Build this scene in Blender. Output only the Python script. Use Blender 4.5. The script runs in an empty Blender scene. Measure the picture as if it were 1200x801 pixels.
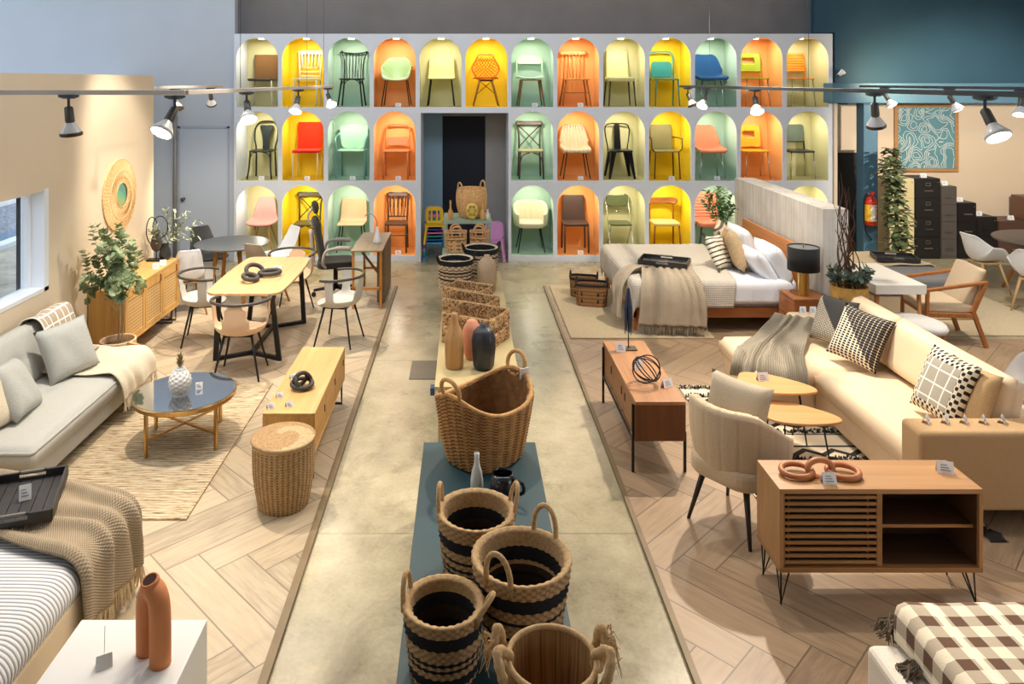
import bpy, bmesh, math, random
from mathutils import Vector, Matrix, noise
PI = math.pi
random.seed(11)
SC = bpy.context.scene
COL = SC.collection
V = Vector

# ---------------------------------------------------------------- helpers: mesh builder
class MB:
    def __init__(s):
        s.v = []; s.f = []; s.m = []; s.uv = []
    def face(s, idx, mat=0, uv=None):
        s.f.append(tuple(idx)); s.m.append(mat); s.uv.append(uv)
    def box(s, x0, x1, y0, y1, z0, z1, mat=0):
        b = len(s.v)
        for z in (z0, z1):
            s.v += [(x0, y0, z), (x1, y0, z), (x1, y1, z), (x0, y1, z)]
        for q in ((3, 2, 1, 0), (4, 5, 6, 7), (0, 1, 5, 4), (1, 2, 6, 5), (2, 3, 7, 6), (3, 0, 4, 7)):
            s.face([b + i for i in q], mat)
        return s
    def cbox(s, c, d, mat=0):
        return s.box(c[0] - d[0] / 2, c[0] + d[0] / 2, c[1] - d[1] / 2, c[1] + d[1] / 2, c[2] - d[2] / 2, c[2] + d[2] / 2, mat)
    def bar(s, a, b, w, h, up=(0, 0, 1), mat=0):
        a = V(a); b = V(b); t = (b - a).normalized(); up = V(up)
        x = t.cross(up)
        if x.length < 1e-4: x = t.cross(V((0, 1, 0)))
        x.normalize(); y = x.cross(t).normalized()
        n = len(s.v)
        for p in (a, b):
            for i, j in ((-1, -1), (1, -1), (1, 1), (-1, 1)):
                s.v.append(tuple(p + x * (i * w / 2) + y * (j * h / 2)))
        for q in ((3, 2, 1, 0), (4, 5, 6, 7), (0, 1, 5, 4), (1, 2, 6, 5), (2, 3, 7, 6), (3, 0, 4, 7)):
            s.face([n + i for i in q], mat)
        return s
    def grid(s, rows, wrap=False, us=None, vs=None, mat=0, matf=None, skip=None):
        b = len(s.v); nr = len(rows); nc = len(rows[0])
        for r in rows:
            for p in r: s.v.append(tuple(p))
        m = nc if wrap else nc - 1
        for j in range(nr - 1):
            for i in range(m):
                if skip and skip(i, j): continue
                i2 = (i + 1) % nc
                uv = None
                if us is not None:
                    uv = [(us[i], vs[j]), (us[i + 1], vs[j]), (us[i + 1], vs[j + 1]), (us[i], vs[j + 1])]
                s.face((b + j * nc + i, b + j * nc + i2, b + (j + 1) * nc + i2, b + (j + 1) * nc + i), matf(i, j) if matf else mat, uv)
        return s
    def cap(s, pts, mat=0, flip=False):
        b = len(s.v)
        for p in pts: s.v.append(tuple(p))
        r = list(range(b, b + len(pts)))
        if flip: r.reverse()
        s.face(r, mat); return s
    def lathe(s, prof, seg=32, c=(0, 0, 0), sx=1, sy=1, mat=0, matf=None, a0=0, disp=None):
        rows = []; L = 0; vs = []
        R = max(p[0] for p in prof)
        for j, (r, z) in enumerate(prof):
            if j: L += math.hypot(r - prof[j - 1][0], z - prof[j - 1][1])
            vs.append(L); row = []
            for i in range(seg):
                a = a0 + 2 * PI * i / seg
                rr = r + (disp(i, j) if disp else 0)
                row.append((c[0] + rr * sx * math.cos(a), c[1] + rr * sy * math.sin(a), c[2] + z))
            rows.append(row)
        us = [2 * PI * R * i / seg for i in range(seg + 1)]
        return s.grid(rows, True, us, vs, mat, matf)
    def tube(s, pts, r, seg=8, closed=False, mat=0, caps=True):
        pts = [V(p) for p in pts]; n = len(pts)
        rad = r if isinstance(r, (list, tuple)) else [r] * n
        def tan(i):
            if closed: return (pts[(i + 1) % n] - pts[i - 1]).normalized()
            return (pts[min(i + 1, n - 1)] - pts[max(i - 1, 0)]).normalized()
        t0 = tan(0); ref = V((0, 0, 1)) if abs(t0.z) < .9 else V((1, 0, 0))
        x = t0.cross(ref).normalized(); rows = []; L = [0]
        for i in range(n):
            t = tan(i); x = (x - t * x.dot(t))
            if x.length < 1e-6: x = t.orthogonal()
            x.normalize(); y = t.cross(x)
            rows.append([tuple(pts[i] + (x * math.cos(2 * PI * k / seg) + y * math.sin(2 * PI * k / seg)) * rad[i]) for k in range(seg)])
            if i: L.append(L[-1] + (pts[i] - pts[i - 1]).length)
        if closed: rows.append(rows[0]); L.append(L[-1])
        us = [k / seg for k in range(seg + 1)]
        s.grid(rows, True, us, L, mat)
        if caps and not closed:
            s.cap(rows[0], mat, True); s.cap(rows[-1], mat)
        return s
    def prism(s, poly, z0, z1, mat=0, axis='z'):
        def mk(p, z):
            return {'z': (p[0], p[1], z), 'y': (p[0], z, p[1]), 'x': (z, p[0], p[1])}[axis]
        b = len(s.v); n = len(poly)
        for z in (z0, z1):
            for p in poly: s.v.append(mk(p, z))
        s.face(list(range(b + n - 1, b - 1, -1)), mat); s.face(list(range(b + n, b + 2 * n)), mat)
        for i in range(n):
            j = (i + 1) % n
            s.face((b + i, b + j, b + n + j, b + n + i), mat)
        return s
    def xf(s, M, start=0):
        for i in range(start, len(s.v)): s.v[i] = tuple(M @ V(s.v[i]))
        return s
    def build(s, name, mats, parent=None, loc=(0, 0, 0), rz=0, smooth=False, bevel=0, sub=0, solid=0, seg=2, rot=None, off=0, ang=0.6):
        me = bpy.data.meshes.new(name)
        me.from_pydata(s.v, [], s.f)
        if not isinstance(mats, (list, tuple)): mats = [mats]
        for m in mats: me.materials.append(m)
        me.polygons.foreach_set('material_index', s.m)
        if any(u is not None for u in s.uv):
            ul = me.uv_layers.new(name='UVMap')
            flat = []
            for f, u in zip(s.f, s.uv):
                for k in range(len(f)):
                    flat += (u[k] if u is not None else (0, 0))
            ul.data.foreach_set('uv', flat)
        bm = bmesh.new(); bm.from_mesh(me)
        bmesh.ops.remove_doubles(bm, verts=bm.verts, dist=1e-5)
        bmesh.ops.recalc_face_normals(bm, faces=bm.faces)
        bm.to_mesh(me); bm.free()
        o = bpy.data.objects.new(name, me); COL.objects.link(o)
        if parent: o.parent = parent
        o.location = loc; o.rotation_euler = rot if rot else (0, 0, rz)
        if solid:
            md = o.modifiers.new('thickness', 'SOLIDIFY'); md.thickness = solid; md.offset = off
        if bevel:
            md = o.modifiers.new('edge', 'BEVEL'); md.width = bevel; md.segments = seg; md.limit_method = 'ANGLE'; md.angle_limit = ang
        if sub:
            md = o.modifiers.new('smooth', 'SUBSURF'); md.levels = sub; md.render_levels = sub
        if smooth or sub:
            me.polygons.foreach_set('use_smooth', [True] * len(me.polygons))
        return o

def props(o, label=None, cat=None, group=None, kind=None):
    if label: o['label'] = label
    if cat: o['category'] = cat
    if group: o['group'] = group
    if kind: o['kind'] = kind
    return o
def thing(name, label, cat, loc=(0, 0, 0), rz=0, group=None):
    o = bpy.data.objects.new(name, None); COL.objects.link(o)
    o.location = loc; o.rotation_euler = (0, 0, rz); o.empty_display_size = .1
    return props(o, label, cat, group)
def struct(o): o['kind'] = 'structure'; return o
def stuff(o): o['kind'] = 'stuff'; return o
def copy_thing(root, loc, rz, label=None, group=None):
    r = root.copy(); COL.objects.link(r); r.location = loc; r.rotation_euler = (0, 0, rz)
    if label: r['label'] = label
    if group: r['group'] = group
    for ch in list(root.children):
        c = ch.copy(); COL.objects.link(c); c.parent = r
        for g in list(ch.children):
            d = g.copy(); COL.objects.link(d); d.parent = c
    return r

def lin(c):
    c /= 255.0
    return c / 12.92 if c <= .04045 else ((c + .055) / 1.055) ** 2.4
def rgb(r, g, b): return (lin(r), lin(g), lin(b), 1)
def catmull(pts, n=6, closed=False):
    P = [V(p) for p in pts]; m = len(P); out = []
    rng = range(m) if closed else range(m - 1)
    for i in rng:
        p1 = P[i]; p2 = P[(i + 1) % m]
        p0 = P[i - 1] if (closed or i > 0) else p1 * 2 - p2
        p3 = P[(i + 2) % m] if (closed or i + 2 < m) else p2 * 2 - p1
        for k in range(n):
            t = k / n
            out.append(.5 * ((2 * p1) + (p2 - p0) * t + (2 * p0 - 5 * p1 + 4 * p2 - p3) * t * t + (3 * p1 - p0 - 3 * p2 + p3) * t ** 3))
    if not closed: out.append(P[-1])
    return out
def arc(c, r, a0, a1, n, z=0, sy=1):
    return [(c[0] + r * math.cos(a0 + (a1 - a0) * i / n), c[1] + r * sy * math.sin(a0 + (a1 - a0) * i / n), z) for i in range(n + 1)]

# ---------------------------------------------------------------- helpers: materials
MATS = {}
class NT:
    def __init__(s, name):
        s.mat = bpy.data.materials.new(name); s.mat.use_nodes = True
        s.t = s.mat.node_tree; s.t.nodes.clear()
        s.out = s.t.nodes.new('ShaderNodeOutputMaterial')
        s.b = s.t.nodes.new('ShaderNodeBsdfPrincipled')
        s.t.links.new(s.b.outputs[0], s.out.inputs[0])
    def put(s, sock, val):
        if hasattr(val, 'is_linked'): s.t.links.new(val, sock)
        else: sock.default_value = val
    def m(s, op, a, b=None, c=None):
        n = s.t.nodes.new('ShaderNodeMath'); n.operation = op
        for k, x in enumerate((a, b, c)):
            if x is not None: s.put(n.inputs[k], x)
        return n.outputs[0]
    def coord(s, kind='Object', scale=(1, 1, 1), rot=(0, 0, 0), loc=(0, 0, 0)):
        tc = s.t.nodes.new('ShaderNodeTexCoord'); mp = s.t.nodes.new('ShaderNodeMapping')
        s.t.links.new(tc.outputs[kind], mp.inputs[0])
        mp.inputs['Scale'].default_value = scale; mp.inputs['Rotation'].default_value = rot; mp.inputs['Location'].default_value = loc
        return mp.outputs[0]
    def sep(s, vec):
        n = s.t.nodes.new('ShaderNodeSeparateXYZ'); s.t.links.new(vec, n.inputs[0]); return n.outputs
    def comb(s, x, y, z=0.0):
        n = s.t.nodes.new('ShaderNodeCombineXYZ'); s.put(n.inputs[0], x); s.put(n.inputs[1], y); s.put(n.inputs[2], z); return n.outputs[0]
    def noise(s, vec, scale, detail=3, rough=.55, dist=0):
        n = s.t.nodes.new('ShaderNodeTexNoise'); s.t.links.new(vec, n.inputs['Vector'])
        n.inputs['Scale'].default_value = scale; n.inputs['Detail'].default_value = detail; n.inputs['Roughness'].default_value = rough; n.inputs['Distortion'].default_value = dist
        return n.outputs['Fac']
    def white(s, vec):
        n = s.t.nodes.new('ShaderNodeTexWhiteNoise'); n.noise_dimensions = '3D'; s.t.links.new(vec, n.inputs['Vector']); return n.outputs['Value']
    def ramp(s, fac, stops, interp='LINEAR'):
        n = s.t.nodes.new('ShaderNodeValToRGB'); s.put(n.inputs[0], fac); cr = n.color_ramp; cr.interpolation = interp
        while len(cr.elements) < len(stops): cr.elements.new(.5)
        for e, (p, c) in zip(cr.elements, stops): e.position = p; e.color = c
        return n.outputs[0]
    def mix(s, fac, a, b):
        n = s.t.nodes.new('ShaderNodeMix'); n.data_type = 'RGBA'
        s.put(n.inputs[0], fac); s.put(n.inputs[6], a); s.put(n.inputs[7], b)
        return n.outputs[2]
    def bump(s, h, strength=.3, dist=.01):
        n = s.t.nodes.new('ShaderNodeBump'); s.put(n.inputs['Height'], h)
        n.inputs['Strength'].default_value = strength; n.inputs['Distance'].default_value = dist
        s.t.links.new(n.outputs[0], s.b.inputs['Normal'])
    def set(s, col=None, rough=.5, metal=0.0, spec=None, **k):
        if col is not None: s.put(s.b.inputs['Base Color'], col)
        s.put(s.b.inputs['Roughness'], rough); s.put(s.b.inputs['Metallic'], metal)
        if spec is not None: s.b.inputs['Specular IOR Level'].default_value = spec
        for n, v in k.items(): s.put(s.b.inputs[n.replace('_', ' ')], v)
        return s.mat
def shade(c, f): return (min(1, c[0] * f), min(1, c[1] * f), min(1, c[2] * f), 1)

def mat(name, c, rough=.5, metal=0.0, var=.06, vs=5, bump=0, bs=150, spec=None, **k):
    if name in MATS: return MATS[name]
    n = NT(name); co = n.coord()
    col = n.ramp(n.noise(co, vs, 4), [(.3, shade(c, 1 - var)), (.7, shade(c, 1 + var))]) if var else c
    if bump: n.bump(n.noise(co, bs, 3), bump, .004)
    MATS[name] = n.set(col, rough, metal, spec, **k); return MATS[name]
def wood(name, c, dark=.72, axis=0, scale=1.0, rough=.45, contrast=1.0):
    if name in MATS: return MATS[name]
    n = NT(name); sc = [16 * scale] * 3; sc[axis] = 1.0 * scale
    co = n.coord('Object', sc)
    a = n.noise(co, 1.0, 5, .6, .6); sc2 = [90 * scale] * 3; sc2[axis] = 3 * scale
    b = n.noise(n.coord('Object', sc2), 1.0, 2)
    f = n.m('ADD', n.m('MULTIPLY', a, .75), n.m('MULTIPLY', b, .25))
    col = n.ramp(f, [(.34, shade(c, dark)), (.5, c), (.68, shade(c, 1 + .18 * contrast))])
    n.bump(b, .08, .002)
    MATS[name] = n.set(col, rough); return MATS[name]
def fabric(name, c, c2=None, scale=260, bump=.35, rough=.9, big=.07):
    if name in MATS: return MATS[name]
    n = NT(name); co = n.coord()
    a = n.noise(co, scale, 2, .7); b = n.noise(co, 4, 2)
    c2 = c2 or shade(c, .72)
    col = n.mix(n.ramp(a, [(.35, (0, 0, 0, 1)), (.62, (1, 1, 1, 1))]), c2, c)
    col = n.mix(n.m('MULTIPLY', b, big * 2), col, shade(c, .6))
    n.bump(a, bump, .004)
    MATS[name] = n.set(col, rough, 0, .2, Sheen_Weight=.15); return MATS[name]
def knit(name, c, c2, cu=.012, cv=.012, bump=.7, diag=False):
    """cloth with a visible weave, uv in metres"""
    if name in MATS: return MATS[name]
    n = NT(name); x, y, z = n.sep(n.coord('UV'))
    u = n.m('DIVIDE', x, cu); v = n.m('DIVIDE', y, cv)
    if diag: u, v = n.m('ADD', u, v), n.m('SUBTRACT', u, v)
    w = n.m('MULTIPLY', n.m('SINE', n.m('MULTIPLY', u, 2 * PI)), n.m('SINE', n.m('MULTIPLY', v, 2 * PI)))
    f = n.m('ADD', n.m('MULTIPLY', w, .5), .5)
    nz = n.noise(n.coord('UV'), 9, 3)
    col = n.mix(n.m('ADD', n.m('MULTIPLY', f, .75), n.m('MULTIPLY', nz, .3)), c2, c)
    n.bump(f, bump, .004)
    MATS[name] = n.set(col, .95, 0, .15); return MATS[name]
def metal(name, c, rough=.3): return mat(name, c, rough, 1.0, 0)
def emit(name, c, s):
    if name in MATS: return MATS[name]
    n = NT(name); n.b.inputs['Emission Color'].default_value = c; n.b.inputs['Emission Strength'].default_value = s
    MATS[name] = n.set(c, .5); return MATS[name]

BLACK = mat('black_metal', rgb(28, 27, 27), .45, .3, 0)
CHROME = metal('chrome', rgb(200, 200, 200), .2)
WHITE = mat('white_plastic', rgb(232, 234, 238), .4, 0, 0)
CARD = mat('white_card', rgb(245, 245, 245), .6, 0, 0)
INK = mat('grey_print', rgb(120, 120, 125), .6, 0, 0)
# ---------------------------------------------------------------- camera
cam = bpy.data.cameras.new('camera'); co = bpy.data.objects.new('camera', cam); COL.objects.link(co); SC.camera = co
co.location = (0, 0, 2.9); co.rotation_euler = (PI / 2, 0, 0)
cam.sensor_width = 36; cam.lens = 26.4; cam.shift_x = 55 / 1200; cam.shift_y = -305.5 / 1200; cam.clip_end = 200; cam.clip_start = .05
SC.view_settings.view_transform = 'Standard'; SC.view_settings.look = 'None'; SC.view_settings.gamma = 1; SC.view_settings.use_curve_mapping = False
SC.view_settings.exposure = 0.2
w = bpy.data.worlds.new('world'); SC.world = w; w.use_nodes = True
w.node_tree.nodes['Background'].inputs[0].default_value = (.84, .91, 1, 1); w.node_tree.nodes['Background'].inputs[1].default_value = 1.9
SC.cycles.use_denoising = True
SC.cycles.max_bounces = 6; SC.cycles.diffuse_bounces = 3; SC.cycles.glossy_bounces = 3; SC.cycles.sample_clamp_indirect = 4; SC.cycles.caustics_reflective = False; SC.cycles.caustics_refractive = False

# ---------------------------------------------------------------- floors
def herringbone(name, c, pw=.21, n=5, rough=.42):
    N = NT(name); x, y, z = N.sep(N.coord('Object', (1 / pw, 1 / pw, 1), (0, 0, PI / 4)))
    i = N.m('FLOOR', x); j = N.m('FLOOR', y); fx = N.m('SUBTRACT', x, i); fy = N.m('SUBTRACT', y, j)
    k = N.m('FLOORED_MODULO', N.m('SUBTRACT', i, j), 2.0 * n)
    h = N.m('LESS_THAN', k, n - .5); nh = N.m('SUBTRACT', 1.0, h)
    k2 = N.m('SUBTRACT', 2.0 * n - 1, k)
    lu_h = N.m('ADD', k, fx); lu_v = N.m('ADD', k2, fy)
    def sel(a, b): return N.m('ADD', N.m('MULTIPLY', a, h), N.m('MULTIPLY', b, nh))
    lu = sel(lu_h, lu_v); lv = sel(fy, fx)
    ia = sel(N.m('SUBTRACT', i, k), i); ja = sel(j, N.m('SUBTRACT', j, k2))
    rnd = N.white(N.comb(N.m('ADD', ia, .5), N.m('ADD', ja, .5), N.m('ADD', h, .25)))
    gr = N.noise(N.comb(N.m('MULTIPLY', lu, .8), N.m('MULTIPLY', lv, 7.0), N.m('MULTIPLY', rnd, 50.0)), 1.0, 5, .6, .4)
    edge = N.m('MINIMUM', N.m('MINIMUM', lv, N.m('SUBTRACT', 1.0, lv)), N.m('MINIMUM', lu, N.m('SUBTRACT', float(n), lu)))
    col = N.ramp(N.m('ADD', N.m('MULTIPLY', gr, .75), N.m('MULTIPLY', rnd, .3)), [(.3, shade(c, .70)), (.52, c), (.8, shade(c, 1.2))])
    line = N.m('LESS_THAN', edge, .022)
    col = N.mix(N.m('MULTIPLY', line, .75), col, shade(c, .3))
    N.bump(N.m('SUBTRACT', gr, N.m('MULTIPLY', line, 1.0)), .15, .003)
    return N.set(col, rough)
def concrete(name):
    N = NT(name); co = N.coord()
    a = N.noise(co, .9, 6, .62); b = N.noise(co, 5, 5, .65); c = N.noise(co, 40, 3)
    f = N.m('ADD', N.m('ADD', N.m('MULTIPLY', a, .5), N.m('MULTIPLY', b, .38)), N.m('MULTIPLY', c, .12))
    col = N.ramp(f, [(.3, rgb(116, 105, 80)), (.45, rgb(164, 152, 122)), (.58, rgb(186, 174, 143)), (.75, rgb(204, 193, 164))])
    st = N.noise(N.coord('Object', (1, .7, 1)), 1.5, 8, .72, .8)
    col = N.mix(N.ramp(st, [(.54, (0, 0, 0, 1)), (.64, (.45, .45, .45, 1))]), col, rgb(118, 104, 80))
    x, y, z = N.sep(co)
    fr = N.m('ABSOLUTE', N.m('SUBTRACT', N.m('FLOORED_MODULO', N.m('SUBTRACT', y, 3.35), 3.0), 1.5))
    col = N.mix(N.m('MULTIPLY', N.m('LESS_THAN', fr, .007), .5), col, rgb(105, 95, 75))
    return N.set(col, N.m('ADD', N.m('MULTIPLY', a, .35), .12))
CONC = concrete('polished_concrete')
HB_L = herringbone('light_oak_herringbone', rgb(186, 167, 139)); HB_R = herringbone("oak_herringbone", rgb(164, 137, 108))
struct(MB().box(-4.03, 11, -3, 13.6, -.15, -.02).build('floor', CONC))
struct(MB().box(-3.87, -1.0, -3, 10.65, -.1, 0).build('floor_left', HB_L))
struct(MB().prism([(1.14, -3), (10, -3), (10, 8.45), (4.35, 8.45), (4.35, 10.65), (1.14, 10.65)], -.1, 0).build('floor_right', HB_R))
LIP_TONE = mat('lip_shade_tone', rgb(126, 106, 76), .5, .1, .1)  # olive strips paint the shaded side of the platform lips
struct(MB().box(-1.0, -.955, -3, 10.65, -.03, .004).build('trim_1', LIP_TONE))
struct(MB().box(1.108, 1.14, -3, 10.65, -.03, .004).build('trim_2', LIP_TONE))
struct(MB().box(-.55, -.22, 7.35, 7.83, -.03, -.012).build('trim_3', mat('hatch_grey', rgb(120, 112, 96), .5, .2, .1), bevel=.004))

# ---------------------------------------------------------------- walls
BEIGE = mat('beige_wall', rgb(226, 208, 180), .8, 0, .015, 2, .05, 90)
PALE = mat('pale_blue_wall', rgb(196, 202, 210), .8, 0, .02, 2)
BEIGE2 = mat('warm_beige_wall', rgb(232, 212, 186), .8, 0, .015, 2)
GREYW = mat('grey_brown_wall', rgb(142, 134, 130), .85, 0, .08, 2)
BLUEW = mat('deep_blue_wall', rgb(42, 80, 100), .75, 0, .06, 2)
BLUEB = mat('blue_grey_paint', rgb(82, 122, 144), .6, 0, .04, 3)
WTRIM = mat('white_paint', rgb(236, 240, 245), .5, 0, 0)
m = MB()
m.box(-4.03, -3.87, -3, 9.33, 0, .99).box(-4.03, -3.87, -3, 9.33, 1.89, 2.97).box(-4.03, -3.87, 6.97, 9.33, .99, 1.89).box(-4.03, -3.87, -3, 2.4, .99, 1.89)
struct(m.build('wall_left', BEIGE))
wf = struct(MB().box(-4.06, -3.865, 6.90, 6.972, .97, 1.91).box(-4.06, -3.865, 2.4, 2.46, .97, 1.91).box(-4.06, -3.865, 2.4, 6.972, .97, 1.005).box(-4.06, -4.0, 2.4, 6.972, 1.86, 1.91).box(-4.06, -3.99, 6.86, 6.9, 1.0, 1.9).build('window_1', WTRIM))
g = NT('window_glass'); tr = g.t.nodes.new('ShaderNodeBsdfTransparent'); gl = g.t.nodes.new('ShaderNodeBsdfGlossy'); mx = g.t.nodes.new('ShaderNodeMixShader')
gl.inputs['Roughness'].default_value = .02; mx.inputs[0].default_value = .06; tr.inputs[0].default_value = (.95, .98, 1, 1)
g.t.links.new(tr.outputs[0], mx.inputs[1]); g.t.links.new(gl.outputs[0], mx.inputs[2]); g.t.links.new(mx.outputs[0], g.out.inputs[0])
GLASS = g.mat
struct(MB().box(-4.035, -4.03, 2.46, 6.86, 1.005, 1.86).build('glass', GLASS, wf))
# street outside the window: kerb lines run along the building
struct(MB().box(-8.0, -4.03, -4, 30, -.2, -.02).build('ground_pavement', mat('street_paving', rgb(176, 168, 152), .9, 0, .25, 3)))
struct(MB().box(-8.25, -8.0, -4, 30, -.2, .06).build('ground_kerb', mat('kerb_white', rgb(220, 225, 230), .8)))
struct(MB().box(-8.9, -8.25, -4, 30, -.2, -.03).build('ground_gutter', mat('gutter_blue', rgb(96, 118, 142), .7, 0, .3, 8)))
asp = NT('asphalt'); nn = asp.noise(asp.coord(), 14, 4, .8); struct(MB().box(-10.9, -8.9, -4, 30, -.2, -.05).build('ground_road', asp.set(asp.ramp(nn, [(.35, rgb(76, 78, 86)), (.65, rgb(164, 166, 176))]), .9)))
struct(MB().box(-16, -10.9, -4, 30, -.2, .05).build('ground_far_pavement', mat('far_paving', rgb(238, 240, 240), .8, 0, .1, 1.2)))
struct(MB().box(-16.5, -16, -4, 40, -.2, 6).build('wall_outside', mat('far_blue', rgb(160, 196, 222), .9, 0, .2, .6)))
# back walls
struct(MB().box(-5.4, -3.74, 12.2, 12.35, -.02, 6.2).box(-14, -5.4, 12.2, 12.35, 3.0, 6.2).build('wall_back_left', PALE))
struct(MB().box(-5.5, -5.4, 9.2, 12.3, -.02, 2.97).box(-5.5, -4.03, 9.2, 9.33, -.02, 2.97).build('wall_recess', PALE))
struct(MB().box(-4.6, 6.6, 12.95, 13.1, 2.5, 6.2).build('wall_back', GREYW))
struct(MB().box(5.97, 11, 12.12, 12.25, 2.8, 6.2).box(5.64, 5.97, 12.12, 12.25, 3.68, 6.2).build('wall_upper_right', BLUEW))
struct(MB().box(5.84, 11, 11.93, 12.25, 2.55, 2.87).build('wall_beam', BLUEB, bevel=.01))
struct(MB().box(5.95, 11, 12.95, 13.1, -.02, 2.9).box(5.95, 6.0, 12.3, 12.95, -.02, 2.9).build('wall_back_right', BEIGE2))
struct(MB().box(10.4, 10.5, 4, 13, -.02, 6.2).build('wall_right', BEIGE2))
struct(MB().box(6.37, 6.60, 12.0, 12.23, -.02, 2.6).build('wall_column', BLUEB, bevel=.008))
struct(MB().box(-4.2, 11, -3.1, -3, -.02, 6.2).build('wall_front', mat('front_wall_taupe', rgb(128, 114, 98), .85, 0, .05)))
struct(MB().box(-9, 11, -3, 13.2, 6.2, 6.35).build('ceiling', mat('ceiling_white', rgb(215, 215, 215), .9, 0, 0)))  # left overhang beyond the wall is added to even the light up there
struct(MB().box(5.95, 6.0, 12.1, 12.5, -.02, 2.56).box(6.0, 10.5, 12.9, 12.95, -.02, .09).build('baseboard_right', BEIGE2))
# service door in the pale back wall
m = MB(); x0, x1 = -4.625, -3.86
m.box(x0, x1, 12.186, 12.2, 0, 2.13)
d1 = struct(m.build('door_1', mat('door_pale', rgb(198, 207, 219), .6, 0, .01)))
struct(MB().box(x0 - .035, x0, 12.18, 12.2, 0, 2.165).box(x1, x1 + .03, 12.18, 12.2, 0, 2.165).box(x0 - .035, x1 + .03, 12.18, 12.2, 2.135, 2.17).build('door_frame', mat('door_frame_pale', rgb(178, 186, 198), .6, 0, 0), d1))
struct(MB().lathe([(0, 0), (.025, 0), (.025, .01), (.012, .015), (.012, .04), (.03, .05), (.032, .07), (.02, .085), (0, .087)], 14).build('door_knob', metal('dull_brass', rgb(120, 110, 95)), d1, (-4.56, 12.186, .99), rot=(PI / 2, 0, 0), smooth=True))
pp = MB().tube([(-4.68, 12.12, 0), (-4.68, 12.12, 2.75)], .03, 10); pp.tube([(-4.68, 12.12, 2.6), (-4.68, 12.21, 2.6)], .012, 6)
props(pp.build('conduit_pipe', mat('pipe_grey', rgb(150, 146, 140), .5, .3, 0), smooth=True), 'slim grey vertical pipe fixed on the pale wall beside the flush door', 'pipe')
# doorway behind the display wall
struct(MB().box(-.92, -.82, 12.9, 13.55, -.02, 2.6).box(-.9, -.40, 13.3, 13.4, -.02, 2.6).build('wall_passage_left', mat('passage_blue', rgb(150, 184, 204), .8, 0, .03)))
struct(MB().box(.82, .92, 12.9, 13.55, -.02, 2.6).box(.36, .9, 13.3, 13.4, -.02, 2.6).build('wall_passage_right', mat('passage_grey', rgb(172, 168, 166), .8, 0, .03)))
struct(MB().box(-.9, .9, 12.9, 13.55, 2.45, 2.5).box(-.42, .38, 13.3, 13.4, 2.28, 2.5).build('ceiling_passage', mat('passage_top', rgb(150, 155, 160), .8)))
struct(MB().box(-.42, .38, 13.32, 13.4, -.02, 2.3).build('door_2', mat('navy_door', rgb(17, 22, 38), .7, 0, .05)))

# ---------------------------------------------------------------- display wall of arched niches
YW = 12.15
NC = [rgb(217, 211, 160), rgb(250, 218, 40), rgb(186, 212, 190), rgb(250, 186, 112)]
NCN = ['khaki', 'yellow', 'mint green', 'orange']
NM = [mat('niche_paint_' + n.split()[0], c, .6, 0, .01, 2) for n, c in zip(NCN, NC)]
COLC = [0, 1, 2, 3, 0, 1, 2, 3, 0, 1, 2, 3, 0]
RZ = [(2.48, 3.60), (1.29, 2.41), (.083, 1.215)]      # floor and crown of each row, from the top
XC = [-3.363 + .7417 * i for i in range(13)]
HW = .338
dw = thing('niche_shelving', 'tall white display wall of arched coloured niches along the back', 'display shelf', (0, YW, 0))
cu = bpy.data.curves.new('arch_panel', 'CURVE'); cu.dimensions = '2D'; cu.fill_mode = 'BOTH'; cu.extrude = .012
def spl(pts):
    sp = cu.splines.new('POLY'); sp.points.add(len(pts) - 1); sp.use_cyclic_u = True
    for p, q in zip(sp.points, pts): p.co = (q[0], q[1], 0, 1)
spl([(-3.735, -.02), (-.715, -.02), (-.715, 2.385), (.70, 2.385), (.70, -.02), (5.94, -.02), (5.94, 3.665), (-3.735, 3.665)])
CELLS = [(r, c) for r in range(3) for c in range(13) if not (r > 0 and c in (4, 5))]
for r, c in CELLS:
    z0, z1 = RZ[r]; x = XC[c]
    spl([(x - HW, z0), (x - HW, z1 - HW)] + [(x - HW * math.cos(PI * k / 24), z1 - HW + HW * math.sin(PI * k / 24)) for k in range(1, 24)] + [(x + HW, z1 - HW), (x + HW, z0)])
tmp = bpy.data.objects.new('tmp_curve', cu); COL.objects.link(tmp)
dg = bpy.context.evaluated_depsgraph_get()
me = bpy.data.meshes.new_from_object(tmp.evaluated_get(dg)); bpy.data.objects.remove(tmp); bpy.data.curves.remove(cu)
for v in me.vertices: v.co = (v.co.x, v.co.z, v.co.y)
me.materials.clear(); me.materials.append(mat('panel_white', rgb(226, 231, 238), .55, 0, .01)); me.name = 'arch_panel'
bm = bmesh.new(); bm.from_mesh(me); bmesh.ops.remove_doubles(bm, verts=bm.verts, dist=1e-5); bmesh.ops.recalc_face_normals(bm, faces=bm.faces); bm.to_mesh(me); bm.free()
o = bpy.data.objects.new('arch_panel', me); COL.objects.link(o); o.parent = dw
MB().box(-3.735, 5.94, .0, .74, 3.62, 3.66).box(-3.735, -3.715, 0, .74, 0, 3.64).box(5.92, 5.94, 0, .74, 0, 3.64).box(-.735, -.715, 0, .78, 0, 2.4).box(.70, .72, 0, .78, 0, 2.4).box(-.72, .71, 0, .78, 2.385, 2.40).build('carcass', MATS['panel_white'], dw)
LAMPD = emit('lamp_glow', (1, .93, .8, 1), 12)
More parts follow.
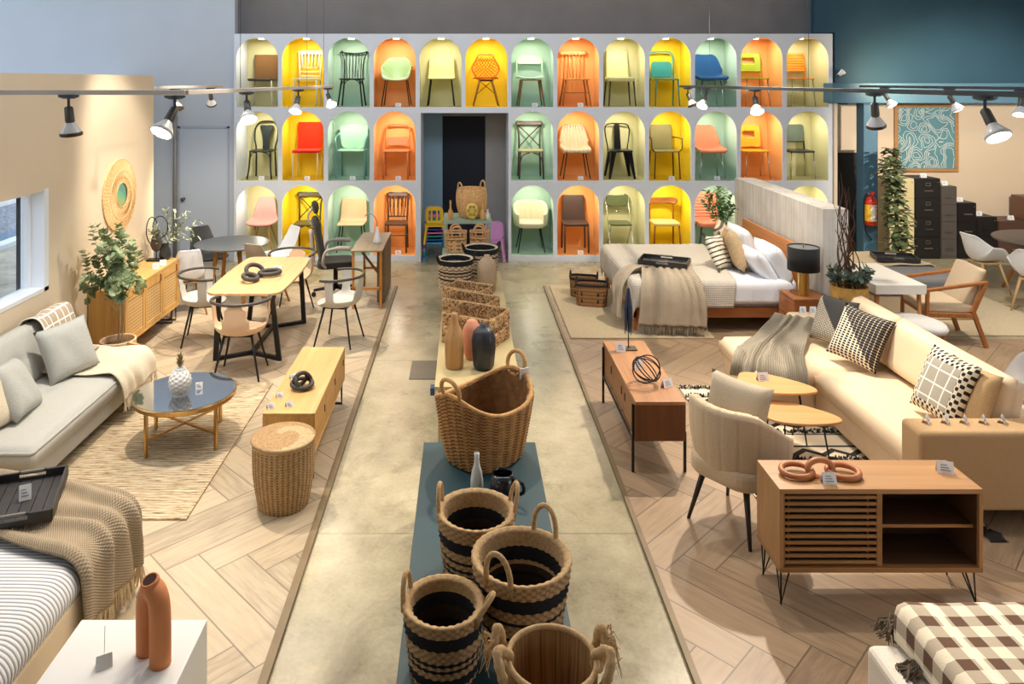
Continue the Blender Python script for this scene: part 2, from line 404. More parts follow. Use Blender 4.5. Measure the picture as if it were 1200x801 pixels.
for r, c in CELLS:
    z0, z1 = RZ[r]; x = XC[c]; hw = .362; t = z1 + .012
    m = MB(); v = [(x - hw, .012, z0), (x + hw, .012, z0), (x + hw, .012, t), (x - hw, .012, t), (x - hw, .66, z0), (x + hw, .66, z0), (x + hw, .66, t), (x - hw, .66, t)]
    m.v = v
    for q in ((0, 1, 5, 4), (4, 5, 6, 7), (3, 7, 6, 2), (0, 4, 7, 3), (1, 2, 6, 5)): m.face(q)
    nb = m.build('niche', NM[COLC[c]], dw)
    nb['label'] = NCN[COLC[c]] + ' niche'
    MB().lathe([(0, 0), (.045, 0), (.05, .006), (.05, .014)], 14).build('downlight', LAMPD, nb, (x, .26, t - .022))
    L = bpy.data.lights.new('niche_lamp', 'AREA'); L.shape = 'DISK'; L.size = .09; L.energy = 5.2; L.color = (1, .92, .78)
    lo = bpy.data.objects.new('niche_lamp', L); COL.objects.link(lo); lo.location = (x, YW + .26, t - .03)
# ---------------------------------------------------------------- chairs on display
LEGB = BLACK
WLEG = wood('chair_beech', rgb(196, 146, 86), .75, 2, 1.5)
DKW = wood('chair_dark_wood', rgb(72, 48, 34), .7, 2, 1.5)
def pm(name, r, g, b, rough=.45): return mat('plastic_' + name, rgb(r, g, b), rough, 0, 0)
def fm(name, r, g, b): return fabric('cloth_' + name, rgb(r, g, b), None, 220, .25)
def legs4(t, mt, w=.40, d=.38, z=.44, r=.012, sp=.03, y0=0, tip=None, w2=None, seg=8, front=None):
    for sx in (-1, 1):
        for sy in (-1, 1):
            ww = w if sy < 0 else (w2 or w)
            a = (sx * ww / 2, y0 + sy * d / 2, z); b = (sx * (ww / 2 + sp), y0 + sy * (d / 2 + sp), 0)
            MB().tube([a, b], [r, tip or r], seg).build('leg', mt, t, smooth=True)
def slab(t, mt, w=.42, d=.42, z=.45, th=.03, name='seat', y0=0, bev=.012, wf=None, round_=.06, dish=0):
    """seat board: rounded plan, front may be wider"""
    wf = wf or w; n = 6; P = []
    cs = [(w / 2, y0 + d / 2, 0), (-w / 2, y0 + d / 2, 1), (-wf / 2, y0 - d / 2, 2), (wf / 2, y0 - d / 2, 3)]
    for x, y, q in cs:
        cx = x - math.copysign(round_, x); cy = y - math.copysign(round_, y - y0)
        P += [(cx + round_ * math.cos(q * PI / 2 + PI / 2 * k / n), cy + round_ * math.sin(q * PI / 2 + PI / 2 * k / n)) for k in range(n + 1)]
    return MB().prism(P, z - th, z).build(name, mt, t, bevel=bev, seg=3, smooth=False)
def panel(w0, w1, z0, z1, y=0, lean=.05, curve=.03, nr=14, nc=10, r=.05, bulge=0, rb=None):
    rows = []; vs = []; h = z1 - z0; rb = r if rb is None else rb
    T = sorted(set([0, .3 * rb / h, rb / h] + [i / nr for i in range(nr + 1)] + [1 - r / h, 1 - .3 * r / h, 1 - .08 * r / h, .08 * rb / h]))
    T = [t for t in T if 0 <= t <= 1]
    for t in T:
        hw = (w0 + (w1 - w0) * t + bulge * math.sin(PI * t)) / 2
        dt = (1 - t) * h; db = t * h
        if r and dt < r: hw -= r - math.sqrt(max(0, r * r - (r - dt) ** 2))
        if rb and db < rb: hw -= rb - math.sqrt(max(0, rb * rb - (rb - db) ** 2))
        rows.append([(hw * s, y + lean * t - curve * s * s, z0 + h * t) for s in [2 * i / nc - 1 for i in range(nc + 1)]]); vs.append(h * t)
    W = max(w0, w1)
    return rows, [W * i / nc for i in range(nc + 1)], vs
def back(t, mt, *a, th=.02, name='backrest', sub=1, skip=None, **k):
    rows, us, vs = panel(*a, **k)
    return MB().grid(rows, us=us, vs=vs, skip=skip).build(name, mt, t, solid=th, sub=sub, smooth=True)
def shell(t, mt, st, th=.012, nc=14, name='shell', sub=1, pw=2.4, skip=None, ribs=0):
    P = catmull([V((s[0], s[1], s[2])) for s in st], 4)
    Q = catmull([V((s[3], s[4] if len(s) > 4 else 0, 0)) for s in st], 4)
    rows = []; vs = []; us = [.5 * i / nc for i in range(nc + 1)]; L = 0
    for j, (p, q) in enumerate(zip(P, Q)):
        if j: L += math.hypot(p.x - P[j - 1].x, p.y - P[j - 1].y)
        vs.append(L)
        row = []
        for i in range(nc + 1):
            s = 2 * i / nc - 1; e = abs(s) ** pw
            rb = ribs * abs(math.sin(PI * (i / nc) * 7)) if ribs else 0
            row.append((s * p.z, p.x - q.y * e + rb, p.y + q.x * e))
        rows.append(row)
    return MB().grid(rows, us=us, vs=vs, skip=skip).build(name, mt, t, solid=th, sub=sub, smooth=True)
def rod(t, name, mt, pts, r=.01, seg=6, closed=False):
    return MB().tube(pts, r, seg, closed).build(name, mt, t, smooth=True)
EAMES = [(-.235, .425, .19, .01), (-.21, .45, .22, .015), (-.1, .435, .235, .04), (.05, .43, .235, .055), (.14, .45, .225, .07, .04), (.19, .53, .215, .03, .09), (.215, .62, .205, 0, .08), (.235, .72, .195, 0, .05), (.245, .80, .165, 0, .02), (.248, .825, .12, 0, 0)]
ARMSH = [(-.24, .42, .20, .02), (-.2, .45, .235, .06), (-.1, .44, .25, .20), (.05, .43, .262, .24), (.14, .45, .265, .22, .05), (.19, .53, .262, .14, .12), (.22, .62, .25, .06, .13), (.24, .72, .225, 0, .10), (.25, .79, .18, -.01, .04), (.253, .81, .14, 0, 0)]
LOUNGE = [(-.24, .43, .20, .0), (-.22, .46, .235, .01), (-.1, .45, .245, .05), (.06, .44, .24, .07), (.15, .46, .235, .1, .04), (.2, .55, .225, .05, .09), (.23, .66, .21, 0, .08), (.25, .76, .19, 0, .05), (.262, .83, .16, 0, .02), (.266, .86, .11, 0, 0)]
TULIP = [(-.235, .44, .17, .01), (-.21, .46, .225, .02), (-.1, .44, .245, .05), (.05, .435, .24, .065), (.15, .46, .225, .07, .05), (.2, .55, .2, .02, .08), (.22, .65, .18, 0, .06), (.245, .76, .155, 0, .03), (.255, .83, .135, 0, .01), (.258, .85, .115, 0, 0)]
BOX = [(-.22, .445, .2, 0), (-.2, .46, .22, 0), (0, .45, .225, .01), (.14, .45, .225, .01), (.19, .48, .225, .01, .01), (.215, .56, .22, 0, .01), (.235, .66, .215, 0, .01), (.25, .76, .21, 0, .01), (.257, .81, .2, 0, 0), (.258, .82, .19, 0, 0)]

def wood_legs(t, mt, brace=True, z=.43, w=.2, sp=.11):
    for sx in (-1, 1):
        for sy in (-1, 1):
            MB().tube([(sx * w / 2, sy * w / 2, z), (sx * (w / 2 + sp), sy * (w / 2 + sp), 0)], [.018, .011], 8).build('leg', mt, t, smooth=True)
    if brace:
        f = .45
        e = w / 2 + sp * (1 - f)
        for a, b in (((-1, -1), (1, 1)), ((1, -1), (-1, 1))):
            rod(t, 'cross_brace', BLACK, [(a[0] * e, a[1] * e, z * f), (b[0] * w / 2.4, b[1] * w / 2.4, z - .03)], .005)
    MB().cbox((0, 0, z - .012), (w + .04, w + .04, .02)).build('seat_mount', mt if not brace else BLACK, t, bevel=.005)

def chair(label, x, y=0, z=0, rz=0, cat='chair', name='display_chair', group=None):
    return thing(name, label, cat, (x, y, z), rz, group)
YC = YW + .34
def at(r, c, label, name):
    return chair(label, XC[c], YC, RZ[r][0] + .007, 0, 'chair', name)

# --- top row
t = at(0, 0, 'chair with bronze brown square back and pale legs in the top khaki niche', 'upholstered_chair')
back(t, fm('bronze', 128, 92, 52), .40, .41, .44, .86, .20, .05, .01, r=.02, th=.035)
slab(t, pm('brown_dark', 58, 44, 36), .42, .42, .455, .045); legs4(t, pm('leg_white', 214, 206, 190), .38, .38, .42, .014, .01)
t = at(0, 1, 'white slatted chair in the yellow niche at the top left', 'slatted_chair')
wm = pm('white', 244, 240, 214); wg = pm('pale_grey', 206, 208, 200)
for s in (-1, 1): rod(t, 'back_post', wm, [(s * .17, .19, .45), (s * .18, .22, .65), (s * .2, .27, .92)], .014)
for zz in (.5, .57, .64): rod(t, 'rail', wm, [(-.175, .2 + (zz - .45) * .15, zz), (.175, .2 + (zz - .45) * .15, zz)], .012)
back(t, wm, .39, .40, .87, .93, .26, .01, .0, r=.012, th=.02, name='crest_rail')
for k in range(6): rod(t, 'spindle', wm, [(-.13 + .052 * k, .225, .64), (-.15 + .06 * k, .262, .89)], .011)
slab(t, wg, .40, .40, .46, .035); legs4(t, wg, .37, .36, .43, .015, .005)
t = at(0, 2, 'black metal spindle chair with curled crest in the top mint niche', 'spindle_chair')
bk = mat('dark_metal', rgb(44, 48, 44), .4, .5, 0)
for s in (-1, 1): rod(t, 'back_post', bk, catmull([(s * .155, .18, .44), (s * .155, .2, .6), (s * .17, .24, .78), (s * .215, .27, .90)], 4), .012)
rod(t, 'crest_rail', bk, catmull([(-.24, .262, .885), (-.215, .272, .915), (-.17, .272, .895), (0, .275, .882), (.17, .272, .895), (.215, .272, .915), (.24, .262, .885)], 5), .013)
for k in range(6): rod(t, 'spindle', bk, [(-.115 + .046 * k, .185, .45), (-.13 + .052 * k, .268, .885)], .007)
MB().lathe([(0, .43), (.19, .43), (.215, .44), (.215, .455), (.19, .46), (0, .455)], 24).build('seat', bk, t, smooth=True)
for sx in (-1, 1):
    for sy in (-1, 1):
        MB().tube(catmull([(sx * .15, sy * .13, .44), (sx * .165, sy * .17, .3), (sx * .2, sy * .22, 0)], 4), .014).build('leg', bk, t, smooth=True)
        rod(t, 'leg_bracket', bk, catmull([(sx * .16, sy * .15, .34), (sx * .12, sy * .16, .41), (sx * .05, sy * .16, .44)], 4), .008)
t = at(0, 3, 'pale green armchair shell on thin black legs in the top orange niche', 'shell_armchair')
shell(t, pm('sage', 146, 180, 132), ARMSH, nc=18); legs4(t, BLACK, .34, .3, .43, .009, .06)
t = at(0, 4, 'pale yellow shell chair with black legs in the top khaki niche left of the door', 'shell_chair')
shell(t, pm('pale_yellow', 226, 216, 136), BOX, pw=4); legs4(t, BLACK, .34, .3, .44, .011, .05)
t = at(0, 5, 'orange lattice shell chair on wooden legs in the yellow niche', 'lattice_chair')
om = pm('orange_lattice', 206, 92, 24)
P = catmull([V((s[0], s[1], s[2])) for s in [(-.22, .44, .17), (-.1, .43, .2), (.08, .43, .19), (.16, .46, .17), (.2, .54, .215), (.22, .62, .225), (.245, .72, .175), (.26, .83, .115)]], 3)
m = MB(); nc = 7; ids = {}
for j, p in enumerate(P):
    for i in range(-nc, nc + 1):
        if (i + j) % 2 == 0: ids[i, j] = len(m.v); s = i / nc; m.v.append((s * p.z, p.x - .05 * s * s * (1 if j > 8 else 0), p.y + .03 * s * s))
for (i, j) in list(ids):
    q = [(i, j), (i + 1, j + 1), (i, j + 2), (i - 1, j + 1)]
    if all(k in ids for k in q): m.face([ids[k] for k in q])
ob = m.build('lattice_shell', om, t); md = ob.modifiers.new('wire', 'WIREFRAME'); md.thickness = .010; md.use_replace = True
rim = [(-p.z, p.x - (.05 if j > 8 else 0), p.y + .03) for j, p in enumerate(P)] + [(p.z, p.x - (.05 if j > 8 else 0), p.y + .03) for j, p in reversed(list(enumerate(P)))]
rod(t, 'rim', om, rim, .011, 6, True); wood_legs(t, wood('chair_walnut', rgb(150, 100, 50), .7, 2, 1.5))
t = at(0, 6, 'grey green open-back plastic chair on wooden legs in a top mint niche', 'open_back_chair')
gg = pm('grey_green', 176, 196, 168)
shell(t, gg, [(-.22, .45, .19, .01), (-.2, .465, .215, .02), (-.05, .45, .225, .03), (.1, .45, .22, .04), (.19, .48, .2, .04)], nc=12)
for s in (-1, 1): back(t, gg, .03, .03, .46, .8, .15, .08, 0, r=.01, th=.03, name='back_post').location = (s * .215, 0, 0)
back(t, gg, .46, .38, .70, .845, .24, .03, .03, r=.05, th=.018); wood_legs(t, wood('chair_walnut2', rgb(138, 96, 52), .7, 2, 1.5), False, .44, .3, .06)
t = at(0, 7, 'honey wood spindle back chair in the top orange niche', 'spindle_chair')
hw_ = wood('honey_wood', rgb(214, 150, 66), .75, 2, 1.5)
back(t, hw_, .44, .46, .86, .925, .275, .01, .04, r=.02, th=.024, name='crest_rail')
for k in range(7): rod(t, 'spindle', hw_, [(-.16 + .053 * k, .19, .45), (-.175 + .058 * k, .27, .88)], .009)
slab(t, hw_, .42, .42, .455, .03, wf=.45, round_=.09)
wl = wood('honey_leg', rgb(176, 112, 46), .75, 2, 1.5); legs4(t, wl, .34, .32, .43, .016, .06, tip=.012)
for p in (((-.19, -.19, .22), (-.19, .19, .22)), ((.19, -.19, .22), (.19, .19, .22)), ((-.19, 0, .22), (.19, 0, .22))): rod(t, 'stretcher', wl, p, .009)
t = at(0, 8, 'cream upholstered high-back chair with black legs in the top khaki niche', 'upholstered_chair')
cr = fm('cream', 228, 220, 160); back(t, cr, .40, .36, .42, .93, .19, .1, .02, r=.03, th=.045, rb=.01); slab(t, cr, .44, .44, .48, .075, bev=.025)
legs4(t, mat('black_wood', rgb(44, 34, 28), .5, 0, .05), .38, .38, .41, .015, .03, tip=.01)
t = at(0, 9, 'teal loop back stacking chair in the top yellow niche', 'loop_back_chair')
te = pm('teal', 40, 138, 138)
rod(t, 'back_loop', te, catmull([(-.2, .2, .0), (-.2, .17, .45), (-.205, .2, .7), (-.19, .235, .86), (-.13, .245, .905), (.13, .245, .905), (.19, .235, .86), (.205, .2, .7), (.2, .17, .45), (.2, .2, 0)], 5), .014)
back(t, te, .37, .34, .48, .74, .175, .04, .02, r=.05, th=.014); slab(t, te, .42, .42, .455, .025)
for s in (-1, 1): MB().tube([(s * .18, -.18, .44), (s * .2, -.2, 0)], [.014, .012], 8).build('leg', te, t, smooth=True)
t = at(0, 10, 'blue velvet shell chair on thin legs in the top mint niche', 'velvet_chair')
shell(t, fm('blue_velvet', 36, 84, 134), [(a[0], a[1], a[2] * (1.2 if a[1] > .5 else 1.1), a[3]) + ((a[4],) if len(a) > 4 else ()) for a in LOUNGE], .05, 14); legs4(t, CHROME, .3, .28, .42, .008, .05)
t = at(0, 11, 'lime green chair with a slot in its back and chrome legs', 'slot_back_chair')
li = pm('lime', 150, 176, 22)
back(t, li, .40, .41, .58, .88, .22, .05, .04, nr=12, nc=12, r=.025, th=.012, skip=lambda i, j: 2 < i < 9 and 7 <= j <= 10, sub=1)
slab(t, li, .42, .42, .46, .02, round_=.07); legs4(t, CHROME, .34, .34, .44, .009, .03)
for s in (-1, 1): rod(t, 'back_post', li, [(s * .18, .19, .45), (s * .19, .225, .62)], .01)
t = at(0, 12, 'orange chair with horizontal slatted back in the top right end niche', 'slatted_chair')
orr = pm('orange', 240, 140, 26)
for k in range(7): back(t, orr, .40, .40, .58 + .044 * k, .616 + .044 * k, .21 + .007 * k, .004, .03, nr=2, r=.006, th=.012, name='back_slat', sub=0)
for s in (-1, 1): rod(t, 'back_post', orr, [(s * .185, .185, .45), (s * .185, .235, .88)], .012)
slab(t, orr, .42, .40, .46, .02); legs4(t, CHROME, .34, .34, .44, .009, .03)

# --- middle row
t = at(1, 0, 'dark metal chair with hooped back and flared splat in the khaki niche', 'hoop_back_chair')
rod(t, 'back_hoop', bk, catmull([(-.17, .2, .0), (-.16, .18, .45), (-.19, .2, .62), (-.19, .24, .8), (-.12, .265, .905), (0, .27, .92), (.12, .265, .905), (.19, .24, .8), (.19, .2, .62), (.16, .18, .45), (.17, .2, 0)], 5), .014)
back(t, bk, .12, .25, .45, .86, .19, .075, .0, r=.04, th=.012, name='back_splat', rb=.01, bulge=-.05)
slab(t, bk, .40, .40, .46, .025, round_=.1)
for s in (-1, 1):
    MB().tube(catmull([(s * .165, -.16, .45), (s * .175, -.19, .2), (s * .2, -.22, 0)], 4), .014).build('leg', bk, t, smooth=True)
    rod(t, 'leg_bracket', bk, catmull([(s * .17, -.17, .33), (s * .13, -.17, .41), (s * .05, -.17, .44)], 4), .009)
t = at(1, 1, 'red high-back chair with white legs in the yellow niche', 'upholstered_chair')
rd = fm('red', 222, 52, 22); back(t, rd, .42, .42, .44, .91, .2, .06, .01, r=.02, th=.03); slab(t, rd, .44, .42, .47, .045); legs4(t, pm('leg_cream', 226, 214, 190), .40, .36, .43, .013, .005)
t = at(1, 2, 'mint plastic armchair with wide back in the mint niche', 'plastic_armchair')
mi = pm('mint', 160, 200, 168); mb_ = pm('mint_blue', 112, 158, 158)
back(t, mi, .38, .50, .47, .87, .17, .09, .05, r=.07, th=.014, bulge=.02); slab(t, mi, .46, .43, .47, .025)
for s in (-1, 1):
    rod(t, 'armrest', mb_, catmull([(s * .235, -.2, .0), (s * .235, -.19, .45), (s * .25, -.17, .62), (s * .255, -.05, .68), (s * .25, .1, .7), (s * .235, .2, .72)], 4), .016)
    MB().tube([(s * .2, .18, .46), (s * .2, .24, 0)], .015, 8).build('leg', mb_, t, smooth=True)
t = at(1, 3, 'peach plastic chair with open back loop in the orange niche', 'loop_back_chair')
pe = pm('peach_orange', 206, 124, 76)
rod(t, 'back_loop', pe, catmull([(-.2, .21, 0), (-.2, .17, .45), (-.2, .2, .68), (-.185, .235, .83), (-.12, .245, .865), (.12, .245, .865), (.185, .235, .83), (.2, .2, .68), (.2, .17, .45), (.2, .21, 0)], 5), .015)
back(t, pe, .37, .37, .52, .66, .18, .035, .02, r=.05, th=.014); slab(t, pe, .43, .42, .46, .025)
for s in (-1, 1): MB().tube([(s * .19, -.18, .44), (s * .2, -.2, 0)], .015, 8).build('leg', pe, t, smooth=True)
def crossback(t, mt, seatm):
    for s in (-1, 1):
        MB().tube(catmull([(s * .19, .24, 0), (s * .175, .19, .45), (s * .18, .23, .7), (s * .2, .285, .89)], 4), .015).build('leg', mt, t, smooth=True)
        MB().tube([(s * .18, -.17, .45), (s * .2, -.2, 0)], .015, 8).build('leg', mt, t, smooth=True)
        rod(t, 'back_cross', mt, catmull([(s * -.17, .195, .5), (0, .215, .68), (s * .185, .27, .85)], 4), .01)
        rod(t, 'leg_bracket', mt, catmull([(s * .19, -.185, .25), (s * .14, -.18, .38), (s * .03, -.175, .43)], 4), .01)
    back(t, mt, .44, .47, .855, .925, .28, .015, .05, r=.03, th=.022, name='crest_rail'); slab(t, seatm, .42, .42, .465, .03, round_=.1)
crossback(at(1, 6, 'dark wooden cross-back chair in the mint niche beside the doorway', 'cross_back_chair'), DKW, wood('seat_tan', rgb(176, 160, 110), .8))
t = at(1, 7, 'cream channel-tufted chair on black legs in the orange niche', 'upholstered_chair')
shell(t, fm('cream2', 206, 190, 156), [(a[0], a[1], a[2] * 1.05 if a[1] > .5 else a[2], a[3]) + ((a[4],) if len(a) > 4 else ()) for a in LOUNGE], .05, 28, pw=3, ribs=.016, sub=0); legs4(t, BLACK, .3, .28, .44, .011, .07, tip=.008)
t = at(1, 8, 'glossy black industrial metal chair in the khaki niche', 'metal_chair')
bl = mat('gloss_black', rgb(26, 25, 25), .3, .6, 0)
rod(t, 'back_hoop', bl, catmull([(-.16, .17, .45), (-.2, .2, .7), (-.2, .225, .82), (-.15, .235, .875), (0, .24, .885), (.15, .235, .875), (.2, .225, .82), (.2, .2, .7), (.16, .17, .45)], 5), .011)
back(t, bl, .12, .09, .45, .875, .17, .07, 0, r=.01, th=.012, name='back_splat', rb=.01); slab(t, bl, .38, .38, .465, .03)
for sx in (-1, 1):
    for sy in (-1, 1):
        m = MB(); m.grid([[(sx * (.17 + .05 * k), sy * (.17 + .05 * k) - sy * d, .44 - .44 * k) for d in (0, .055 * (1 - k) + .03)] for k in (0, .5, 1)]); m.grid([[(sx * (.17 + .05 * k) - sx * d, sy * (.17 + .05 * k), .44 - .44 * k) for d in (0, .055 * (1 - k) + .03)] for k in (0, .5, 1)])
        m.build('leg', bl, t, solid=.006)
t = at(1, 9, 'olive stacking armchair with dark legs in the yellow niche', 'plastic_armchair')
ol = pm('olive', 122, 116, 72); db = pm('dark_olive', 70, 62, 40)
back(t, ol, .38, .36, .46, .87, .18, .07, .02, r=.03, th=.014); slab(t, ol, .42, .42, .46, .025); legs4(t, db, .38, .36, .44, .013, .02)
for s in (-1, 1): rod(t, 'armrest', db, [(s * .2, -.17, .44), (s * .25, -.18, .5), (s * .25, -.17, .66), (s * .24, .1, .66), (s * .19, .21, .66)], .011)
t = at(1, 10, 'coral pink shell chair with chrome legs in the mint niche', 'shell_chair')
shell(t, fm('coral', 222, 134, 98), LOUNGE, .035); legs4(t, CHROME, .3, .28, .42, .009, .06)
t = at(1, 11, 'amber plastic chair with an oval back slot in the orange niche', 'slot_back_chair')
am = pm('amber', 236, 166, 22)
back(t, am, .40, .38, .50, .86, .2, .06, .04, nr=14, nc=12, r=.04, th=.012, skip=lambda i, j: 2 < i < 9 and 9 <= j <= 12); slab(t, am, .43, .42, .46, .02); legs4(t, CHROME, .34, .34, .44, .009, .03)
for s in (-1, 1): rod(t, 'back_post', am, [(s * .17, .19, .45), (s * .175, .21, .55)], .011)
t = at(1, 12, 'grey green padded chair with black seat in the right end niche', 'padded_chair')
gp = fm('slate_green', 92, 104, 92); back(t, gp, .40, .40, .58, .87, .22, .04, .02, r=.04, th=.03); slab(t, pm('black', 34, 34, 34), .42, .40, .46, .03)
for s in (-1, 1): rod(t, 'back_post', BLACK, [(s * .19, .19, .45), (s * .19, .25, .82)], .011)
legs4(t, CHROME, .36, .34, .43, .009, .02)

# --- bottom row
t = at(2, 0, 'pink tulip shell chair on wooden legs in the bottom khaki niche', 'shell_chair')
shell(t, fm('pink', 226, 160, 152), TULIP, .03); wood_legs(t, WLEG, False)
crossback(at(2, 1, 'dark olive metal cross-back chair in the bottom yellow niche', 'cross_back_chair'), mat('olive_black', rgb(62, 60, 40), .5, .2, 0), mat('olive_seat', rgb(86, 82, 48), .5, .2, 0))
t = at(2, 2, 'peach shell chair with black legs behind the office chair', 'shell_chair')
shell(t, pm('peach', 226, 170, 130), BOX, pw=4); legs4(t, BLACK, .34, .3, .44, .010, .05)
t = at(2, 3, 'dark brown fan-back chair in the bottom orange niche', 'fan_back_chair')
for s in (-1, 1):
    MB().tube([(s * .165, -.17, .45), (s * .175, -.19, 0)], .014, 8).build('leg', DKW, t, smooth=True)
    MB().tube(catmull([(s * .17, .22, 0), (s * .16, .18, .45), (s * .165, .21, .65), (s * .185, .26, .91)], 4), .014).build('leg', DKW, t, smooth=True)
    rod(t, 'stretcher', DKW, [(s * .17, -.18, .24), (s * .165, .2, .24)], .009)
back(t, DKW, .38, .36, .86, .93, .25, .015, .02, r=.04, th=.022, name='crest_rail'); rod(t, 'lower_rail', DKW, [(-.165, .19, .53), (.165, .19, .53)], .012); rod(t, 'stretcher', DKW, [(-.17, -.18, .28), (.17, -.18, .28)], .009)
for k in range(5): rod(t, 'splat', DKW, catmull([(-.11 + .055 * k, .19, .53), (-.125 + .0625 * k, .215, .7), (-.12 + .06 * k, .25, .88)], 4), [.008] * 4 + [.014] * 4 + [.009])
slab(t, DKW, .37, .37, .47, .03)
t = at(2, 6, 'cream channel-back tub armchair with black legs beside the doorway', 'tub_chair')
tb = fm('cream_tub', 224, 214, 176)
def tub(t, mt, R=.27, z0=.42, zt=.80, za=.62, seg=44, rib=.012, th=.05, a=2.25):
    rows = []; nr = 8
    for j in range(nr + 1):
        k = j / nr; row = []
        for i in range(seg + 1):
            s = 2 * i / seg - 1; an = PI / 2 + s * a; e = max(0, (abs(s) - .35) / .65)
            top = zt - (zt - za) * (3 * e * e - 2 * e ** 3)
            z = z0 + (top - z0) * k; rr = R * (1 + .1 * k) + rib * abs(math.sin(i * PI / 4)) * math.sin(PI * min(1, k * 1.2))
            row.append((rr * math.cos(an), rr * math.sin(an) * .95, z))
        rows.append(row)
    return MB().grid(rows, us=[i * .03 for i in range(seg + 1)], vs=[j * .04 for j in range(nr + 1)]).build('backrest', mt, t, solid=th, smooth=True, off=-1)
tub(t, tb); slab(t, tb, .42, .44, .485, .09, bev=.03, round_=.12); legs4(t, BLACK, .30, .28, .41, .013, .07, tip=.008)
t = at(2, 7, 'dark brown leather side chair in the bottom orange niche', 'upholstered_chair')
lt = mat('brown_leather', rgb(70, 54, 42), .45, 0, .1, 8); back(t, lt, .40, .38, .44, .88, .19, .07, .01, r=.02, th=.03); slab(t, lt, .42, .42, .475, .04); legs4(t, lt, .38, .38, .44, .015, .005)
t = at(2, 8, 'folding chair with padded green back and chrome frame', 'folding_chair')
fg = pm('fold_green', 84, 90, 56, .3)
back(t, fg, .38, .37, .70, .88, .22, .02, .02, r=.05, th=.03, name='backrest')
for s in (-1, 1):
    rod(t, 'frame_tube', CHROME, catmull([(s * .19, -.22, 0), (s * .19, .0, .42), (s * .19, .2, .74), (s * .18, .225, .87), (s * .1, .23, .9)], 4), .010); rod(t, 'frame_tube', CHROME, [(s * .165, .24, 0), (s * .165, -.14, .46)], .010)
slab(t, fg, .36, .38, .465, .03); rod(t, 'crossbar', CHROME, [(-.165, .2, .05), (.165, .2, .05)], .008); rod(t, 'crossbar', CHROME, [(-.19, .14, .62), (.19, .14, .62)], .008)
t = at(2, 9, 'wooden elbow chair with curved top rail and cream seat in the bottom yellow niche', 'elbow_chair')
wd = wood('elbow_wood', rgb(140, 82, 34), .7, 0, 1.5)
back(t, wd, .50, .54, .75, .84, .24, .01, .12, r=.04, th=.03, name='top_rail')
for s in (-1, 1):
    MB().tube(catmull([(s * .21, .22, 0), (s * .2, .18, .44), (s * .2, .19, .78)], 4), .015).build('leg', wd, t, smooth=True); MB().tube([(s * .2, -.18, .44), (s * .22, -.21, 0)], .016, 8).build('leg', wd, t, smooth=True)
slab(t, fm('seat_cream', 232, 214, 140), .44, .42, .485, .05, bev=.02)
t = at(2, 10, 'coral chair with ribbed horizontal back behind the bed pillows', 'ribbed_chair')
cm = mat('coral_leather', rgb(226, 128, 92), .5, 0, .03)
rows, us, vs = panel(.42, .40, .44, .91, .18, .08, .03, nr=54, r=.02)
rows = [[(p[0], p[1] - .012 * abs(math.sin(j * PI / 6)), p[2]) for p in r] for j, r in enumerate(rows)]
MB().grid(rows, us=us, vs=vs).build('backrest', cm, t, solid=.035, smooth=True); slab(t, cm, .44, .44, .49, .07, bev=.025); legs4(t, mat('charcoal', rgb(40, 38, 38), .5, 0, 0), .34, .32, .42, .014, .06)

# price cards at the feet of the display chairs
def card(label, loc, rz=0, w=.07, h=.05, lean=.3, two=True):
    m = MB(); m.grid([[(-w / 2, -.012, 0), (w / 2, -.012, 0)], [(-w / 2, .008, h), (w / 2, .008, h)], [(-w / 2, .03, 0), (w / 2, .03, 0)]])
    o = m.build('price_card', CARD, None, loc, rz, solid=.0015)
    ink = MB()
    for k in range(3): ink.cbox((-.004 * k, -.0085 + .0095 * .42 * k * .9, h * (.30 + .2 * k)), (w * (.6 - .1 * k), .0016, h * .05))
    ink.build('printed_line', INK, o)
    return props(o, label, 'price card', 'white price cards')
for r, c, what in ((0, 3, 'green armchair in the orange niche'), (0, 6, 'grey green open-back chair'), (0, 7, 'honey spindle chair'), (1, 0, 'hoop-back metal chair'), (1, 1, 'red chair'), (1, 2, 'mint armchair'), (1, 3, 'peach loop-back chair'), (1, 7, 'cream tufted chair'), (1, 9, 'olive armchair'), (1, 10, 'coral shell chair'), (2, 3, 'dark fan-back chair'), (2, 7, 'brown leather chair')):
    card('small white price card at the feet of the ' + what, (XC[c] + .05, YW + .07, RZ[r][0] + .003), 0, .09, .06)
# ---------------------------------------------------------------- track lights
RAILM = mat('rail_grey', rgb(206, 196, 184), .5, .0, .05); RAILD = mat('rail_dark', rgb(70, 78, 84), .5, .4, .05)
ZR = 2.835
def rail(label, segs, wires, m_):
    m = MB()
    for a, b in segs: m.bar((a[0], a[1], ZR), (b[0], b[1], ZR), .034, .028)
    o = m.build('track_rail', m_, bevel=.003); props(o, label, 'track rail')
    for x, y in wires: MB().tube([(x, y, ZR + .01), (x, y, 6.2)], .0022, 5).build('suspension_wire', RAILD, o)
    return o
rail('grey lighting track running over the left side toward the display wall', [((-4.0, 4.3), (-1.6, 4.3)), ((-1.6, 4.3), (-1.6, 9.1)), ], [(-1.6, 5.35), (-1.6, 7.6), (-1.6, 8.5)], RAILM)
rail('short grey lighting track behind the long left track', [((-3.05, 7.4), (-3.05, 9.4))], [], RAILM)
rail('dark lighting track running over the right side toward the display wall', [((2.7, 3.0), (2.7, 9.4))], [(2.7, 8.3), (2.7, 5.9)], RAILD)
rail('dark lighting track over the armchair area on the far right', [((5.0, 5.5), (5.0, 9.5))], [], RAILD)
HOLD = mat('lamp_holder_grey', rgb(92, 90, 84), .45, .4, 0); BULB = mat('bulb_glass', rgb(226, 224, 218), .25, 0, 0); RIM = mat('bulb_rim', rgb(80, 70, 58), .3, .6, 0)
